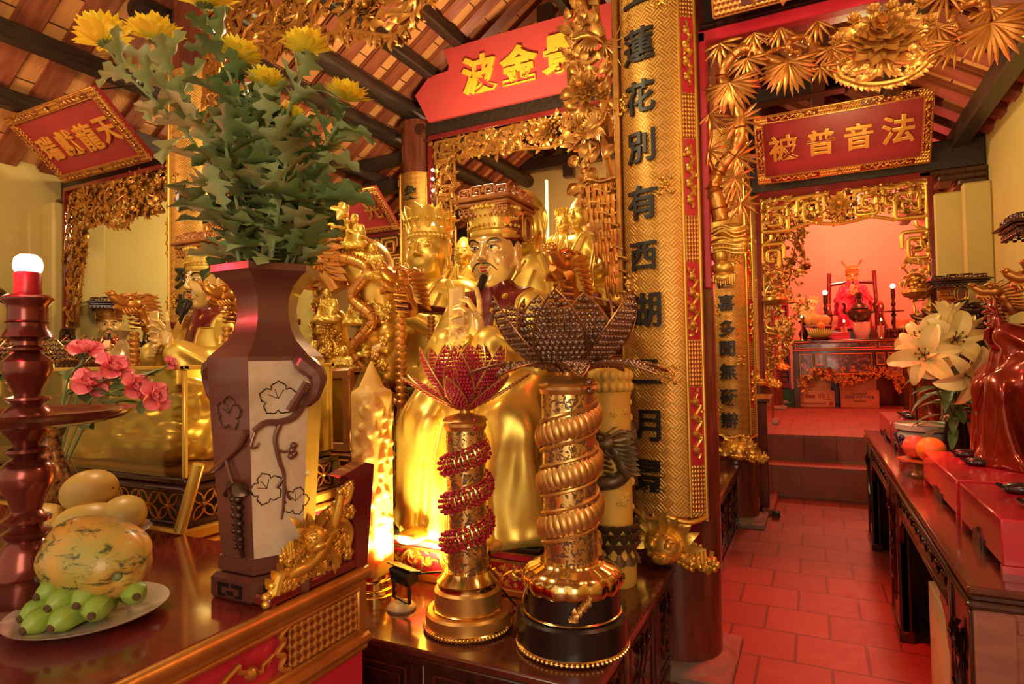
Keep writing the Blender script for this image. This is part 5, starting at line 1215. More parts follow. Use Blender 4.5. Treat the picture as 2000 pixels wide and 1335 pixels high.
def king_robe():
    s = SDF((-.46, -.56, -.02), (.46, .34, 1.08), .0075)
    s.ell((0, .03, .76), (.205, .16, .29), .02); s.cap((-.15, .02, .945), (.15, .02, .945), .082, None, .05); s.cap((0, .01, .98), (0, .0, 1.045), .085, .070, .03)
    for q in (-1, 1):
        s.cap((q*.195, .02, .925), (q*.285, -.04, .70), .085, .088, .03); s.cap((q*.285, -.05, .69), (q*.10, -.255, .775), .092, .080, .03)
        s.cap((q*.24, -.12, .66), (q*.20, -.24, .56), .085, .07, .04); s.cap((q*.13, -.23, .72), (q*.12, -.285, .57), .062, .05, .03); s.cap((q*.30, -.02, .66), (q*.31, -.0, .42), .075, .06, .05)
        s.cap((q*.12, .02, .45), (q*.185, -.26, .455), .135, .118, .05); s.cap((q*.185, -.275, .46), (q*.205, -.285, .05), .115, .122, .05)
        s.ell((q*.25, -.22, .03), (.12, .17, .06), .04)
    s.ell((0, .02, .42), (.28, .24, .20), .06); s.cap((0, -.20, .44), (0, -.26, .05), .11, .14, .06); s.ell((0, -.2, .02), (.34, .21, .06), .05); s.box((0, .05, .2), (.27, .2, .22), .06, .05)
    def f(X, Y, Z):
        low = 1 - sstep(.40, .52, Z); front = sstep(.05, -.15, Y)
        d = low * .018 * (1 - .8*sstep(.24, .30, np.abs(X))) * np.sin(40*X + 4*np.sin(5*Z + 3*X) + .6) * (.55 + .45*np.sin(3.1*Z + 9*X)) * (.5 + .5*front)
        d = d + low * sstep(.24, .30, np.abs(X)) * .022 * np.sin(34*Y + 3*np.sin(4*Z) + 1.0)
        up = sstep(.50, .60, Z) * (1 - sstep(.86, .95, Z))
        d = d + up * .0075 * np.sin(60*(np.abs(X)*.75 + .45*Z) + 4*np.sin(9*Z + 4*Y) + 1.2) * sstep(.10, .20, np.abs(X))
        lap = sstep(.36, .46, Z) * (1 - sstep(.60, .68, Z)); d = d + lap * .007 * np.sin(50*Y + 20*np.abs(X) + 3*np.sin(14*X)); return d
    fold(s, f)
    for q in (-1, 1):                              # sweeping channels on the skirt
        for k in range(4):
            x0 = .05 + .075*k; s.chain([(q*x0*.7, -.36 + .03*k, .50, .005), (q*(x0 + .01), -.415 + .035*k, .30, .016), (q*(x0 + .03), -.43 + .05*k, .06, .022)], .014, 's')
    return cutz(s)
def king_skin():
    s = SDF((-.24, -.42, .62), (.24, .20, 1.38), .0052)
    s.cap((0, .01, .92), (0, -.005, 1.08), .062, .060, .01); s.ell((0, .03, .82), (.13, .09, .16), .03); add_head(s, (0, -.005, 1.1985), 1.10, 1.12)
    for q in (-1, 1): s.cap((q*.12, .02, .90), (q*.22, -.04, .72), .045, .04, .03); s.cap((q*.22, -.05, .71), (q*.075, -.27, .80), .042, .026, .02)
    # his left hand, raised beside the tablet
    s.chain([(.075, -.27, .80, .026), (.058, -.29, .84, .030), (.052, -.295, .875, .028)], .012); s.ell((.048, -.295, .868), (.042, .022, .046), .012)
    for pts in ([(.076, -.298, .905, .0125), (.083, -.312, .955, .0115), (.070, -.308, 1.0, .010)], [(.055, -.305, .915, .0125), (.045, -.335, .955, .0115), (.018, -.350, .962, .010)], [(.032, -.308, .908, .012), (.012, -.342, .932, .011), (-.018, -.352, .925, .0095)], [(.014, -.305, .892, .011), (-.012, -.335, .902, .010), (-.036, -.342, .888, .009)], [(.028, -.30, .845, .0125), (-.002, -.330, .850, .0115), (-.030, -.338, .862, .010)]): s.chain(pts, .005)
    # his right hand under the tablet
    s.chain([(-.075, -.27, .80, .026), (-.045, -.295, .805, .028), (-.02, -.305, .81, .026)], .012); s.ell((-.02, -.30, .808), (.046, .024, .034), .012)
    for i in range(4): s.chain([(.012 - .012*i, -.31, .828 - .018*i, .011), (.034 - .010*i, -.335, .822 - .018*i, .0105), (.012 - .012*i, -.348, .812 - .016*i, .0095)], .004)
    s.chain([(-.045, -.30, .83, .012), (-.04, -.322, .86, .010)], .005)
    return s
def shell_of(s, infl, region, lo, hi):
    """a skin of the sculpture: inflated by infl and kept inside region(X, Y, Z) < 0"""
    q = SDF(lo, hi, s.h); off = np.round((q.lo - s.lo) / s.h).astype(int); q.lo = s.lo + off * s.h
    q.ax = [(q.lo[i] + s.h*np.arange(q.dim[i])).astype(np.float32) for i in range(3)]; sl = []
    for i in range(3):
        e = min(off[i] + q.dim[i], s.dim[i]); sl.append(slice(off[i], e)); q.ax[i] = q.ax[i][:e - off[i]]
    q.D = s.D[tuple(sl)] - infl; q.dim = np.array(q.D.shape)
    X, Y, Z = q.ax[0][:, None, None], q.ax[1][None, :, None], q.ax[2][None, None, :]
    q.D = np.maximum(q.D, region(X, Y, Z).astype(np.float32)); q.D = np.maximum(q.D, -(s.D[tuple(sl)] + .012)); return q
ROBE, SKIN = king_robe(), king_skin()
def collar_reg(g):
    def f(X, Y, Z):
        r = np.sqrt(X**2 + ((Y + .02)*.9)**2); a = np.maximum(r - (.155 + g) + .02*np.cos(6*np.arctan2(X, -Y)), (.93 - g) - Z - .0*X)
        pend = np.maximum(np.maximum(np.abs(X - .0) - (.040 + g) * (1 + 1.2*(Z - .78)), (.80 - g) - Z), Y + .06)
        return np.minimum(a, pend)
    return f
CACHE = {}
HEADP = {'crown', 'cap', 'capt', 'hair', 'brow', 'mou', 'lip', 'bea', 'eye'}
def grow(me, k=1.10):
    me.transform(Matrix.Translation((0, -.005, 1.1985)) @ Matrix.Scale(k, 4) @ Matrix.Translation((0, .005, -1.185)))
def inst(key, fn, mat, parent, name):
    """build once, then give copies their own lacquer"""
    if key not in CACHE:
        o = fn(); CACHE[key] = o.data; o.name = name
        if key in HEADP: grow(o.data)
    else:
        o = bpy.data.objects.new(name, CACHE[key]); COL.objects.link(o)
    me = o.data
    if me.materials[0] is not mat:
        me = me.copy(); me.materials.clear(); me.materials.append(mat); o.data = me
    o.parent = parent; return o
def m_tablet(): return MB().box((-.062, -.322, .795), (.018, -.308, 1.015), .007).build('tablet', m_['skin'])
def m_crown():
    b = MB(); b.lathe([(.098, 1.232), (.106, 1.24), (.108, 1.262), (.104, 1.266), (.112, 1.33), (.118, 1.345), (.10, 1.35)], 40, (0, -.002, 0))
    for k in range(15):
        a = -pi/2 + (k - 7) * .21; c = np.array((.112*cos(a), -.002 + .112*sin(a), 1.35)); b.ell(c + (0, 0, .004), (.013, .013, .014), 8, 6)
        d = np.array((cos(a), sin(a), 0)); P = Pl(c - (0, 0, .038) - d*.004, (-sin(a), cos(a), 0), (0, 0, 1), d)
        b.tube([P(.019*cos(t), .019*sin(t)) for t in np.linspace(0, pi, 9)], .0035, 5); b.tube([P(.009*cos(t), .009*sin(t)) for t in np.linspace(0, pi, 7)], .003, 5); b.ell(P(0, -.03, .004), (.008, .008, .008), 7, 5)
    for z in (1.246, 1.268): b.lathe([(.1065, z - .003), (.1105, z), (.1065, z + .003)], 40, (0, -.002, 0))
    return b.build('crown_band', m_['gold_pale'])
def m_cap():
    b = MB(); b.lathe([(.100, 1.225), (.109, 1.25), (.112, 1.30), (.108, 1.325), (.085, 1.335), (.0, 1.338)], 36, (0, .006, 0))
    for s in (-1, 1):
        b.prism(rnd_poly(-.055, -.06, .05, .06, .035, 5), (s*.112, .045, 1.285), (0, -s, 0) if s > 0 else (0, 1, 0), (0, 0, 1), .014)
    return b.build('cap', m_['red_dark'])
def m_captrim():
    b = MB()
    for s in (-1, 1):
        for g in (0, .02): b.tube([(s*.128, .045 + y, 1.285 + z) for y, z in rnd_poly(-.055 + g, -.06, .05 - g, .06 - g, .03, 5) + [(.05 - g, -.03)]], .0032, 6)
    return b.build('cap_trim', m_['gold'])
def m_board():
    b = MB(); b.box((-.115, -.115, 1.375), (.115, .15, 1.390), .004); b.box((-.13, -.13, 1.390), (.13, .165, 1.412), .008); b.box((-.145, -.145, 1.412), (.145, .18, 1.426), .006); b.box((-.128, -.128, 1.426), (.128, .163, 1.436), .004)
    for P, L in ((Pl((0, -.118, 0), (1,0,0), (0,0,1)), .24), (Pl((.118, .017, 0), (0,1,0), (0,0,1), (1,0,0)), .27), (Pl((-.118, .017, 0), (0,-1,0), (0,0,1), (-1,0,0)), .27)):
        n = int(L/.024)
        for k in range(n):
            u = -L/2 + L*(k + .5)/n; b.tube([P(u + .010*cos(t), 1.360 + .011*sin(t)) for t in np.linspace(-.5, 3.6, 9)], .0035, 5); b.ell(P(u, 1.350, .0), (.010, .008, .010), 7, 5)
            b.box((P(u - .012, 1.362) - (.003, .003, 0)), (P(u - .012, 1.362) + (.003, .003, .02)))
        n = int(L/.06)
        for k in range(n):
            u = -L/2 + L*(k + .5)/n; h = .028 + .018*(1 - abs(2*(k + .5)/n - 1)); meander(b, P, u, 1.436 + h*.5, .054, h, .0055, 1 if u < 0 else -1, 1, .0, None, False)
    for s in (-1, 1): b.tube([(s*.09, .04, 1.330), (s*.09, .04, 1.380)], .010, 6)
    return b.build('mortar_board', m_['wood_amber'])
def m_hairline():
    b = MB(); b.lathe([(.0975, 1.17), (.101, 1.20), (.101, 1.235)], 30, (0, .018, 0)); return b.build('hair', m_['black'])
def m_brows():
    b = MB()
    for q in (-1, 1): b.tube(catmull([(q*.018, -.1175, 1.209), (q*.040, -.117, 1.222), (q*.062, -.106, 1.222), (q*.074, -.096, 1.212)], 5), [.0032 + .0028*sin(pi*min(1, i/14)) for i in range(16)], 6, flat=.6)
    return b.build('eyebrows', m_['black'])
def m_eyes():
    b = MB()
    for q in (-1, 1):
        b.ell((q*.040, -.1065, 1.190), (.021, .0065, .0068), 12, 8, m=0); b.ell((q*.038, -.1115, 1.1895), (.0064, .0035, .0064), 9, 6, m=1)
        b.tube(catmull([(q*.020, -.1135, 1.187), (q*.040, -.1155, 1.197), (q*.062, -.1045, 1.190)], 5), .0018, 5, m=1)
    return b.build('eyes', [m_['white'], m_['black']])
def m_moustache():
    b = MB()
    for q in (-1, 1): b.tube(catmull([(q*.006, -.131, 1.126), (q*.026, -.125, 1.124), (q*.045, -.111, 1.112), (q*.056, -.103, 1.098)], 5), [.0038 - .0018*i/15 for i in range(16)], 6)
    return b.build('moustache', m_['black'])
def m_lips():
    b = MB(); b.ell((0, -.1085, 1.112), (.021, .007, .0048), 12, 6); b.ell((0, -.1085, 1.099), (.017, .0085, .0055), 12, 6); return b.build('lips', m_['lips'])
def m_beard():
    b = MB(); b.tube(catmull([(0, -.106, 1.078), (.0, -.125, 1.05), (-.006, -.150, 1.0), (-.012, -.155, .955)], 6), [.013, .016, .017, .016, .0155, .015, .015, .0145, .014, .014, .013, .012, .011, .010, .009, .008, .006, .004, .002], 8); return b.build('beard', m_['black'])
def m_rosettes():
    b = MB(); r = random.Random(3)
    for x, y, z in ((-.10, -.115, .985), (.10, -.115, .985), (.06, -.150, .925)): rosette(b, (0, 0, 0), Pl((x, y, z), (1,0,0), (0,.5,1)), .018, 2, 7, r)
    return b.build('collar_rosettes', m_['gold'])
def m_shoe(q):
    def f():
        b = MB(); b.ell((q*.17, -.43, .022), (.055, .085, .03), 14, 8); b.petal((q*.17, -.47, .012), (0, -1, .25), (0, 0, 1), .07, .085, curl=.7, cup=.3, nu=5, nv=4, thick=.012); return b.build('shoe', m_['gold_pale'])
    return f
def ks(key, mesh_sdf): return inst
def king(loc, rz, label, robe, skin, collar, boardm, scale=1.0, group=None, capm='red_dark', face=True, board=True):
    t = thing('seated_king', label, 'statue', loc, rz, group, scale=scale)
    inst('robe', lambda: ROBE.build('robe', m_[robe]), m_[robe], t, 'robe'); bd = inst('skin', lambda: SKIN.build('body', m_[skin]), m_[skin], t, 'body')
    co = inst('coll', lambda: shell_of(ROBE, .009, collar_reg(0), (-.26, -.26, .74), (.26, .26, 1.07)).build('collar', m_[collar]), m_[collar], t, 'collar')
    inst('colt', lambda: shell_of(ROBE, .006, collar_reg(.010), (-.26, -.26, .74), (.26, .26, 1.07)).build('collar_trim', m_['gold']), m_['gold'] if robe != 'robe_red' else m_[robe], co, 'collar_trim')
    inst('tab', m_tablet, m_[skin], t, 'tablet'); inst('crown', m_crown, m_['gold_pale'] if robe != 'robe_red' else m_['gold_dark'], t, 'crown_band'); ca = inst('cap', m_cap, m_[capm], t, 'cap'); inst('capt', m_captrim, m_['gold'], ca, 'cap_trim')
    if board:
        o = inst('board', m_board, m_[boardm], t, 'mortar_board')
        if boardm == 'wood': o.scale = (1.45, 1.75, 1.0); o.location = (0, 0, .03)
    inst('hair', m_hairline, m_['black'], bd, 'hair')
    if face:
        for k_, f_, nm, mm in (('brow', m_brows, 'eyebrows', 'black'), ('mou', m_moustache, 'moustache', 'black'), ('lip', m_lips, 'lips', 'lips'), ('bea', m_beard, 'beard', 'black')): inst(k_, f_, m_[mm], bd, nm)
        if 'eye' not in CACHE: o = m_eyes(); grow(o.data); CACHE['eye'] = o.data; o.parent = bd
        else: o = bpy.data.objects.new('eyes', CACHE['eye']); COL.objects.link(o); o.parent = bd
    inst('ros', m_rosettes, m_['gold'], co, 'collar_rosettes'); [inst('shoe%d' % q, m_shoe(q), m_['gold_pale'] if robe != 'robe_red' else m_['black_gloss'], t, 'shoe') for q in (-1, 1)]
    return t
# --- dragon thrones
def dragon_head(b, s, o, S=1.0):
    """head facing -Y, built round point o"""
    p = lambda x, y, z: np.asarray(o, float) + np.array((x, y, z)) * S
    b.tube(catmull([p(0, .10, -.10), p(0, .06, -.02), p(0, .02, .05), p(0, -.03, .075)], 5), [.040*S, .042*S, .044*S, .046*S, .047*S] * 3 + [.045*S], 12)
    b.ell(p(0, -.02, .08), (.058*S, .07*S, .05*S), 14, 10); b.tube(catmull([p(0, -.05, .085), p(0, -.10, .09), p(0, -.145, .115), p(0, -.165, .135)], 5), [.043*S - .0012*S*i for i in range(16)], 12); b.ell(p(0, -.165, .14), (.036*S, .025*S, .024*S), 12, 8)
    b.tube(catmull([p(0, -.03, .045), p(0, -.09, .04), p(0, -.14, .055)], 5), [.034*S - .0014*S*i for i in range(11)], 10)
    for q in (-1, 1):
        b.ell(p(q*.038, -.055, .115), .021*S, 10, 8); b.tube(catmull([p(q*.02, -.09, .13), p(q*.045, -.06, .145), p(q*.06, -.02, .13)], 4), .009*S, 7); b.ell(p(q*.02, -.182, .15), .012*S, 8, 6)
        b.tube(catmull([p(q*.03, -.0, .12), p(q*.045, .06, .15), p(q*.05, .11, .14), p(q*.045, .14, .16)], 5), [.012*S - .0006*S*i for i in range(16)], 7)
        for k in range(8): b.petal(p(q*(.045 + .004*k), .005 + .010*k, .10 - .021*k), (q*.55, 1, .35 - .10*k), (q*1, -.2, .4), (.13 - .006*k)*S, .034*S, curl=-.5, cup=.4, nu=5, nv=2, thick=.004*S)
        for k in range(5): b.tube(catmull([p(q*.04, -.03 - .02*k, .05 - .004*k), p(q*.055, -.02 - .02*k, .03 - .006*k), p(q*.045, .01 - .02*k, .012)], 4), .007*S, 6)
    for k in range(6): b.petal(p(0, -.03 + .028*k, .125 - .012*k), (0, .8, .8 - .1*k), (0, -1, .3), .085*S, .04*S, curl=-.5, cup=.3, nu=4, nv=2, thick=.004*S)
    for k in range(4): b.tube([p(-.042, -.01 + .03*k*.3, -.0 - .03*k), p(0, -.055 + .02*k*.3, .005 - .03*k), p(.042, -.01 + .03*k*.3, -.0 - .03*k)], .008*S, 6)
def turned_post(b, x, y, z0, z1, r=.024):
    n = 13; prof = [(r*1.3, z0), (r*1.3, z0 + .04), (r*.8, z0 + .06)]; h = z1 - z0
    prof += [(r*1.0, z0 + h*.30), (r*.75, z0 + h*.33), (r*1.35, z0 + h*.37), (r*1.35, z0 + h*.40), (r*.8, z0 + h*.43), (r*1.15, z0 + h*.47), (r*1.15, z0 + h*.50), (r*.8, z0 + h*.53)]
    for k in range(n): q = z0 + h*(.55 + .44*k/n); prof += [(r*.85, q), (r*1.12, q + h*.012), (r*1.12, q + h*.022), (r*.85, q + h*.03)]
    b.lathe(prof, 18, (x, y, 0))
def throne(loc, rz, label, wood, gold, scale=1.0, group=None):
    t = thing('dragon_throne', label, 'throne', loc, rz, group, scale=scale)
    def seat():
        b = MB(); b.box((-.36, -.10, .36), (.36, .30, .40), .01); b.box((-.38, .27, .0), (.38, .31, .5), .01)
        for q in (-1, 1): b.box((q*.38 - .02, .26, 0), (q*.38 + .02, .31, 1.02), .008)
        b.box((-.36, .275, .95), (.36, .31, 1.03), .01); b.box((-.25, .28, .5), (.25, .30, .95), .01); return b.build('seat_and_back', m_[wood])
    def rail(q): return lambda: MB().box((q*.40 - .03, -.18, .945), (q*.40 + .03, .31, .985), .008).build('arm_rail', m_[wood])
    def posts(q):
        def f():
            b = MB(); turned_post(b, q*.40, -.19, .0, .93); turned_post(b, q*.40, .06, .36, .945, .018)
            for k in range(10): b.petal((q*.40 + .022*cos(k*2.4), -.19 + .022*sin(k*2.4), .10 + .045*k), (cos(k*2.4), sin(k*2.4), 1.6), (cos(k*2.4), sin(k*2.4), -.3), .06, .03, nu=4, nv=2, curl=.6)
            return b.build('arm_post', m_[gold])
        return f
    inst('seat' , seat, m_[wood], t, 'seat_and_back'); [inst('rail%d' % q, rail(q), m_[wood], t, 'arm_rail') for q in (-1, 1)]
    for q in (-1, 1):
        ap_ = inst('post%d' % q, posts(q), m_[gold], t, 'arm_post')
        def dh():
            b = MB(); dragon_head(b, 0, (q*.40, -.185, 1.015), .84); return b.build('dragon_head', m_[gold])
        inst('dh%d' % q, dh, m_[gold], ap_, 'dragon_head')
    return t
KZ = .48 + .205
king((-1.28, 2.44, KZ), 0, 'golden bearded king with a cream face and flat square hat, above the ruby lotus lamp', 'gold_pale', 'skin', 'red_dark', 'wood_amber', group='golden kings', capm='red_dark')
throne((-1.28, 2.44, KZ), 0, 'gilded dragon-armed throne of the near bearded king', 'red_dark', 'gold_red', group='dragon thrones of the golden kings')
plinth(-3.20, 2.42, 'carved red and gold plinth under the far king, behind the glass case')
king((-3.20, 2.42, KZ), 0, 'golden king in profile with a flat square hat, behind the long glass case', 'gold_pale', 'skin', 'red_dark', 'wood_amber', group='golden kings')
throne((-3.20, 2.42, KZ), 0, 'gilded dragon-armed throne of the king behind the glass case', 'red_dark', 'gold_red', group='dragon thrones of the golden kings')
# ================================================================ other figures of the middle bay
def lotus_seated(hands='pray', hair='bald'):
    s = SDF((-.44, -.40, -.02), (.44, .28, 1.02), .0085)
    for q in (-1, 1):
        s.cap((q*.31, -.10, .10), (q*-.02, -.25, .095), .105, .085, .05); s.cap((q*.14, .05, .14), (q*.31, -.08, .11), .13, .11, .05)
        s.cap((q*.19, .03, .565), (q*.255, -.01, .34), .078, .080, .04)
        if hands == 'pray': s.cap((q*.255, -.02, .34), (q*.04, -.245, .47), .075, .040, .03); s.ell((q*.016, -.262, .55), (.017, .022, .075), .004); s.cap((q*.012, -.262, .60), (q*.012, -.268, .635), .011, .008, .006); s.cap((q*.22, -.10, .30), (q*.24, -.15, .12), .07, .06, .05)
        else: s.cap((q*.255, -.02, .34), (q*.07, -.25, .25), .072, .045, .03); s.ell((q*.04, -.27, .235), (.07, .045, .022), .01)
    s.ell((0, 0, .12), (.36, .25, .13), .06); s.ell((0, .04, .38), (.185, .135, .29), .04); s.cap((-.14, .03, .585), (.14, .03, .585), .078, None, .05)
    s.cap((0, .02, .62), (0, 0, .72), .066, .062, .02); add_head(s, (0, -.01, .815), 1.0, 1.35)
    if hair == 'bald': pass
    if hair == 'bun': s.ell((0, .01, .93), (.055, .06, .05), .02)
    def f(X, Y, Z):
        m = (1 - sstep(.60, .66, Z)); th = np.arctan2(X, -Y)
        d = m * .0065 * np.sin(34*np.abs(X) + 26*Z + 3*np.sin(8*Y)) * sstep(.06, .16, np.abs(X)); low = 1 - sstep(.18, .26, Z)
        return d + low * .008 * np.sin(52*Z + 16*np.abs(X) + 4*np.sin(6*X))
    fold(s, f); s.cap((-.11, -.10, .64), (.02, -.16, .40), .014, .010, .01, 's'); s.cap((.11, -.10, .64), (.0, -.165, .44), .014, .010, .01, 's')
    return cutz(s)
def m_tiara():
    b = MB(); b.lathe([(.098, .872), (.106, .878), (.108, .905), (.102, .91)], 36, (0, .005, 0))
    for k in range(9):
        a = -pi/2 + (k - 4) * .42; d = np.array((cos(a), sin(a), 0)); c = d * .104 + (0, .005, .90); hgt = .12 - .012*abs(k - 4)
        b.petal(c, (d[0]*.25, d[1]*.25, 1), -d, hgt, .075, curl=-.25, cup=.3, nu=6, nv=4, tip=1.3, thick=.006)
        P = Pl(c + d*.006, (-sin(a), cos(a), 0), (0, 0, 1), d); b.tube([P(.018*cos(t) * (1 - t/14), .045 + .018*sin(t) * (1 - t/14), .012) for t in np.linspace(0, 9, 24)], .0035, 5); b.ell(P(0, .045, .012), (.007,)*3, 7, 5)
    for k in range(14):
        a = -pi/2 + (k - 6.5) * .2; b.ell((.1*cos(a), .0 + .1*sin(a), .868), (.014, .014, .016), 8, 6)
    for k in range(5): b.petal((0, .03, .95), (sin(k - 2.0)*.5, .2, 1), (0, -1, 0), .10, .04, curl=.4, nu=4, nv=2)
    return b.build('crown', m_['gold_pale'])
def m_scarf():
    b = MB()
    for q in (-1, 1):
        b.tube(catmull([(q*.13, -.07, .645), (q*.20, -.11, .50), (q*.23, -.20, .30), (q*.28, -.27, .16), (q*.20, -.36, .05)], 6), .017, 8); b.tube(catmull([(q*.08, -.11, .63), (q*.03, -.16, .52), (0, -.175, .44)], 6), .010, 7)
    return b.build('scarf', m_['gold_pale'])
def figure(loc, rz, label, kind, scale, mt='gold_pale', crown=True, group=None, name='seated_figure', cat='statue'):
    t = thing(name, label, cat, loc, radians(rz), group, scale=scale)
    inst('fig' + kind, lambda: lotus_seated(*kind.split('-')).build('body', m_[mt]), m_[mt], t, 'body')
    if crown: inst('tiara', m_tiara, m_[mt], t, 'crown')
    inst('scarf', m_scarf, m_[mt], t, 'scarf'); return t
def tier(name, label, lo, hi, g=True):
    t = thing(name, label, 'altar tier', ((lo[0]+hi[0])/2, lo[1], lo[2])); w = (hi[0]-lo[0])/2; d = hi[1]-lo[1]; h = hi[2]-lo[2]
    b = MB(); b.box((-w, 0, 0), (w, d, h - .02)); b.build('body', m_['wood'], t); MB().box((-w - .02, -.02, h - .03), (w + .02, d, h), .006).build('top', m_['red_dark'], t)
    b = MB(); P = Pl((0, -.004, 0), (1,0,0), (0,0,1))
    for zz_ in (h - .09, h - .30):
        if zz_ < .05: continue
        n = int(w*2/.11)
        for k in range(n): meander(b, P, -w + .055 + .11*k, zz_, .09, .07, .006, 1 if k % 2 else -1, 1, .004, None, False)
        b.tube([P(-w, zz_ + .05, .004), P(w, zz_ + .05, .004)], .006, 6); b.tube([P(-w, zz_ - .05, .004), P(w, zz_ - .05, .004)], .006, 6)
    PX = Pl((w, d/2, 0), (0,1,0), (0,0,1), (1,0,0)); n = int(d/.11)
    for k in range(n): meander(b, PX, -d/2 + .055 + .11*k, h - .09, .09, .07, .006, 1, 1, .004, None, False)
    b.build('key_fret', m_['gold_red'], t); return t
tier('low_platform', 'low dark platform with gilt key fret under the dragon tower and the far king', (-3.72, 1.95, 0), (-1.72, 2.92, .48))
tier('altar_tier', 'dark tier with gilt key fret under the large crowned praying figure', (-3.3, 2.97, 0), (-1.97, 4.12, .966)); tier('altar_tier', 'dark tier with gilt key fret behind the throne of the near king', (-1.94, 2.97, 0), (-1.0, 3.68, .966))
tier('altar_tier', 'taller rear tier under the red base and the small crowned figure', (-1.94, 3.72, 0), (-.95, 4.7, 1.66)); tier('altar_tier', 'tall rear tier under the small figure beside the praying one', (-3.0, 4.16, 0), (-2.2, 4.7, 1.70)); tier('small_dais', 'thin dark base under the bald golden monk', (-1.9, 3.0, .966), (-1.1, 3.6, 1.087))
figure((-2.49, 3.70, .966), 6, 'large golden figure with a tall leafy crown and praying hands', 'pray-plain', 1.53)
figure((-1.51, 3.25, 1.087), -12, 'bald golden monk half hidden by the flat square hat of the near king', 'lap-bald', 1.38, crown=False)
figure((-1.40, 3.95, 1.72), -18, 'golden figure seated on a red base, seen beside the carved bird frame', 'lap-bun', .82, crown=False)
tier('red_dais', 'red base under the golden figure beside the carved bird frame', (-1.72, 3.72, 1.66), (-1.08, 4.2, 1.72))
figure((-1.72, 4.42, 2.0), 0, 'small golden crowned figure by the glowing strip light', 'pray-plain', .56); tier('small_dais', 'small dark base under the little crowned figure', (-1.9, 4.24, 1.66), (-1.54, 4.58, 2.0))
figure((-2.63, 4.42, 1.70), 12, 'small golden figure looking out between the praying figure and the near king', 'pray-bun', .76, crown=False)
# --- dragon tower
t = thing('dragon_tower', 'gilded tower of coiling dragons, clouds and tiny seated figures, left of the praying figure', 'carving', (-2.12, 2.46, 1.30))
b = MB(); r = random.Random(91); P = Pl((0, 0, 0), (1,0,0), (0,0,1))
s = SDF((-.48, -.16, -.02), (.32, .16, .95), .010)
arch = [(.17, 0, .0, .10), (.19, 0, .25, .10), (.17, 0, .45, .11), (.08, 0, .60, .12), (-.06, 0, .68, .12), (-.22, 0, .66, .11), (-.34, 0, .60, .085)]
s.chain(arch, .03); s.chain([(-.12, 0, .0, .07), (-.13, 0, .2, .06), (-.12, 0, .34, .04)], .03)
for k in range(60):
    i = r.randrange(len(arch) - 1); f = r.random(); c = [arch[i][j]*(1-f) + arch[i+1][j]*f for j in range(3)]
    s.ell((c[0] + r.uniform(-.08, .08), c[1] + r.uniform(-.09, .02), c[2] + r.uniform(-.05, .05)), r.uniform(.025, .05), .012)
s.build('cloud_arch', m_['gold'], t)
for k in range(70):
    i = r.randrange(len(arch) - 1); f = r.random(); c = [arch[i][j]*(1-f) + arch[i+1][j]*f for j in range(3)]
    cloudlet(b, P, (c[0] + r.uniform(-.09, .09), c[2] + r.uniform(-.06, .06), r.uniform(.05, .11)), r.uniform(.02, .034), r)
for k in range(24): cloudlet(b, P, (-.12 + r.uniform(-.06, .06), r.uniform(0, .36), r.uniform(.03, .08)), r.uniform(.018, .03), r)
b.build('cloud_scrolls', m_['gold'], t)
b = MB(); pth = catmull([(.20, -.10, .02), (.10, -.14, .16), (.22, -.13, .30), (.10, -.14, .42), (.18, -.12, .55), (.02, -.14, .62), (-.10, -.13, .58), (-.2, -.14, .62), (-.27, -.14, .66)], 9); n = len(pth)
b.tube(pth, [.014 + .014*sin(pi*min(1, i/n*1.15)) for i in range(n)], 12)
for i in range(2, n - 2, 1):
    d = vnorm(pth[i+1] - pth[i-1]); b.petal(pth[i] + np.array((0, 0, .02)), (d[0]*.6, d[1]*.6, 1), d, .035, .03, nu=3, nv=2)
    if i % 2 == 0: b.lathe([(.024, -.004), (.030, 0), (.024, .004)], 12, pth[i], d)
M = np.eye(4); M[:3, :3] = np.array(Matrix.Rotation(radians(-60), 3, 'Z')) * .95; hd = MB(); dragon_head(hd, 0, (0, 0, 0), 1.55); M[:3, 3] = (-.20, -.12, .62); b.merge(hd, M)
b.build('dragon', m_['gold_red'], t)
for x, z_, sc_ in ((-.33, .72, .17), (-.22, .76, .17), (-.02, .76, .19), (-.27, .66, .14), (.08, .66, .15), (.19, .50, .15), (-.10, .30, .15), (.08, .28, .13), (-.20, .02, .16), (.0, .0, .15), (.13, .12, .13), (.2, .32, .11)):
    o = bpy.data.objects.new('small_seated_figure', CACHE['figpray-plain']); COL.objects.link(o); o.parent = t; o.location = (x, -.09, z_); o.scale = (sc_*1.3,)*3; o.rotation_euler = (0, 0, r.uniform(-.5, .5))
tier('tower_pedestal', 'dark fretted pedestal under the gilded dragon tower', (-2.42, 2.33, .48), (-1.86, 2.62, 1.30))
# --- reclining figure in the case
t = thing('reclining_figure', 'golden robed figure lying full length inside the glass case', 'statue', (-2.45, 1.70, 1.058))
s = SDF((-.78, -.44, -.01), (.68, .18, .34), .010)
s.chain([(-.52, -.05, .06, .085), (-.2, -.03, .10, .12), (.1, .0, .13, .14), (.35, .0, .15, .14)], .05); s.ell((-.1, -.14, .01), (.62, .26, .06), .06); s.ell((.2, -.06, .05), (.42, .22, .12), .08)
s.cap((.35, -.12, .20), (.12, -.28, .10), .062, .05, .03); s.cap((.12, -.28, .10), (-.08, -.20, .13), .05, .04, .03); s.cap((.20, -.34, .05), (.48, -.34, .06), .045, .05, .02); s.ell((-.60, .0, .07), (.07, .09, .075), .04)
fold(s, lambda X, Y, Z: .011*np.sin(40*Y + 30*Z + 6*np.sin(5*X)) * (1 - sstep(.30, .5, X)) + .006*np.sin(60*X + 30*Y)*sstep(.15, .35, X))
M_ = np.array(Matrix.Rotation(radians(90), 3, 'Y') @ Matrix.Rotation(radians(-20), 3, 'Z'))
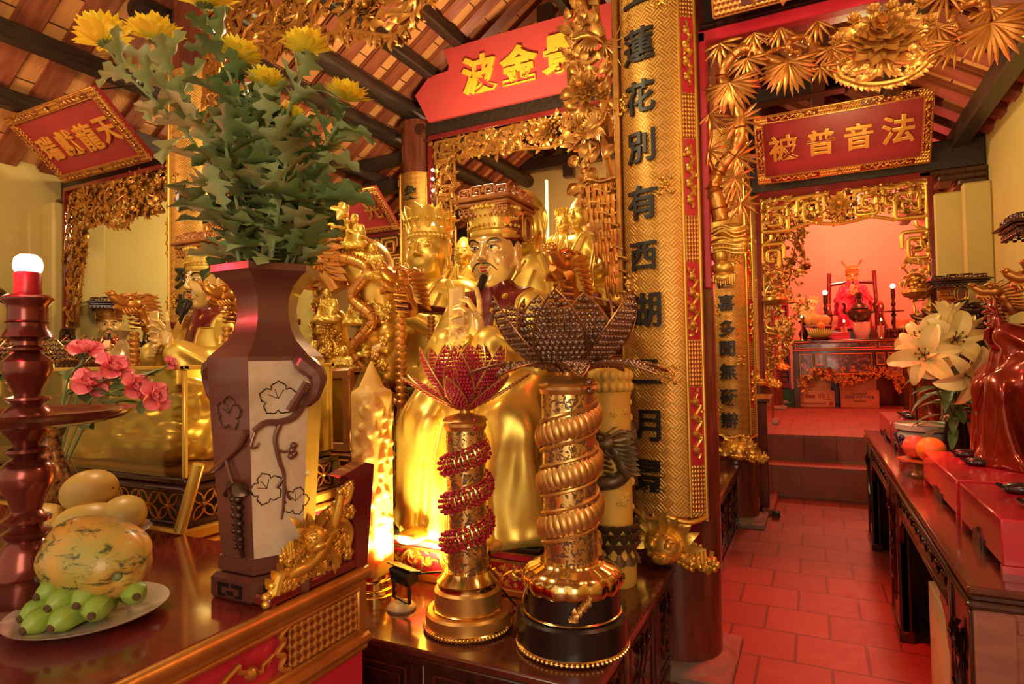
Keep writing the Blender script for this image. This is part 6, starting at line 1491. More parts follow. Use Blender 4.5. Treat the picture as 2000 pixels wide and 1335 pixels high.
s.ell((.55, .05, .20), (.10, .10, .10), .02); s.ell((.56, -.03, .21), (.07, .05, .07), .02); cutz(s).build('body', m_['gold_pale'], t)
b = MB(); rosette(b, (0, 0, 0), Pl((.18, -.11, .235), (1,0,0), (0,.4,1)), .045, 3, 8, r)
for k in range(26): b.ell((-.02 + .011*k, -.155 - .001*k, .20 + .0018*k), .008, 7, 5)
b.build('sash_ornament', m_['gold'], t)
# ================================================================ the red lacquered row along the right wall
def block(y0, y1, label, x0=.44, z0=.80, h=.145):
    t = thing('pedestal_block', label, 'pedestal', (x0, y0, z0), group='lacquered blocks under the red statues')
    b = MB(); L = y1 - y0; b.box((0, 0, .02), (.62, L, h), .004); b.build('block', m_['red'], t)
    b = MB(); b.box((-.004, L*.36, 0), (.02, L*.64, .04)); b.prism([(-.05, 0), (.05, 0), (.035, .035), (.015, .05), (0, .06), (-.015, .05), (-.035, .035)], (.0, L/2, .0), (0,-1,0), (0,0,1), .006); b.build('cut_out', m_['black'], t)
    b = MB(); b.box((.0, 0, 0), (.62, .02, .02)); b.box((0, L - .02, 0), (.62, L, .02)); b.build('foot', m_['red'], t); return t
block(2.06, 2.58, 'bright red lacquered block at the near end of the long table'); block(2.64, 3.36, 'red lacquered block behind the fruit dish, second from the near end'); block(4.30, 4.62, 'small dark red block just beyond the incense bowl'); block(4.68, 5.44, 'red lacquered block at the far end of the long table')
for y, sc_, lab in ((2.34, .66, 'red lacquered seated statue cut off by the right edge'), (3.10, .66, 'red lacquered seated statue with raised hand beside the white lilies'), (5.03, .64, 'red lacquered seated statue at the far end of the long table, below the pilaster')):
    king((.865, y, .945), -pi/2, lab, 'robe_red', 'robe_red', 'robe_red', 'wood', sc_, 'red lacquered statues by the right wall', face=False)
    throne((.865, y, .945), -pi/2, 'coppery dragon throne of the ' + lab.replace('red lacquered seated ', '').replace(', below the pilaster', ''), 'red_dark', 'copper' if y > 4 else 'gold_dark', sc_, 'dragon thrones by the right wall')
throne((.90, 4.08, .80), -pi/2, 'blackened dragon throne with one raised head, behind the lilies', 'black_gloss', 'bronze', .74, 'dragon thrones by the right wall')
# --- and along the left wall
tier('wall_altar', 'dark altar along the ochre wall under the dark red statues', (-5.58, 1.0, 0), (-4.70, 3.7, .86))
for x, y, sc_, lab in ((-5.17, 3.0, .70, 'dark red statue with a smiling golden face and square hat, by the left arch'), (-5.15, 2.12, .70, 'dark statue hidden behind the red bulb, only its square hat showing')):
    king((x, y, .90), radians(58), lab, 'robe_red', 'skin', 'robe_red', 'wood', sc_, 'red lacquered statues by the left wall'); throne((x, y, .90), radians(62), 'dark throne of the ' + lab.split(',')[0].replace('with a smiling golden face and square hat', 'that smiles'), 'wood', 'bronze', sc_, 'dark thrones by the left wall')
tier('wall_altar', 'dark altar by the left wall beyond the arch', (-5.5, 5.6, 0), (-4.7, 6.8, .86))
king((-5.05, 6.05, .88), radians(62), 'dark statue in the far left bay, glimpsed right of the vase neck', 'robe_red', 'skin', 'robe_red', 'wood', .7, 'red lacquered statues by the left wall'); throne((-5.05, 6.05, .88), radians(62), 'dark throne glimpsed right of the vase neck', 'wood', 'bronze', .7, 'dark thrones by the left wall')
# ================================================================ lotus lamps and candles on the low cabinet
def beaded_petal(fr, bd, c, a, r0, z0, L, W, curl, lean, bead, br=.007, closed=True):
    """wire-edged lotus petal strung with beads; c base centre, a azimuth, leaning outward"""
    d0 = np.array((cos(a), sin(a), 0)); side = np.array((-sin(a), cos(a), 0)); p = np.array(c, float) + d0*r0 + (0, 0, z0); ang = lean; n = max(9, int(L/(br*2.35))); mid = []; 
    for i in range(n + 1):
        mid.append((p.copy(), ang)); p = p + (d0*cos(ang) + np.array((0,0,1))*sin(ang)) * L/n; ang += curl/n
    wd = lambda t: W*.5*sin(pi*min(1, max(0, .10 + .90*t)))**.8 * (1 if t < .97 else .1)
    ed = []
    for s in (1, -1):
        e = [q + side*s*wd(i/n) for i, (q, _) in enumerate(mid)]; ed.append(e)
    fr.tube(ed[0] + ed[1][::-1], .0034 if L > .24 else .0028, 6)
    for i in range(1, n):
        w = wd(i/n); m = max(1, int(2*w/(br*2.1))); q, an = mid[i]; inn = d0*-sin(an) + np.array((0,0,1))*cos(an)
        for j in range(m):
            u = (-1 + (2*j + 1 + (.5 if i % 2 else -.5)*(m > 1))/m)*w*.86; bd.ell(q + side*u + inn*-.15*abs(u)*0, (br, br, br), 6, 5)
def lotus_lamp(loc, label, S, beads, frame_m, col_m, drum_m, ring_m, H, r_col, drum, turns, ribs_m, bead_coil=None, cr=.03, layers=None):
    t = thing('lotus_lamp', label, 'lamp', loc, group='lotus lamps on the low cabinet')
    r1, r2, h1, h2 = drum
    b = MB(); b.lathe([(r1 - .004, 0), (r1, .004), (r1, h1 - .008), (r1 - .008, h1)], 56); b.lathe([(r2, h1), (r2, h1 + h2 - .008), (r2 - .008, h1 + h2)], 56); b.build('drum_base', m_[drum_m], t)
    b = MB(); z0 = h1 + h2
    for k in range(72):
        a = 2*pi*k/72; b.ell(((r1 + .001)*cos(a), (r1 + .001)*sin(a), .010), (.008, .008, .007), 7, 5)
    b.lathe([(r1 + .003, .016), (r1 + .005, .019), (r1 + .002, .022)], 56); b.lathe([(r2 + .001, h1), (r2 + .005, h1 + .004), (r2, h1 + .008)], 56)
    if beads == 'jewel_amber': b.lathe([(r2 - .004, z0 - .03), (r2 + .006, z0 - .01), (r2 + .002, z0 + .015), (r2 - .02, z0 + .035), (r_col + .02, z0 + .045), (r_col + .012, z0 + .055)], 140, lobes=14, amp=.035)
    else: b.lathe([(r2 - .012, z0), (r2 - .014, z0 + .012), (r_col + .04, z0 + .022), (r_col + .022, z0 + .04), (r_col + .012, z0 + .055)], 56)
    b.build('base_trim', m_['brass'], t)
    if beads == 'jewel_amber':
        b = MB(); C = Cy(r2 + .001); rr = random.Random(4)
        for a in (-.85, .55):
            for k in range(9):
                Q = C.at((a + .05*(k - 4))*r2); q = Pl(C((a + .05*(k - 4))*r2, h1 + .03 + .009*k, .002), Q.ax, (0,0,1), Q.nz); rosette(b, (0, 0, 0), q, .012, 2, 6, rr); leaf(b, (0, 0, 0), q, rr.uniform(0, 6), .025, .014, rr)
        b.build('applied_ornament', m_['brass_dull'], t)
    zc, zt = z0 + .05, H
    MB().lathe([(r_col, zc), (r_col, zt - .02)], 48).build('filigree_column', m_[col_m], t)
    b = MB(); b.lathe([(r_col + .002, zt - .045), (r_col + .008, zt - .03), (r_col + .004, zt - .02), (r_col + .012, zt - .012), (r_col + .002, zt), (r_col*.5, zt + .010), (.018, zt + .014), (.018, zt + .04)], 40); b.build('top_cap', m_['brass_dull'], t)
    coil = MB(); jb = MB(); hh = (zt - .05 - zc); N = int(116*turns)
    # a ribbed serpent wound round the column
    prev = None; rings = []
    for i in range(N + 1):
        q = i/N; a = -2*pi*turns*q + 2.2; rad = cr*(1 if .02 < q < .98 else .5); c = np.array(((r_col + rad*.12)*cos(a), (r_col + rad*.12)*sin(a), zc + .03 + (hh - .05)*(1 - q))); d = vnorm((sin(a)*r_col, -cos(a)*r_col, -hh/(2*pi*turns)*1.0)); o = np.array((cos(a), sin(a), 0)); w = np.cross(d, o)
        rr_ = rad*(.82 if i % 4 == 0 else 1.0 if i % 4 == 2 else .97); rings.append([c + (o*cos(t_)*.55 + w*sin(t_)*1.0)*rr_ for t_ in np.linspace(0, 2*pi, 10, endpoint=False)])
        if bead_coil and .10 < q < .93 and i % 5 == 0:
            for t_ in np.linspace(-1.5, 1.5, 6): jb.ell(c + (o*cos(t_)*.8 + w*sin(t_)*1.05)*rad*1.1, .0075*S, 6, 5)
    coil.loft(rings, True, True, True)
    for sgn in (-1, 1):
        pts = []
        for i in range(0, N + 1, 2):
            q = i/N; a = -2*pi*turns*q + 2.2; pts.append(((r_col + .003)*cos(a), (r_col + .003)*sin(a), zc + .03 + (hh - .05)*(1 - q) + sgn*cr*1.25))
        coil.tube([p for p in pts if zc < p[2] < zt - .02], .0045*S, 6)
    coil.build('serpent_coil', m_[ribs_m], t)
    if bead_coil:
        rr = random.Random(8)
        for k in range(26): a = rr.uniform(0, 6.28); jb.ell(((r_col + .002)*cos(a), (r_col + .002)*sin(a), rr.uniform(zc, zt - .05)), .0065*S, 6, 5)
        jb.build('coil_beads', m_[bead_coil], t)
    # lotus
    c = (0, 0, zt + .03)
    fr_all = []
    for n, r0, z_, L, W, curl, lean, off in layers:
        for k in range(n):
            fr, bd = MB(), MB(); beaded_petal(fr, bd, c, 2*pi*(k + off*2)/n + .25, r0*S, z_, L, W, curl, lean, beads, .0062*S)
            e = fr.build('lotus_petal', m_[frame_m], t); bd.build('petal_beads', m_[beads], e, ang=None)
    b = MB()
    b.tube([(.075*S*cos(a), .075*S*sin(a), zt + .03 + .135*S) for a in np.linspace(0, 2*pi, 25)], .003, 5)
    for k in range(4): b.tube([(.0, 0, zt + .03), (.05*S*cos(k*1.57), .05*S*sin(k*1.57), zt + .06), (.075*S*cos(k*1.57), .075*S*sin(k*1.57), zt + .03 + .135*S)], .0025, 5)
    b.build('wire_hoop', m_[frame_m], t)
    b = MB(); b.tube([(.06*S, -.04*S, zt + .03), (.066*S, -.044*S, zt - .03)], .001, 4)
    for k in range(2): b.ell((.066*S, -.044*S, zt - .005 - .028*k), .008*S, 8, 6)
    b.build('hanging_beads', m_[beads], t); return t
lotus_lamp((-1.10, 1.84, .48), 'shorter gold lotus lamp with ruby beads wound up its filigree column', .95, 'jewel_red', 'brass_dull', 'filigree', 'brass_dull', 'brass', .722, .068, (.147, .117, .065, .075), 3.3, 'brass', 'jewel_red', .028, ((6, .02, .0, .250, .125, 1.45, .66, 0), (6, .02, .0, .262, .10, .70, .66, .3), (7, .02, -.005, .245, .06, .15, .45, .15)))
lotus_lamp((-.725, 1.87, .48), 'taller lotus lamp with smoky amber petals on a ribbed coil column and black drum base', 1.45, 'jewel_amber', 'copper', 'filigree', 'black_gloss', 'brass', .850, .088, (.178, .155, .11, .105), 3.3, 'brass_dull', None, .037, ((6, .03, .0, .285, .175, 1.5, .50, 0), (6, .03, .0, .33, .165, .95, .42, .25), (8, .03, -.005, .30, .085, -.95, .42, .15)))
# --- yellow dragon candle
t = thing('dragon_candle', 'tall yellow candle wrapped by a bronze dragon, beside the near couplet board', 'candle', (-.755, 2.44, .48))
MB().lathe([(.086, 0), (.09, .01), (.09, .12), (.08, .13), (.078, .16), (.078, .76), (.084, .78), (.0, .78)], 40).build('wax', m_['candle'], t)
b = MB()
for z_ in (.80, .845):
    for k in range(16): b.ell((.078*cos(k*pi/8), .078*sin(k*pi/8), z_), (.017, .017, .023), 8, 6)
b.lathe([(.07, .78), (.085, .80), (.085, .86), (.07, .875), (.0, .875)], 32); b.build('lotus_rim', m_['candle'], t)
b = MB()
for l, (z_, L, n) in enumerate(((.13, .055, 12), (.165, .06, 12), (.20, .06, 11))):
    for k in range(n):
        a = 2*pi*(k + .5*l)/n; d = np.array((cos(a), sin(a), 0)); b.petal(d*.086 + (0, 0, z_), d*.4 + np.array((0, 0, 1)), d, L, .06, curl=.4, cup=-.5, nu=5, nv=4, tip=1.5, thick=.006)
for k in range(12):
    a = 2*pi*k/12; d = np.array((cos(a), sin(a), 0)); b.petal(d*.088 + (0, 0, .135), d*.3 + np.array((0, 0, -1)), d, .05, .055, curl=.5, cup=-.4, nu=4, nv=4, tip=1.5, thick=.006)
b.build('lotus_collar', m_['candle_dark'], t)
b = MB(); pts = []
for i in range(70):
    q = i/69; a = -1.2 + 5.6*q; rr_ = .084 + .006*sin(9*q); pts.append((rr_*cos(a - pi/2 - .35), rr_*sin(a - pi/2 - .35), .30 + .42*q + .03*sin(11*q)))
b.tube(pts, [.010 + .020*sin(pi*min(1, .15 + i/75)) for i in range(70)], 10)
for i in range(3, 66, 2): b.petal(np.array(pts[i]) * np.array((1.02, 1.02, 1)), (0, 0, 1), (pts[i][0], pts[i][1], 0), .035, .02, nu=3, nv=2, curl=-.3)
hd = MB(); dragon_head(hd, 0, (0, 0, 0), .72); M = np.eye(4); M[:3, 3] = (.02, -.085, .52); M[:3, :3] = np.array(Matrix.Rotation(radians(-70), 3, 'Z')); b.merge(hd, M); b.build('dragon', m_['candle_dark'], t)
b = MB(); C = Cy(.079); rr = random.Random(3)
for k in range(40): cl = rr.uniform(-.2, .2); cloudlet(b, Pl(C(cl, rr.uniform(.26, .74), 0), C.at(cl).ax, (0,0,1), C.at(cl).nz), (0, 0, 0), rr.uniform(.010, .018), rr)
b.build('cloud_relief', m_['candle'], t)
V, F = glyph('Anh', .055, .002, .001); C2 = Cy(.0905); b = MB(); b.add([C2(p[0] + .02, .06 + p[1], p[2]) for p in V], F); b.build('lettering', m_['candle_dark'], t)
# --- glowing pillar candle in cellophane
t = thing('pillar_candle', 'tall square carved wax pillar glowing from below, wrapped in cellophane, left of the near king', 'candle', (-1.57, 1.91, .48))
b = MB(); b.lathe([(.083, 0), (.083, .02), (.078, .025), (.078, .04), (.070, .046), (.068, .07), (.058, .078), (.056, .10), (.05, .105)], 40)
for z_, rr_ in ((.022, .083), (.044, .078), (.075, .068)): b.lathe([(rr_, z_ - .003), (rr_ + .004, z_), (rr_, z_ + .003)], 40)
b.build('brass_base', m_['brass'], t)
s = SDF((-.085, -.085, .09), (.085, .085, .96), .007)
s.box((0, 0, .45), (.060, .060, .36), .012, 0); s.cap((0, 0, .78), (0, 0, .92), .066, .006, .02); s.lo = s.lo
rr = random.Random(6)
for k in range(90):
    f_ = rr.choice((0, 1)); u = rr.uniform(-.045, .045); z_ = rr.uniform(.14, .76); c = (u, -.060, z_) if f_ == 0 else (.060, u, z_); s.ell(c, rr.uniform(.010, .018), .006)
s.build('carved_wax', m_['wax'], t)
b = MB(); ring = []
for z_, h_ in ((.10, .062), (.3, .066), (.6, .067), (.78, .066), (.90, .024), (.925, .010), (.95, .020), (.985, .034)):
    ring.append([(h_*q[0]*(1 + .06*sin(9*i + z_*40)), h_*q[1]*(1 + .06*cos(7*i + z_*30)), z_ + (.012*sin(5*i) if z_ > .96 else 0)) for i, q in enumerate(rnd_poly(-1.02, -1.02, 1.02, 1.02, .25, 4))])
b.loft(ring, True); b.build('cellophane', m_['cello'], t)
# --- floodlight
t = thing('floodlight', 'small black finned floodlight on a bracket and stone disc, shining back at the glowing candle', 'lamp', (-1.40, 1.86, .48), radians(-20))
b = MB(); b.lathe([(.052, 0), (.054, .008), (.045, .02), (.02, .026), (.018, .03)], 28); b.build('stone_disc', m_['marble'], t)
b = MB(); b.box((-.05, -.006, .03), (.05, .006, .036)); b.box((-.055, -.006, .03), (-.048, .006, .14)); b.box((.048, -.006, .03), (.055, .006, .14)); b.build('bracket', m_['steel'], t)
b = MB(); b.obox((0, .012, .150), (.082, 0, 0), (0, .024, -.006), (0, .001, .0035), .002)
for k in range(11): b.obox((-.055 + .011*k, .012, .122), (.0035, 0, 0), (0, .026, .006), (0, -.004, .024), .003)
b.box((-.058, .01, .105), (.058, .035, .145), .012); b.build('finned_housing', m_['steel'], t)
MB().tube(catmull([(.07, .02, .14), (.15, .10, .145), (.25, .2, .13), (.3, .3, .01)], 6), .004, 6).build('cable', m_['steel'], t)
# ================================================================ things on the foreground altar
AT = .90
# --- tall candlestick with a red bulb
t = thing('candlestick', 'tall dark coppery candlestick with a round tray and a lit red bulb', 'candlestick', (-1.475, .69, AT))
S_ = 1/950
prof = [(66,1200),(68,1195),(66,1185),(60,1180),(63,1165),(60,1140),(62,1130),(55,1125),(48,1100),(44,1085),(38,1070),(30,1062),(40,1050),(41,1046),(30,1040),(25,1034),(40,1026),(41,1020),(30,1014),(24,1005),(30,985),(42,960),(48,940),(46,922),(34,908),(22,902),(38,890),(36,884),(22,878),(26,868),(40,850),(42,842)]
b = MB(); b.lathe([(r*S_, (1200 - y)*S_) for r, y in prof], 40); b.build('lower_stem', m_['copper_dark'], t)
b = MB(); b.lathe([(42*S_, 358*S_), (120*S_, 362*S_), (165*S_, 372*S_), (180*S_, 384*S_), (183*S_, 390*S_), (178*S_, 390*S_), (160*S_, 380*S_), (100*S_, 373*S_), (40*S_, 371*S_)], 64); b.build('tray', m_['wood_red'], t)
prof = [(43,828),(44,822),(38,808),(30,800),(26,795),(38,788),(37,783),(22,778),(24,768),(36,745),(43,728),(42,712),(30,700),(20,694),(32,690),(33,685),(22,680),(22,672),(44,664),(40,655),(34,645),(34,636),(37,634),(34,631),(33,612),(35,600),(42,592),(43,586),(36,580),(20,578)]
b = MB(); b.lathe([(r*S_, (1200 - y)*S_) for r, y in prof], 40); b.build('upper_stem', m_['copper_dark'], t)
MB().lathe([(21*S_, 620*S_), (23*S_, 626*S_), (22*S_, 640*S_), (23*S_, 662*S_), (20*S_, 668*S_)], 28).build('bulb_socket', mat('red plastic socket', (.45, .01, .03), None, .35), t)
MB().lathe([(20*S_, 664*S_), (24*S_, 672*S_), (25*S_, 682*S_), (22*S_, 694*S_), (14*S_, 701*S_), (.0, 703*S_)], 28).build('bulb', m_['bulb_red'], t)
# --- plate of green bananas under a papaya
t = thing('plate', 'pale glass plate under the papaya and green bananas, on the red altar', 'plate', (-1.305, .718, AT))
MB().lathe([(.06, .0), (.07, .004), (.11, .009), (.138, .020), (.140, .023), (.134, .021), (.10, .012), (.0, .009)], 64).build('dish', mat('frosted glass plate', (.62, .50, .40), None, .12, 0, coat=.4), t)
def banana(loc, az, tilt, L, R, label, roll=0.0):
    t = thing('banana', label, 'banana', loc, 0, 'green bananas of the bunch under the papaya'); d = np.array((cos(az)*cos(tilt), sin(az)*cos(tilt), sin(tilt))); up = np.array((0, 0, 1)); rings = []; n = 14; p = np.zeros(3); dd = d.copy(); side = vnorm(np.cross(d, up))
    curve = .7
    for i in range(n + 1):
        q = i/n; a = tilt + curve*(.5 - q); dd = np.array((cos(az)*cos(a), sin(az)*cos(a), sin(a))); w = np.cross(side, dd)
        rr_ = R*min(1, (.32 + 3.2*q) ** .7 * 1.0, (.30 + 4.2*(1 - q)) ** .75); rings.append([p + (side*cos(k*2*pi/10)*(1 + .06*cos(5*k*2*pi/10)) + w*sin(k*2*pi/10))*rr_ for k in range(10)]); p = p + dd*L/n
    b = MB(); b.loft(rings, True, True, True); b.build('skin', m_['banana'], t); b = MB(); e = np.array(rings[-1]).mean(0); b.tube([e - dd*.002, e + dd*.006], [R*.36, R*.26], 8); b.build('tip', m_['banana_tip'], t); return t
view = np.array((.88, -.47)); az0 = atan2(-.55, .84)
bl = [('uppermost left', -.098, .005, .058, -1.0, .30), ('upper left', -.075, -.020, .052, -.9, .12), ('middle left', -.035, -.040, .046, -.75, .05), ('centre facing', .004, -.030, .052, -.30, .0), ('upper right', .050, .002, .052, .35, .40), ('right', .078, .000, .028, .55, .22), ('lower right', .034, -.045, .027, .05, .10), ('lower left', -.088, -.040, .026, -1.1, .05), ('lower middle', -.062, -.066, .022, -.85, .0), ('bottom middle', -.012, -.062, .024, -.65, .0), ('back left', -.10, .045, .040, -1.2, .2)]
rx, ry, fx, fy = .896, .444, -.444, .896           # along and across the bunch
for nm, u, v, z_, da, ti in bl:
    u = u*.84 + .022; c = (-1.305 + rx*u + fx*v, .718 + ry*u + fy*v); a = az0 - .25 + da*.75
    d = np.array((cos(a), sin(a))); banana((c[0] - d[0]*.06, c[1] - d[1]*.06, AT + z_), a, ti, .105, .0235, nm + ' green banana of the bunch under the papaya')
t = thing('papaya', 'ripe mottled orange and green papaya resting on the green bananas', 'papaya', (-1.305, .735, AT + .115), radians(20))
s = SDF((-.12, -.11, -.09), (.12, .11, .10), .006); s.ell((0, 0, 0), (.100, .082, .075), .01); s.ell((-.03, .0, .01), (.072, .075, .070), .03); s.ell((.045, -.02, -.005), (.058, .06, .062), .03)
fold(s, lambda X, Y, Z: .0022*np.cos(5*np.arctan2(Z, Y))); s.ell((.088, -.055, -.02), .012, .012, op='s'); s.build('skin', m_['papaya'], t)
MB().ell((.080, -.048, -.018), (.010, .008, .010), 10, 8).build('stalk_scar', m_['stem'], t)
# --- dish of mangoes
t = thing('plate', 'flowered dish of yellow mangoes behind the papaya', 'plate', (-1.83, 1.0, AT)); MB().lathe([(.07, 0), (.08, .005), (.13, .022), (.155, .040), (.150, .042), (.12, .026), (0, .010)], 48, lobes=16, amp=.03).build('dish', m_['porcelain'], t)
for x, y, z_, r3, az, lab in ((-1.82, 1.0, .155, (.078, .062, .058), .3, 'topmost greenish mango of the pile'), (-1.775, .97, .075, (.085, .062, .06), .6, 'large mango at the front right of the pile'), (-1.72, 1.03, .085, (.062, .058, .058), 1.2, 'mango at the right end of the pile, over the dish rim'), (-1.92, .93, .068, (.075, .06, .058), .2, 'mango at the left of the pile, beside the candlestick'), (-1.90, 1.06, .095, (.07, .058, .055), .9, 'mango at the back of the pile')):
    t = thing('mango', lab, 'mango', (x, y, AT + z_), az, 'mangoes in the dish'); b = MB(); b.ell((0, 0, 0), r3, 24, 16); V = b.v[0]; V[:, 2] += .12*V[:, 0]; V[:, 1] *= 1 + .8*V[:, 0]; b.build('skin', m_['mango'], t); MB().ell((r3[0]*.97, 0, r3[0]*.12), .004, 8, 6).build('stalk_scar', m_['banana_tip'], t)
# --- rose vase
t = thing('rose_vase', 'black lacquered vase with gold pattern holding pink roses, behind the candlestick', 'vase', (-2.06, 1.02, AT)); MB().lathe([(.04, 0), (.045, .01), (.05, .05), (.07, .12), (.075, .17), (.055, .22), (.035, .25), (.033, .29), (.048, .32), (.044, .32), (.028, .29)], 32).build('body', mat('black and gold lacquer', (.03, .015, .012), (.45, .22, .06), .25, .3, 60), t)
def stem_leaf(mb, p, d, nrm, L, W, r, lobes=True):
    """lobed chrysanthemum leaf"""
    f = (lambda q: .10 if q < .16 else max(.05, (sin(pi*((q - .16)/.84*.86 + .14)) ** .8) * (.66 + .34*cos((q - .16)*17.5 + .3)))) if lobes else None
    mb.petal(p, d, nrm, L, W, curl=r.uniform(-1.1, .1), cup=r.uniform(.1, .5), nu=15 if lobes else 6, nv=4, shape=f)
def rose_head(P0, d, R, r):
    b = MB(); d, u, w = basis(d)
    for l in range(5):
        n = 5 if l < 3 else 3
        for k in range(n):
            a = 2*pi*k/n + l*.7; o = u*cos(a) + w*sin(a); q = 1 - l*.17; b.petal(np.asarray(P0) + o*R*.12*q, d*(.55 + .5*l) + o*(1.15 - .22*l), -o, R*(1.12*q), R*1.35*q, curl=(-.9 if l < 1 else .1) if l < 2 else .9, cup=.7, nu=7, nv=6, shape=lambda v: .25 + .75*sin(pi*min(1, v*.80 + .02)) if v < .98 else .45)
    return b
r = random.Random(17)
c0 = np.array((-2.06, 1.02, AT + .30))
for tip, R, lab in (((-2.02, 1.10, 1.445), .042, 'tallest pink rose of the vase, open above the glass case'), ((-1.93, 1.13, 1.39), .044, 'large pink rose at the top right of the vase'), ((-1.96, 1.08, 1.345), .042, 'pink rose in the middle of the vase, over the candlestick tray'), ((-1.84, 1.14, 1.335), .036, 'pink rose beside the small bud'), ((-1.80, 1.17, 1.305), .040, 'drooping pink rose at the lower right of the vase'), ((-1.79, 1.22, 1.405), .020, 'small pink rosebud at the far right of the vase'), ((-2.20, .92, 1.415), .044, 'pink rose left of the candlestick stem'), ((-2.13, 1.0, 1.45), .034, 'pink rose half hidden by the candlestick')):
    t = thing('rose', lab, 'rose', tuple(c0), 0, 'pink roses in the black vase'); e = np.array(tip) - c0; d = vnorm(e*np.array((.8, .8, .5)) + (.03, -.08, .02)); p = catmull([(0, 0, -.2), e*.45 + (0, 0, .03), e*.85, e - d*.01], 5); MB().tube(p, .0035, 6).build('stem', m_['stem'], t)
    lf = MB()
    for k in range(5):
        q = p[4 + k*2 if 4 + k*2 < len(p) else -2]; lf.petal(q, (r.uniform(-1, 1), r.uniform(-1, .4), r.uniform(-.6, .6)), (0, -.3, 1), .055, .036, curl=-.5, cup=.3, nu=6, nv=4, rid=.1)
    lf.build('leaves', m_['leaf_dark'], t); rose_head(e, d, R, r).build('flower_head', m_['rose'], t)
# --- lidded glass jar with purple sweets
t = thing('glass_jar', 'glass jar with purple wrapped sweets, cut off by the left edge', 'jar', (-1.97, .80, AT)); MB().lathe([(.05, 0), (.055, .01), (.055, .10), (.05, .115), (.052, .12)], 28).build('glass', m_['bottle'], t)
for k in range(4):
    o = MB(); o.ell((0, 0, 0), (.018, .014, .012), 10, 8); o.petal((.015, 0, 0), (1, 0, .3), (0, 0, 1), .02, .025, nu=3, nv=3); o.petal((-.015, 0, 0), (-1, 0, .3), (0, 0, 1), .02, .025, nu=3, nv=3); q = o.build('sweet', mat('purple foil', (.18, .02, .25), None, .25, .7)); q.location = (-1.97 + .02*cos(k*2), .80 + .02*sin(k*2), AT + .016 + .022*k); tag(q, ['lowest', 'second lowest', 'second highest', 'topmost'][k] + ' purple wrapped sweet in the glass jar', 'sweet', 'purple sweets in the jar')
# --- bronze vase
VX, VY = -1.120, 1.0
t = thing('bronze_vase', 'tall six-sided brown vase with grapevine relief and a pale marble face', 'vase', (VX, VY, AT))
def hexring(R, z, n=6, a0=0.0, sq=1.0): return [(R*cos(a0 + k*pi/3), R*sin(a0 + k*pi/3)*sq, z) for k in range(6)]
b = MB(); prf = [(.100, .085), (.098, .088), (.104, .14), (.114, .30), (.124, .46), (.127, .505), (.126, .515)]
b.loft([hexring(R, z) for R, z in prf], True, True, False)
sh = [(.126, .515), (.110, .530), (.088, .550), (.073, .575), (.066, .600), (.064, .625), (.068, .650), (.080, .672), (.100, .690), (.116, .700), (.119, .703), (.119, .718), (.112, .720), (.100, .712), (.070, .68), (.055, .62)]
b.loft([hexring(R, z) for R, z in sh], True, False, False); b.build('body', m_['vase_brown'], t, ang=25)
b = MB()
for R, z0, z1 in ((.103, .055, .086), (.088, .035, .058)): b.loft([hexring(R, z0), hexring(R, z1)], True, True, True)
b.loft([hexring(.106, .058), hexring(.106, .072), hexring(.100, .078)], True, True, True); b.build('plinth', m_['vase_brown'], t, ang=25)
b = MB(); b.loft([hexring(.116, .0), hexring(.120, .006), hexring(.120, .044), hexring(.108, .052)], True, True, True)
b.build('foot', m_['vase_brown'], t, ang=25)
b = MB()
for k in range(6):
    p0, p1 = np.array(hexring(.1205, 0)[k]), np.array(hexring(.1205, 0)[(k+1) % 6]); m = (p0 + p1)/2; ax = vnorm(p1 - p0); Q = Pl(m, ax, (0,0,1), vnorm((m[0], m[1], 0)))
    for bx in ((-.036, .028, -.004, .036), (.004, .028, .036, .036), (-.036, .012, -.028, .028), (.028, .012, .036, .028), (-.010, .012, .010, .020), (-.036, .008, -.016, .013), (.016, .008, .036, .013)): b.obox(Q((bx[0]+bx[2])/2, (bx[1]+bx[3])/2, -.001), Q.ax*(bx[2]-bx[0])/2, Q.ay*(bx[3]-bx[1])/2, Q.nz*.003)
b.build('pierced_fret', m_['black'], t)
# marble face on the side towards the aisle
hx = lambda k, z: np.array(hexring(np.interp(z, [p[1] for p in prf], [p[0] for p in prf]) + .0008, z)[k % 6])
def face_map(k):
    """u across 0-1 from corner k to corner k+1, z up, w out"""
    def f(u, z, w=0.0):
        p0, p1 = hx(k, z), hx(k + 1, z); m = p0*(1 - u) + p1*u; n = vnorm(((p0 + p1)/2)*np.array((1, 1, 0))); return m + n*w
    return f
b = MB(); F5 = face_map(5); F4 = face_map(4); F0 = face_map(0)
b.loft([[F5(u, z, .0012) for u in (.006, .994)] for z in (.088, .16, .30, .46, .497)], False); b.loft([[F5(u, z, .0012) for u in (.006, .994)] for z in (.497, .506)], False); b.build('marble_face', m_['marble_vase'], t)
b = MB()
def on(f, pts, r0, r1, k=6):
    q = catmull([f(*p) for p in pts], k); b.tube(q, [r0 + (r1 - r0)*i/len(q) for i in range(len(q))], 8)
on(F5, [(1.02, .455, .012), (.92, .42, .010), (.75, .385, .008), (.5, .375, .007), (.25, .375, .008), (.05, .36, .010)], .009, .006); on(F4, [(1.0, .36, .008), (.8, .33, .007), (.55, .31, .006), (.3, .29, .008), (.02, .27, .008)], .007, .005)
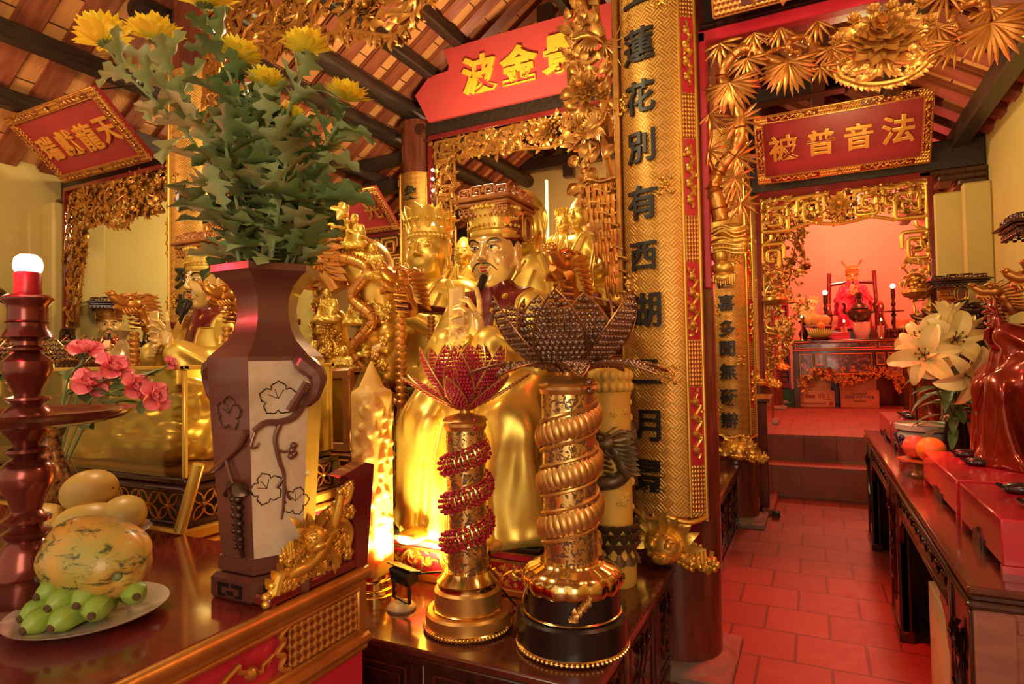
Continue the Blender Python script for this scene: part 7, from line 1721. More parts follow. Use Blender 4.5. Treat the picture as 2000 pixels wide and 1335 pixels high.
on(F5, [(.52, .375, .007), (.42, .34, .007), (.50, .29, .006), (.58, .26, .006), (.58, .20, .005), (.55, .165, .003)], .006, .002); on(F5, [(.47, .315, .006), (.60, .31, .006), (.70, .315, .007)], .003, .002); on(F5, [(.58, .255, .006), (.44, .235, .005)], .003, .002); on(F5, [(.58, .24, .006), (.68, .21, .005), (.73, .205, .004)], .003, .002); on(F5, [(.10, .365, .008), (-.0, .33, .010), (.08, .325, .01), (.14, .335, .008)], .004, .002)
on(F4, [(.42, .30, .007), (.50, .275, .008), (.62, .25, .010), (.66, .235, .014)], .004, .003)
for u, z in ((.72, .312), (.75, .322), (.76, .304), (.71, .300)): b.ell(F5(u, z, .006), .008, 9, 7)
b.build('vine_relief', m_['vase_brown'], t)
b = MB()
for j in range(7):
    for u in (.58, .72): b.ell(F4(u + .02*(j % 2), .215 - .017*j, .008), .0085*(1 - .06*j), 9, 7)
b.tube([F4(.65, .235, .008), F4(.68, .13, .008), F4(.72, .09, .005), F4(.74, .055 + .04, .003)], [.006, .007, .004, .002], 7)
for s in (-1, 1): b.petal(F4(.65, .25, .012), F4(.65 + s*.25, .235, .02) - F4(.65, .25, .012), np.array((-.5, -.85, .5)), .045, .03, curl=-1.2, nu=6, nv=4, thick=.004)
b.build('grape_relief', m_['bronze'], t)
b = MB()
def leaf_outline(f, u, z, s, rot):
    pts = []
    for i in range(41):
        a = 2*pi*i/40; rr_ = s*(.72 + .28*abs(cos(2.5*a)) + .05*cos(15*a)); x, y = rr_*cos(a + rot), rr_*sin(a + rot); pts.append(f(u + x/.115, z + y, .002))
    b.tube(pts, .0014, 5)
    for a in (-.8, 0, .8): b.tube([f(u, z, .0015), f(u + s*.6*cos(rot + pi/2 + a)/.115, z + s*.6*sin(rot + pi/2 + a), .0015)], .0008, 4)
for q in ((F5, .48, .425, .036, .3), (F5, .28, .235, .034, .6), (F5, .82, .20, .030, 0), (F4, .50, .395, .036, .2)): b = MB(); leaf_outline(*q); b.build('leaf_relief', m_['bronze'], t)
for s in (1, -1):
    b = MB(); p = [(s*.118, -.02, .505), (s*.150, -.03, .495), (s*.172, -.02, .47), (s*.160, -.02, .43), (s*.125, -.02, .41)]
    b.tube(catmull(p, 6), [.017, .019, .020, .021, .021, .022, .022, .022, .021, .020, .020, .019, .018, .018, .017, .016, .015, .015, .014, .013, .012, .012, .011, .010, .010][:len(catmull(p, 6))], 8); b.tube(catmull([(s*.15, -.03, .46), (s*.135, -.04, .43), (s*.118, -.05, .40)], 5), .009, 7); b.build('branch_handle', m_['vase_brown'], t)
# --- chrysanthemums
def mum_head(d, R, r, open_=1.0):
    b = MB(); d, u, w = basis(d)
    for l, (n, up, L) in enumerate(((22, .28, 1.0), (20, .55, .96), (16, .95, .85), (12, 1.6, .68), (8, 3., .45))):
        for k in range(n):
            a = 2*pi*(k + .5*(l % 2))/n + r.uniform(-.1, .1); o = u*cos(a) + w*sin(a); b.petal(o*R*.14 + d*.004*l, o + d*up*open_*r.uniform(.8, 1.2), d - o*up*.5, R*L*r.uniform(1.0, 1.25), R*.36, curl=r.uniform(.0, .5), cup=.35, nu=6, nv=2, tip=1.5)
    return b
STEMS = [((-1.245, .935, 2.238), .066, (.05, -.05, 1), 'tallest yellow chrysanthemum, cut off by the top edge'), ((-1.462, .838, 2.158), .056, (-.30, -.10, 1), 'yellow chrysanthemum farthest to the left of the bouquet'), ((-1.358, .889, 2.162), .053, (.05, -.10, 1), 'yellow chrysanthemum second from the left of the bouquet'), ((-1.195, .985, 2.118), .046, (.15, .1, 1), 'yellow chrysanthemum right behind the tallest stem'), ((-1.042, 1.046, 2.125), .049, (.05, -.05, 1), 'yellow chrysanthemum over the carved lintel, top right of the bouquet'), ((-1.127, 1.006, 2.045), .044, (.2, -.1, 1), 'yellow chrysanthemum in the middle right of the bouquet'), ((-.960, 1.09, 2.010), .048, (.35, -.1, .9), 'yellow chrysanthemum farthest to the right of the bouquet'), ((-1.228, 1.05, 2.045), .036, (.2, .3, 1), 'yellow chrysanthemum facing away behind the tallest stem'), ((-1.240, 1.03, 1.975), .032, (.1, .3, 1), 'small yellow chrysanthemum low behind the stems'), ((-1.105, 1.06, 1.985), .030, (.4, .3, 1), 'small yellow chrysanthemum below the middle right flower'), ((-1.15, 1.10, 2.0), .034, (.2, .4, 1), 'yellow chrysanthemum half hidden behind the middle leaves'), ((-1.20, 1.11, 1.93), .026, (0, .5, 1), 'lowest yellow chrysanthemum, glowing behind the leaves')]
r = random.Random(29); mouth = np.array((VX, VY, AT + .66))
for i, (tip, R, dr, lab) in enumerate(STEMS):
    t = thing('chrysanthemum', lab, 'flower', (VX, VY, AT), 0, 'yellow chrysanthemums in the bronze vase')
    e = np.array(tip) - np.array((VX, VY, AT)); d = vnorm(dr); b0 = np.array((.03*cos(i*2.4), .03*sin(i*2.4), .50)); m0 = np.array((.045*cos(i*2.4) + e[0]*.10, .045*sin(i*2.4) + e[1]*.10, .715))
    p = catmull([b0, m0, m0*.5 + e*.5 + (e[0]*-.12, e[1]*-.12, .02), m0*.15 + e*.85 + (-e[0]*.02, 0, 0), e - d*.012], 8); n = len(p)
    MB().tube(p, [.0052 - .0022*k/n for k in range(n)], 7).build('stem', m_['stem'], t)
    lf = MB(); k = 9
    while k < n - 5:
        dd = vnorm(p[k+1] - p[k-1]); _, u, w = basis(dd)
        a = k*2.4 + i; q = k/n; o = u*cos(a) + w*sin(a)
        nl = 2 if q < .8 else 1
        for j in range(nl):
            a2 = a + j*2.6; o = u*cos(a2) + w*sin(a2); L = (.11 if q < .55 else .092 if q < .8 else .066)*r.uniform(.8, 1.25)
            stem_leaf(lf, p[k], o*1.0 + dd*r.uniform(.3, 1.5), dd*1.0 - o*.5 + np.array((r.uniform(-.5, .5), r.uniform(-.5, .5), 0)), L, L*.66, r)
        k += 2
    lf.build('leaves', m_['leaf'] if i % 3 else m_['leaf_dark'], t)
    fh = mum_head(d, R, r).build('flower_head', m_['yellow'], t); fh.location = tuple(e)
    cx = MB()
    for j in range(14): a = j*.45; _, u, w = basis(d); cx.petal(-d*.010, (u*cos(a) + w*sin(a)) + d*.25, d, R*.40, R*.14, nu=3, nv=2)
    cx.build('calyx', m_['leaf_dark'], fh)
for i in range(10):                    # leafy side shoots without a flower, filling the vase mouth
    a = i*2.4; t = thing('leafy_shoot', 'leafy flowerless shoot packed low in the mouth of the brown vase', 'foliage', (VX, VY, AT), 0, 'leafy shoots in the bronze vase'); e = np.array((.15*cos(a), .12*sin(a), .86 + .05*(i % 4))); p = catmull([(.03*cos(a), .03*sin(a), .55), (.06*cos(a), .06*sin(a), .73), e], 8); MB().tube(p, .0035, 6).build('stem', m_['stem'], t); lf = MB()
    for k in range(8, len(p), 1):
        for j in range(2):
            o = np.array((cos(k*2.4 + i + j*3), sin(k*2.4 + i + j*3), 0)); L = .11*r.uniform(.7, 1.25); stem_leaf(lf, p[k], o + (0, 0, r.uniform(-.1, 1.5)), np.array((r.uniform(-.5, .5), r.uniform(-.5, .5), 1)) - o*.4, L, L*.66, r)
    lf.build('leaves', m_['leaf'] if i % 2 else m_['leaf_dark'], t)
# --- gold cellophane bag and lotus lanterns on the left
tier('side_table', 'dark side table behind the glass case, under the cellophane bag', (-4.1, 2.12, 0), (-3.6, 2.6, 1.34))
t = thing('cellophane_bag', 'crumpled cone shaped cellophane bag tied at the top, behind the glass case', 'bag', (-3.83, 2.30, 1.34)); r = random.Random(4)
ring = []
for z_, R in ((0, .10), (.03, .105), (.12, .075), (.20, .035), (.225, .016), (.25, .03), (.28, .05)): ring.append([((R + r.uniform(-.006, .006))*cos(k*2*pi/18), (R + r.uniform(-.006, .006))*sin(k*2*pi/18), z_ + r.uniform(-.004, .004)) for k in range(18)])
b = MB(); b.loft(ring, True, True, False); b.build('bag', mat('golden crinkled film', (.85, .62, .28), (.7, .46, .16), .22, .35, 20, .6, 30), t, ang=20)
tier('side_table', 'dark side table under the two glass lotus lanterns at the left', (-4.05, 1.4, 0), (-3.4, 2.1, 1.22))
for x, y, lab in ((-3.70, 1.92, 'wire lotus lantern with clear glass beads, right of the candlestick'), (-3.76, 1.62, 'wire lotus lantern with clear glass beads, cut off by the left edge')):
    t = thing('lotus_lantern', lab, 'lantern', (x, y, 1.22), 0, 'clear lotus lanterns at the left'); MB().lathe([(.08, 0), (.085, .02), (.03, .04), (.03, .13), (.05, .15)], 24).build('stand', m_['brass'], t)
    for n, L, W, cu, le, of in ((7, .26, .14, 1.0, .5, 0), (7, .27, .12, -.5, .5, .5)):
        for k in range(n):
            fr, bd = MB(), MB(); beaded_petal(fr, bd, (0, 0, .15), 2*pi*(k + of)/n, .02, 0, L, W, cu, le, None, .011); e = fr.build('lotus_petal', m_['brass'], t); bd.build('petal_beads', m_['jewel_amber'], e, ang=None)
# ================================================================ far altar in the pink niche
FY, FZ, FX = 10.6, .56, .49
t = thing('far_altar', 'long inlaid altar table before the pink niche, cartons underneath', 'altar', (FX, FY, FZ)); W, H_ = .78, 1.05
MB().box((-W - .03, -.04, H_ - .035), (W + .03, .72, H_), .008).build('tabletop', m_['wood'], t)
b = MB(); b.box((-W, 0, H_ - .24), (W, .7, H_ - .035)); 
for x in (-W, W - .09): b.box((x, -.005, 0), (x + .09, .06, H_ - .1), .006); b.box((x, .62, 0), (x + .09, .70, H_ - .1), .006)
PFa = Pl((0, -.006, 0), (1,0,0), (0,0,1))
b.prism([(-W + .05, H_ - .22), (W - .05, H_ - .22), (W - .05, .30), (W - .16, .40), (W - .22, .46), (W - .22, .58), (.36, .58), (.32, .50), (.26, .46), (-.26, .46), (-.32, .50), (-.36, .58), (-W + .22, .58), (-W + .22, .46), (-W + .16, .40), (-W + .05, .30)][::-1], (0, .03, 0), (1,0,0), (0,0,1), -.03); b.build('carcass', m_['wood'], t, smooth=False)
b = MB(); g = MB()
for x0, x1, z0, z1 in ((-W + .04, -.42, H_ - .13, H_ - .05), (-.38, .36, H_ - .13, H_ - .05), (.40, W - .04, H_ - .13, H_ - .05), (-W + .10, -W + .27, .50, .83), (-W + .32, -.36, .66, .83), (-.30, .30, .52, .83), (.36, W - .32, .66, .83), (W - .27, W - .10, .50, .83)):
    b.box((x0, -.012, z0), (x1, -.004, z1)); panel_frame(g, PFa, x0, x1, z0, z1, .008, .008)
b.build('inlaid_panel', m_['mop'], t); g.tube([PFa(-W, H_ - .16, .01), PFa(W, H_ - .16, .01)], .010, 6); g.tube([PFa(-W - .02, H_ - .03, .036), PFa(W + .02, H_ - .03, .036)], .008, 6); g.build('gilt_beading', m_['gold_red'], t)
b = MB(); carve(b, PFa, [(-.40, .60), (.40, .60), (.40, .50), (.20, .42), (0, .38), (-.20, .42), (-.40, .50)], 3, 8, 90, 8, 1.2, .05, .012); carve(b, PFa, [(-W + .06, .42), (-W + .25, .62), (-W + .40, .60), (-W + .30, .48), (-W + .12, .25)], 4, 4, 40, 3, 1.1, .04, .012); carve(b, PFa, [(W - .06, .42), (W - .25, .62), (W - .40, .60), (W - .30, .48), (W - .12, .25)], 5, 4, 40, 3, 1.1, .04, .012); b.build('carved_apron', m_['gold_dark'], t)
def carton(x, z, w, h, y, label, m='card', text=None):
    t = thing('cardboard_carton', label, 'carton', (x, y, FZ + z), 0, 'cartons under the far altar'); MB().box((-w/2, 0, 0), (w/2, .35, h), .004).build('box', m_[m], t)
    if text:
        L = MB()
        for s, u, v, sz, c, flip in text:
            if isinstance(s, tuple): L.box((u - s[0]/2, -.003, h*v - s[1]/2), (u + s[0]/2, -.001, h*v + s[1]/2)); continue
            V, F = glyph(s, sz, .001, .0006); q = -1 if flip else 1; L.add([(u + q*p[0], -.002 - p[2], h*v + q*p[1]) for p in V], F)
        L.build('printing', mat('carton print', text[0][4], None, .6), t)
RD = (.35, .06, .05)
BL = (.05, .15, .4)
carton(.02, 0, .53, .26, 10.75, 'lower brown carton printed in red, upside down, under the middle of the far altar', 'card', [('Tân', .12, .62, .13, RD, True), ((.14, .05), -.08, .64, 0, RD, False), ((.36, .012), -.03, .22, 0, RD, False), ((.30, .008), -.03, .16, 0, RD, False), ((.05, .05), .21, .2, 0, RD, False)])
carton(.0, .26, .46, .27, 10.76, 'upper brown carton stacked under the middle of the far altar', 'card', [('THÂN MẬT', -.02, .62, .055, RD, False), ((.08, .012), -.17, .80, 0, RD, False), ((.16, .012), .0, .42, 0, RD, False), ((.30, .006), .0, .2, 0, RD, False)])
carton(.62, 0, .52, .27, 10.75, 'lower carton printed in blue, upside down, under the right of the far altar', 'card', [('ĐẠI LỘC THỌ', .0, .60, .062, BL, True), ((.16, .012), .0, .36, 0, BL, False), ((.20, .010), .0, .78, 0, BL, False)]); carton(.60, .27, .50, .18, 10.76, 'upper carton under the right of the far altar')
carton(-.42, 0, .33, .27, 10.72, 'green printed carton under the left of the far altar', 'green_box', [((.07, .018), .0, .32, 0, (.8, .8, .75), False), ((.13, .008), .02, .22, 0, (.8, .8, .75), False), ((.05, .05), -.09, .30, 0, (.8, .8, .75), False)])
# raised tier, throne, robed figure
o = MB().box((-.62, 0, 0), (.62, .8, 1.22), .01).build('figure_platform', m_['red_dark']); o.location = (.62, 11.35, FZ); tag(o, 'dark red platform behind the far altar under the crimson robed figure', 'platform')
t = king((.62, 11.62, 1.78), 0, 'small figure in a crimson robe with a horned crown, seated in the pink niche', 'robe_pink', 'skin', 'robe_pink', 'wood', .74, board=False)
b = MB(); b.lathe([(.12, 1.30), (.13, 1.36), (.11, 1.43), (.05, 1.46), (0, 1.47)], 24)
for s in (-1, 1):
    P = Pl((s*.13, 0, 1.46), (s, 0, 0), (0, 0, 1), (0, -1, 0)); b.petal(P(0, 0), P.d(1.0), P.nz, .16, .05, curl=.2, nu=5, nv=2, thick=.004); b.tube([P(-.05, -.1), P(0, 0), P(.06, .10)], .006, 5)
    for k in range(5): b.ell(P(-.06 + .01*k, -.12 + .03*k, -.02), .014, 8, 6)
for k in range(14): a = k*.45; b.ell((.115*cos(a), .115*sin(a), 1.36 + .03*(k % 3)), .016, 8, 6)
b.build('horned_crown', m_['gold_red'], t)
cape = SDF((-.36, -.28, .45), (.36, .24, 1.1), .01); cape.chain([(0, .02, 1.0, .15), (0, .03, .8, .24), (0, .05, .62, .29)], .03); cape.ell((-.22, -.05, .8), (.10, .17, .2), .05); cape.ell((.22, -.05, .8), (.10, .17, .2), .05); cape.box((0, -.25, .7), (.05, .12, .5), .01, .02, op='s'); fold(cape, lambda X, Y, Z: .008*np.sin(50*X + 6*Z)); cape.D = np.maximum(cape.D, (.58 - cape.ax[2])[None, None, :]); cape.build('cape', m_['robe_pink'], t)
t = thing('high_back_chair', 'tall dark chair with posts behind the crimson robed figure', 'chair', (.62, 11.62, 1.78)); b = MB()
for s in (-1, 1): b.tube([(s*.36, .2, 0), (s*.35, .21, .5), (s*.335, .22, 1.0)], [.04, .03, .035], 10); b.tube(catmull([(s*.36, .2, .42), (s*.37, -.1, .42), (s*.38, -.25, .36), (s*.36, -.3, .2), (s*.42, -.32, .0)], 5), .045, 9)
b.tube([(-.34, .22, .80), (0, .24, .84), (.34, .22, .80)], .03, 8); b.build('frame', m_['red_dark'], t)
# on the altar
TZ = FZ + H_
def small_candlestick(x, y, h, label):
    t = thing('candlestick', label, 'candlestick', (x, y, TZ), 0, 'turned candlesticks on the far altar'); b = MB(); b.lathe([(.06, 0), (.05, .03), (.02, .06), (.035, .12), (.02, .18), (.04, .25), (.02, h*.40), (.04, h*.46), (.012, h*.5)], 20); b.lathe([(.02, h*.50), (.14, h*.515), (.145, h*.525), (.02, h*.525)], 28); b.lathe([(.03, h*.53), (.016, h*.6), (.036, h*.66), (.018, h*.72), (.032, h*.80), (.03, h*.95)], 20); b.build('stem', m_['bronze'], t); MB().ell((0, 0, h), .036, 14, 10).build('bulb', m_['bulb_warm'], t)
small_candlestick(.20, 11.1, .78, 'dark candlestick with a lit bulb left of the crimson figure'); small_candlestick(1.14, 11.1, .82, 'dark candlestick with a lit bulb right of the crimson figure')
t = thing('bronze_censer', 'dark bronze lidded censer in front of the crimson figure', 'censer', (.67, 10.95, TZ + .12)); b = MB(); b.lathe([(.05, .15), (.14, .20), (.17, .28), (.15, .34), (.10, .36)], 28); b.lathe([(.13, .36), (.10, .42), (.04, .46), (.03, .52), (.0, .54)], 24)
for s in (-1, 1): b.tube(catmull([(s*.15, 0, .30), (s*.21, 0, .32), (s*.20, 0, .42), (s*.23, 0, .46)], 5), .02, 8)
for k in range(3): b.tube([(.10*cos(k*2.1), .10*sin(k*2.1), .22), (.13*cos(k*2.1), .13*sin(k*2.1), .0)], .022, 8)
dragon_head(b, 0, (0, 0, .52), .6); b.build('body', m_['bronze'], t)
o = MB().box((-.16, -.1, 0), (.16, .1, .12), .005).build('censer_stand', m_['wood']); o.location = (.67, 10.95, TZ); tag(o, 'small dark stand under the bronze censer', 'stand')
def pot(x, y, r, h, m, label, name='incense_pot', cat='incense pot'):
    t = thing(name, label, cat, (x, y, TZ)); MB().lathe([(r*.7, 0), (r*.75, .01), (r, h*.55), (r*.92, h*.85), (r, h), (r*.9, h), (r*.8, h*.9)], 28).build('body', m_[m], t); b = MB(); rr = random.Random(int(x*100)); C = Cy(r*.98); carve(b, C.at(0), [(-r*.8, h*.2), (r*.8, h*.2), (r*.8, h*.8), (-r*.8, h*.8)], 5, 3, 14, 2, .6, .03, .004); b.build('blue_glaze', m_['blue'], t); return t
pot(.68, 10.78, .12, .26, 'porcelain', 'blue and white incense pot in the middle of the far altar')
pot(.44, 10.75, .05, .20, 'porcelain', 'small blue and white jar left of the incense pot', 'jar', 'jar'); pot(.93, 10.75, .05, .20, 'porcelain', 'small blue and white jar right of the incense pot', 'jar', 'jar')
for k, (x, lab) in enumerate(((.44, 'left'), (.93, 'right'), (-.15, 'far left'))):
    t = thing('oil_lamp', 'slender oil lamp with a small flame at the ' + lab + ' of the far altar', 'oil lamp', (x, 10.66, TZ), 0, 'small flames on the far altar'); MB().lathe([(.03, 0), (.012, .02), (.010, .24 + .1*(k == 2)), (.025, .26 + .1*(k == 2))], 14).build('stem', m_['brass'], t); MB().lathe([(.004, 0), (.014, .012), (.010, .028), (.0, .05)], 10, (0, 0, .265 + .1*(k == 2))).build('flame', m_['flame'], t)
t = thing('fruit_plate', 'stand of pale green pomelos at the left of the far altar', 'plate', (.07, 10.85, TZ + .22)); MB().lathe([(.06, -.22), (.03, -.1), (.05, -.03), (.19, .0), (.20, .02), (.0, .01)], 28).build('dish', m_['porcelain'], t)
for k, (dx, dy, s_) in enumerate(((-.11, 0, .085), (.0, -.05, .095), (.11, 0, .088))): o = MB().ell((0, 0, 0), (s_, s_, s_*.95), 18, 12).build('pomelo', m_['mango']); o.location = (.07 + dx, 10.85 + dy, TZ + .22 + .02 + s_*.95); tag(o, ('left', 'front', 'right')[k] + ' pomelo on the stand at the left of the far altar', 'pomelo', 'pomelos on the far altar')
t = thing('banana_hand', 'hand of green bananas standing in a dish on the far altar', 'bananas', (.10, 10.62, TZ)); MB().lathe([(.10, 0), (.17, .02), (.18, .035), (0, .02)], 28).build('dish', m_['red_dark'], t)
for k in range(11): a = -1.0 + .2*k; MB().tube(catmull([(.04*a, .02, .03), (.13*a, -.02 - .02*cos(a), .08), (.17*a, -.0, .19 - .02*abs(a))], 5), [.012, .018, .02, .022, .022, .022, .021, .019, .016, .012, .006], 9).build('banana', m_['banana'], t)
o = MB().ell((0, 0, 0), .06, 16, 12).build('orange', m_['orange']); o.location = (.12, 10.66, TZ + .22); tag(o, 'single orange resting on the hand of bananas on the far altar', 'orange')
for k, lab in enumerate(('lower', 'upper')): o = MB().box((-.15, -.08, 0), (.15, .08, .055), .004).build('offering_box', [m_['robe_pink'], m_['red']][k]); o.location = (.36, 10.68, TZ + .056*k); o.rotation_euler = (0, 0, .05*k); tag(o, lab + ' red packet left of the incense pot on the far altar', 'packet', 'red packets on the far altar')
for i in range(3):
    for j in range(2): o = MB().box((-.07, -.05, 0), (.07, .05, .05), .003).build('packet', m_['paper']); o.location = (1.22 + .142*j, 11.0, TZ + .14 + .052*i); tag(o, ('bottom', 'middle', 'top')[i] + (' left', ' right')[j] + ' packet of the stack at the right of the far altar', 'packet', 'stacked packets on the far altar')
o = MB().box((-.17, -.08, 0), (.17, .08, .14), .005).build('packet_stand', m_['wood']); o.location = (1.29, 11.0, TZ); tag(o, 'dark stand under the stacked packets on the far altar', 'stand')
for k in range(6): 
    o = MB().lathe([(.022, 0), (.026, .02), (.016, .05), (.028, .09), (.026, .13), (.012, .15), (0, .16)], 14).build('wine_cup', m_['bronze']); o.location = (1.02 + .055*k, 10.66 + .03*(k % 2), TZ); tag(o, ('leftmost', 'second', 'third', 'fourth', 'fifth', 'rightmost')[k] + ' little dark cup in the row at the right of the far altar', 'cup', 'row of little cups on the far altar')
t = thing('fruit_plate', 'dish of red and orange fruit at the right end of the far altar', 'plate', (1.22, 10.8, TZ + .02)); MB().lathe([(.08, -.02), (.15, .0), (.16, .03), (0, .01)], 24).build('dish', m_['porcelain'], t)
for k, (dx, dy, dz) in enumerate(((-.08, -.05, .06), (.02, -.08, .06), (.10, -.03, .07), (.0, .03, .12))): o = MB().ell((0, 0, 0), .05, 14, 10).build('fruit', m_['orange'] if k != 3 else m_['banana']); o.location = (1.22 + dx, 10.8 + dy, TZ + .02 + dz); tag(o, ('left orange', 'front orange', 'right orange', 'green fruit on top')[k] + ' in the dish at the right end of the far altar', 'fruit', 'fruit in the right dish of the far altar')
t = thing('flower_vase', 'trumpet shaped dark vase holding a bunch of pale yellow lilies, left on the far altar', 'vase', (-.13, 10.95, TZ)); MB().lathe([(.07, 0), (.05, .04), (.08, .12), (.03, .2), (.04, .28), (.12, .36), (.11, .36)], 24).build('body', m_['bronze'], t)
t = thing('lily_bunch', 'bunch of pale yellow lilies with spiky greens in the trumpet vase on the far altar', 'flowers', (-.13, 10.95, TZ + .36)); b = MB(); g = MB(); r = random.Random(3)
for k in range(24):
    a = r.uniform(0, 6.28); e = np.array((.20*cos(a)*r.random() ** .5, .16*sin(a)*r.random() ** .5, r.uniform(.02, .30)))
    for j in range(6): aj = j*1.047; b.petal(e, (cos(aj), -.6 + .5*sin(aj), sin(aj)), (0, -1, .2), .085, .04, curl=-.5, nu=4, nv=2)
for k in range(40): a = r.uniform(0, 6.28); g.petal((0, 0, -.02), (.5*cos(a), .35*sin(a), r.uniform(.3, 1.3)), (cos(a), sin(a), -.3), r.uniform(.25, .52), .03, curl=-.3, nu=5, nv=2)
b.build('lilies', m_['lily'], t); g.build('greens', m_['leaf'], t)
t = thing('slatted_screen', 'red lacquered slatted screen left of the far altar', 'screen', (-.50, 10.9, FZ)); b = MB(); b.box((-.16, 0, 0), (.16, .05, 1.75), .005); b.build('panel', m_['red'], t); b = MB()
for k in range(6): z0 = .12 + .27*k; panel_frame(b, Pl((-.0, -.004, 0), (1,0,0), (0,0,1)), -.12, .12, z0, z0 + .16, .012, .004); b.tube([(-.12, -.008, z0 + .08), (.12, -.008, z0 + .08)], .010, 6); b.tube([(0, -.008, z0), (0, -.008, z0 + .16)], .010, 6)
b.build('slats', m_['black'], t)
# ================================================================ offerings on the long table
t = thing('incense_bowl', 'large blue and white bowl of sand with an incense stick, on the long table', 'incense bowl', (.55, 4.0, .80)); R0 = .155
MB().lathe([(.08, 0), (.085, .02), (.10, .03), (.135, .09), (.145, .14), (.135, .16), (.145, .17), (R0, .178), (R0, .205), (R0 - .012, .208), (R0 - .016, .195)], 44).build('bowl', m_['porcelain'], t)
MB().lathe([(R0 - .014, .196), (.06, .204), (0, .203)], 32).build('sand', m_['marble'], t)
b = MB(); r = random.Random(8)
for k in range(12):
    a = 2*pi*k/12; d = np.array((cos(a), sin(a), 0)); Q = Pl(d*.137 + (0, 0, .10), (-sin(a), cos(a), 0), (.28*d[0], .28*d[1], 1), d)
    for q in range(5): b.tube([Q(.022*cos(t_) + r.uniform(-.006, .006), .022*sin(t_) - .012 + .010*q, .004) for t_ in np.linspace(.2, 2.9, 7)], .003, 5)
    for q in range(3): leaf(b, (r.uniform(-.03, .03), r.uniform(-.03, .03), .003), Q, r.uniform(0, 6), .03, .014, r)
b.lathe([(.146, .168), (.149, .172), (.146, .176)], 40); b.build('blue_glaze', m_['blue'], t)
b = MB(); b.tube([(0, -.0, .20), (-.004, 0, .46)], .0022, 6); b.build('incense_stick', m_['banana_tip'], t)
t = thing('wall_sceptre', 'slender dark ritual stick with a forked head, standing in the incense bowl', 'ritual stick', (.50, 3.97, 1.0)); b = MB(); b.tube([(0, 0, 0), (-.015, 0, .42)], [.004, .006], 8); b.box((-.04, -.005, .36), (.012, .005, .368)); b.box((-.035, -.004, .385), (.005, .004, .392)); b.box((-.04, -.005, .335), (-.034, .005, .36)); b.box((.006, -.005, .335), (.012, .005, .36)); b.ell((-.016, 0, .42), .012, 8, 6); b.build('stick', m_['bronze'], t)
t = thing('fruit_stand', 'low footed dish holding two oranges, on the long table by the near blocks', 'fruit dish', (.46, 3.50, .80)); MB().lathe([(.05, 0), (.055, .01), (.045, .02), (.035, .045), (.045, .06), (.09, .072), (.108, .080), (.108, .085), (.08, .082), (0, .078)], 36).build('dish', m_['wood_amber'], t)
o = MB().ell((0, 0, 0), (.062, .062, .058), 24, 16).build('orange', m_['orange']); o.location = (.485, 3.455, .80 + .138); tag(o, 'bright orange at the front of the footed dish', 'orange', 'oranges in the footed dish')
o = MB().ell((0, 0, 0), (.056, .056, .056), 24, 16).build('orange', mat('reddish apple skin', (.75, .20, .10), (.6, .1, .06), .35, 0, 8)); o.location = (.435, 3.545, .80 + .136); tag(o, 'redder round fruit behind the bright orange in the footed dish', 'fruit', 'oranges in the footed dish')
t = thing('bottle_lantern', 'clear plastic bottle with a blue cap and a candle glowing inside, behind the incense bowl', 'bottle', (.675, 4.225, .80), 0, None, None, .82); MB().lathe([(.05, 0), (.056, .01), (.056, .05), (.052, .055), (.056, .06), (.056, .20), (.045, .25), (.022, .285), (.018, .30)], 28).build('bottle', m_['bottle'], t); MB().lathe([(.02, .30), (.02, .325), (.0, .326)], 16).build('cap', m_['blue'], t); MB().lathe([(.025, .07), (.025, .13), (0, .13)], 16).build('candle', m_['porcelain'], t); MB().lathe([(.004, .135), (.013, .15), (.009, .17), (0, .195)], 12).build('flame', m_['flame'], t)
# --- lilies
t = thing('lily_vase', 'dark vase holding the white lilies on the long table', 'vase', (.64, 3.78, .80)); MB().lathe([(.045, 0), (.05, .02), (.06, .10), (.05, .20), (.045, .24), (.04, .22)], 24).build('body', m_['bronze'], t)
def lily(base, e, d, R, label, op=1.0):
    t = thing('lily', label, 'lily', tuple(base), 0, 'white lilies on the long table'); e = np.array(e) - np.array(base); d, u, w = basis(d); p = catmull([(0, 0, 0), e*.5 + (0, 0, .04), e - d*R*.9, e - d*R*.55], 6); MB().tube(p, .005, 7).build('stem', m_['stem'], t); b = MB(); c = e - d*R*.5
    for k in range(6):
        a = k*pi/3 + .2; o = u*cos(a) + w*sin(a); b.petal(c + o*.008, d*1.5 + o*.45*op, -o + d*.4, R*(1.5 if k % 2 else 1.4), R*(.62 if k % 2 else .46), curl=-2.5*op, cup=.4, nu=12, nv=4, rid=-.2, shape=lambda v: max(.03, sin(pi*min(1, v**.85*.97 + .03))**.8))
    b.build('petals', m_['lily'], t); b = MB()
    if op > .6:
        for k in range(6): a = k*pi/3; o = u*cos(a) + w*sin(a); b.tube([c + d*R*.3, c + d*R*.9 + o*R*.18], .0018, 5); b.ell(c + d*R*.92 + o*R*.19, (.004, .004, .008), 6, 5)
        b.tube([c, c + d*R*1.05], .003, 6); b.build('stamens', m_['banana_tip'], t)
    return t
LV = np.array((.64, 3.78, 1.02))

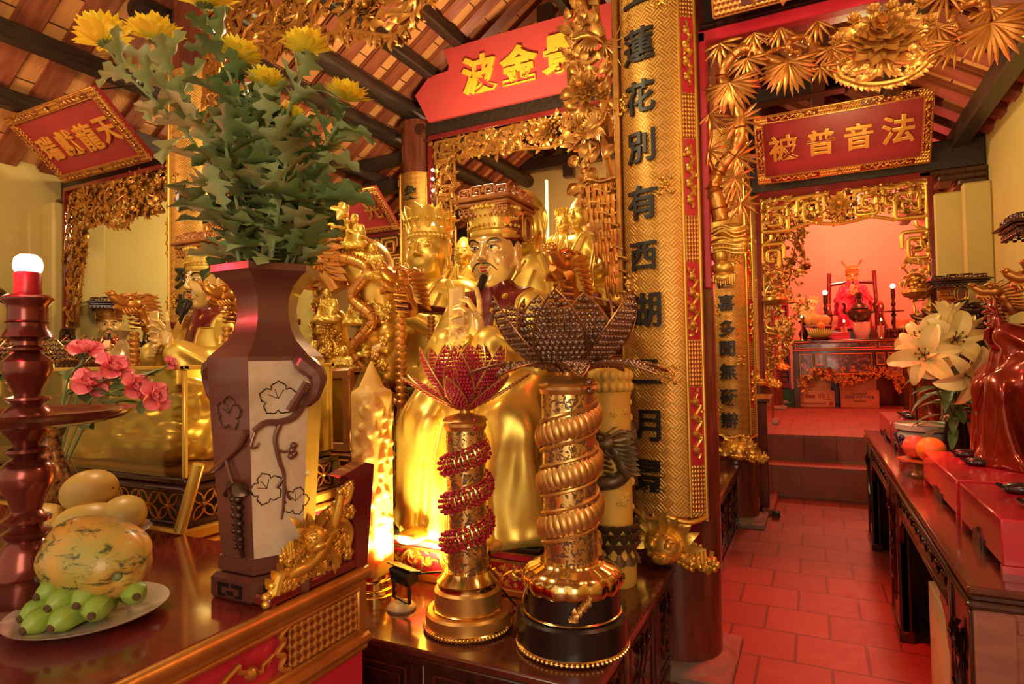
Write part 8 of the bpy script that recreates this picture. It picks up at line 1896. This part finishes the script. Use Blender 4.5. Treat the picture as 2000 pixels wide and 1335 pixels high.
lily(LV, (.465, 3.42, 1.385), (-.25, -1, .12), .135, 'largest white lily, open towards the aisle, lowest left of the bunch')
lily(LV, (.600, 3.46, 1.455), (.10, -1, .18), .13, 'white lily open at the top right of the bunch, under the closed bud')
lily(LV, (.640, 3.36, 1.275), (.35, -1, -.25), .125, 'white lily drooping at the right against the red robe')
lily(LV, (.475, 3.52, 1.46), (-.55, -.8, .30), .125, 'white lily at the upper left of the bunch, seen partly from the side')
lily(LV, (.435, 3.50, 1.37), (-.9, -.5, -.05), .11, 'white lily half hidden at the far left of the bunch')
lily(LV, (.585, 3.56, 1.555), (.05, -.1, 1), .11, 'tall half closed pale lily bud at the top of the bunch', .30)
lily(LV, (.665, 3.58, 1.50), (.2, -.15, 1), .10, 'half closed pale lily bud beside the raised red hand', .32)
t = thing('lily_greens', 'dark green lily leaves hanging below the white lilies', 'foliage', tuple(LV)); b = MB(); r = random.Random(12)
for k in range(34):
    a = r.uniform(0, 6.28); h = r.uniform(-.02, .30); b.petal((.03*cos(a) - .10*h, .03*sin(a) - .5*h*.8, h), (cos(a), sin(a) - .3, r.uniform(-.5, .5)), (0, -.2, 1), r.uniform(.12, .2), .045, curl=-1.0, cup=.3, nu=6, nv=2)
b.build('leaves', m_['leaf_dark'], t)
# ================================================================ light
def lamp(kind, name, loc, power, col, size=.1, rot=None, aim=None, angle=None, blend=.5, **kw):
    d = bpy.data.lights.new(name, kind); d.energy = power; d.color = col
    if kind in ('POINT', 'SPOT'): d.shadow_soft_size = size
    if kind == 'AREA': d.shape = 'RECTANGLE'; d.size = size[0]; d.size_y = size[1]
    if kind == 'SPOT': d.spot_size = radians(angle or 60); d.spot_blend = blend
    o = bpy.data.objects.new(name, d); COL.objects.link(o); o.location = loc
    if aim is not None: o.rotation_euler = (Vector(aim) - Vector(loc)).to_track_quat('-Z', 'Y').to_euler()
    if rot is not None: o.rotation_euler = rot
    return o
w = bpy.data.worlds.new('dusk through the open front'); SC.world = w; w.use_nodes = True
w.node_tree.nodes['Background'].inputs[0].default_value = (1.0, .74, .44, 1); w.node_tree.nodes['Background'].inputs[1].default_value = .72
WARM = (1.0, .75, .40)
lamp('AREA', 'doorway daylight', (1.0, -1.45, 1.9), 62, (1.0, .80, .58), (2.0, 2.2), aim=(-1.2, 2, 1.2))
lamp('SPOT', 'floodlight', (-1.40, 1.96, .64), 75, (1.0, .70, .22), .05, aim=(-1.48, 2.6, 1.10), angle=120, blend=.6)
lamp('SPOT', 'floodlight side beam', (-1.405, 1.865, .66), 40, (1.0, .72, .28), .03, aim=(-1.58, 1.92, .98), angle=130, blend=.5)
lamp('POINT', 'hall fill', (-2.2, 1.2, 3.3), 85, WARM, .18)  # warm fill added high in the hall, stands for no particular lamp
lamp('POINT', 'hall fill', (-2.3, 4.2, 3.2), 150, WARM, .18)  # second added fill, brightens the middle bay and the roof above
lamp('POINT', 'left bay fill', (-4.7, 1.6, 2.9), 20, (1.0, .60, .30), .15)  # fill light added for the left bay, no fixture there
lamp('POINT', 'left bay fill', (-4.7, 4.2, 2.6), 28, (1.0, .80, .38), .15)  # added fill deeper in the left bay
lamp('POINT', 'case lamp', (-2.4, 1.80, 1.34), 12, (1.0, .78, .34), .04)
lamp('POINT', 'aisle fill', (.45, 1.7, 2.75), 18, (1.0, .62, .26), .10)  # warm fill added over the near aisle, no fixture there
lamp('POINT', 'aisle fill', (.3, 4.3, 2.5), 18, (1.0, .72, .30), .10)  # added warm fill further along the aisle
lamp('SPOT', 'red aisle lamp', (-.1, 3.3, 2.6), 230, (1.0, .03, .03), .08, aim=(-.05, 3.4, 0), angle=58, blend=.8)
lamp('POINT', 'red aisle lamp', (.2, 2.0, 1.9), 5, (1.0, .02, .06), .08)
lamp('POINT', 'red aisle lamp', (.15, 5.3, 2.0), 9, (1.0, .03, .04), .08)
lamp('SPOT', 'red platform lamp', (.2, 8.0, 2.9), 95, (1.0, .04, .03), .1, aim=(.1, 7.6, .5), angle=95, blend=.8)
lamp('POINT', 'red bulb glow', (-1.475, .62, 1.66), 2.5, (1.0, .03, .07), .03)
lamp('POINT', 'niche lamp', (.6, 10.6, 4.25), 118, (1.0, .42, .23), .2)
lamp('POINT', 'niche red lamp', (.6, 9.2, 2.9), 52, (1.0, .08, .06), .1)
lamp('POINT', 'niche red lamp', (.6, 10.9, 3.0), 6, (1.0, .01, .10), .1)
lamp('POINT', 'rear hall fill', (-2.4, 7.2, 3.2), 60, (1.0, .50, .26), .2)  # fill light added to lift the rear of the hall
# ================================================================ camera
cd_ = bpy.data.cameras.new('camera'); cam = bpy.data.objects.new('camera', cd_); COL.objects.link(cam); SC.camera = cam
cd_.sensor_fit = 'HORIZONTAL'; cd_.sensor_width = 36.0; cd_.lens = 36.0 * 1186.4 / 2000.0; cd_.clip_start = .02
yaw, pitch, roll = radians(26.345), radians(1.622), radians(-1.0456)
f = Vector((-sin(yaw)*cos(pitch), cos(yaw)*cos(pitch), sin(pitch))); r0 = f.cross(Vector((0, 0, 1))).normalized(); u0 = r0.cross(f)
r_ = r0*cos(roll) + u0*sin(roll); u_ = u0*cos(roll) - r0*sin(roll)
cam.matrix_world = Matrix(((r_.x, u_.x, -f.x, 0), (r_.y, u_.y, -f.y, 0), (r_.z, u_.z, -f.z, 1.4), (0, 0, 0, 1)))
vs = SC.view_settings; SC.display_settings.display_device = 'sRGB'; vs.view_transform = 'Standard'; vs.look = 'None'; vs.gamma = 1.0; vs.exposure = 0.32; vs.use_curve_mapping = False
SC.cycles.use_denoising = True; SC.cycles.max_bounces = 8; SC.cycles.transparent_max_bounces = 16; SC.cycles.sample_clamp_indirect = 6.0; SC.cycles.caustics_reflective = False; SC.cycles.caustics_refractive = False
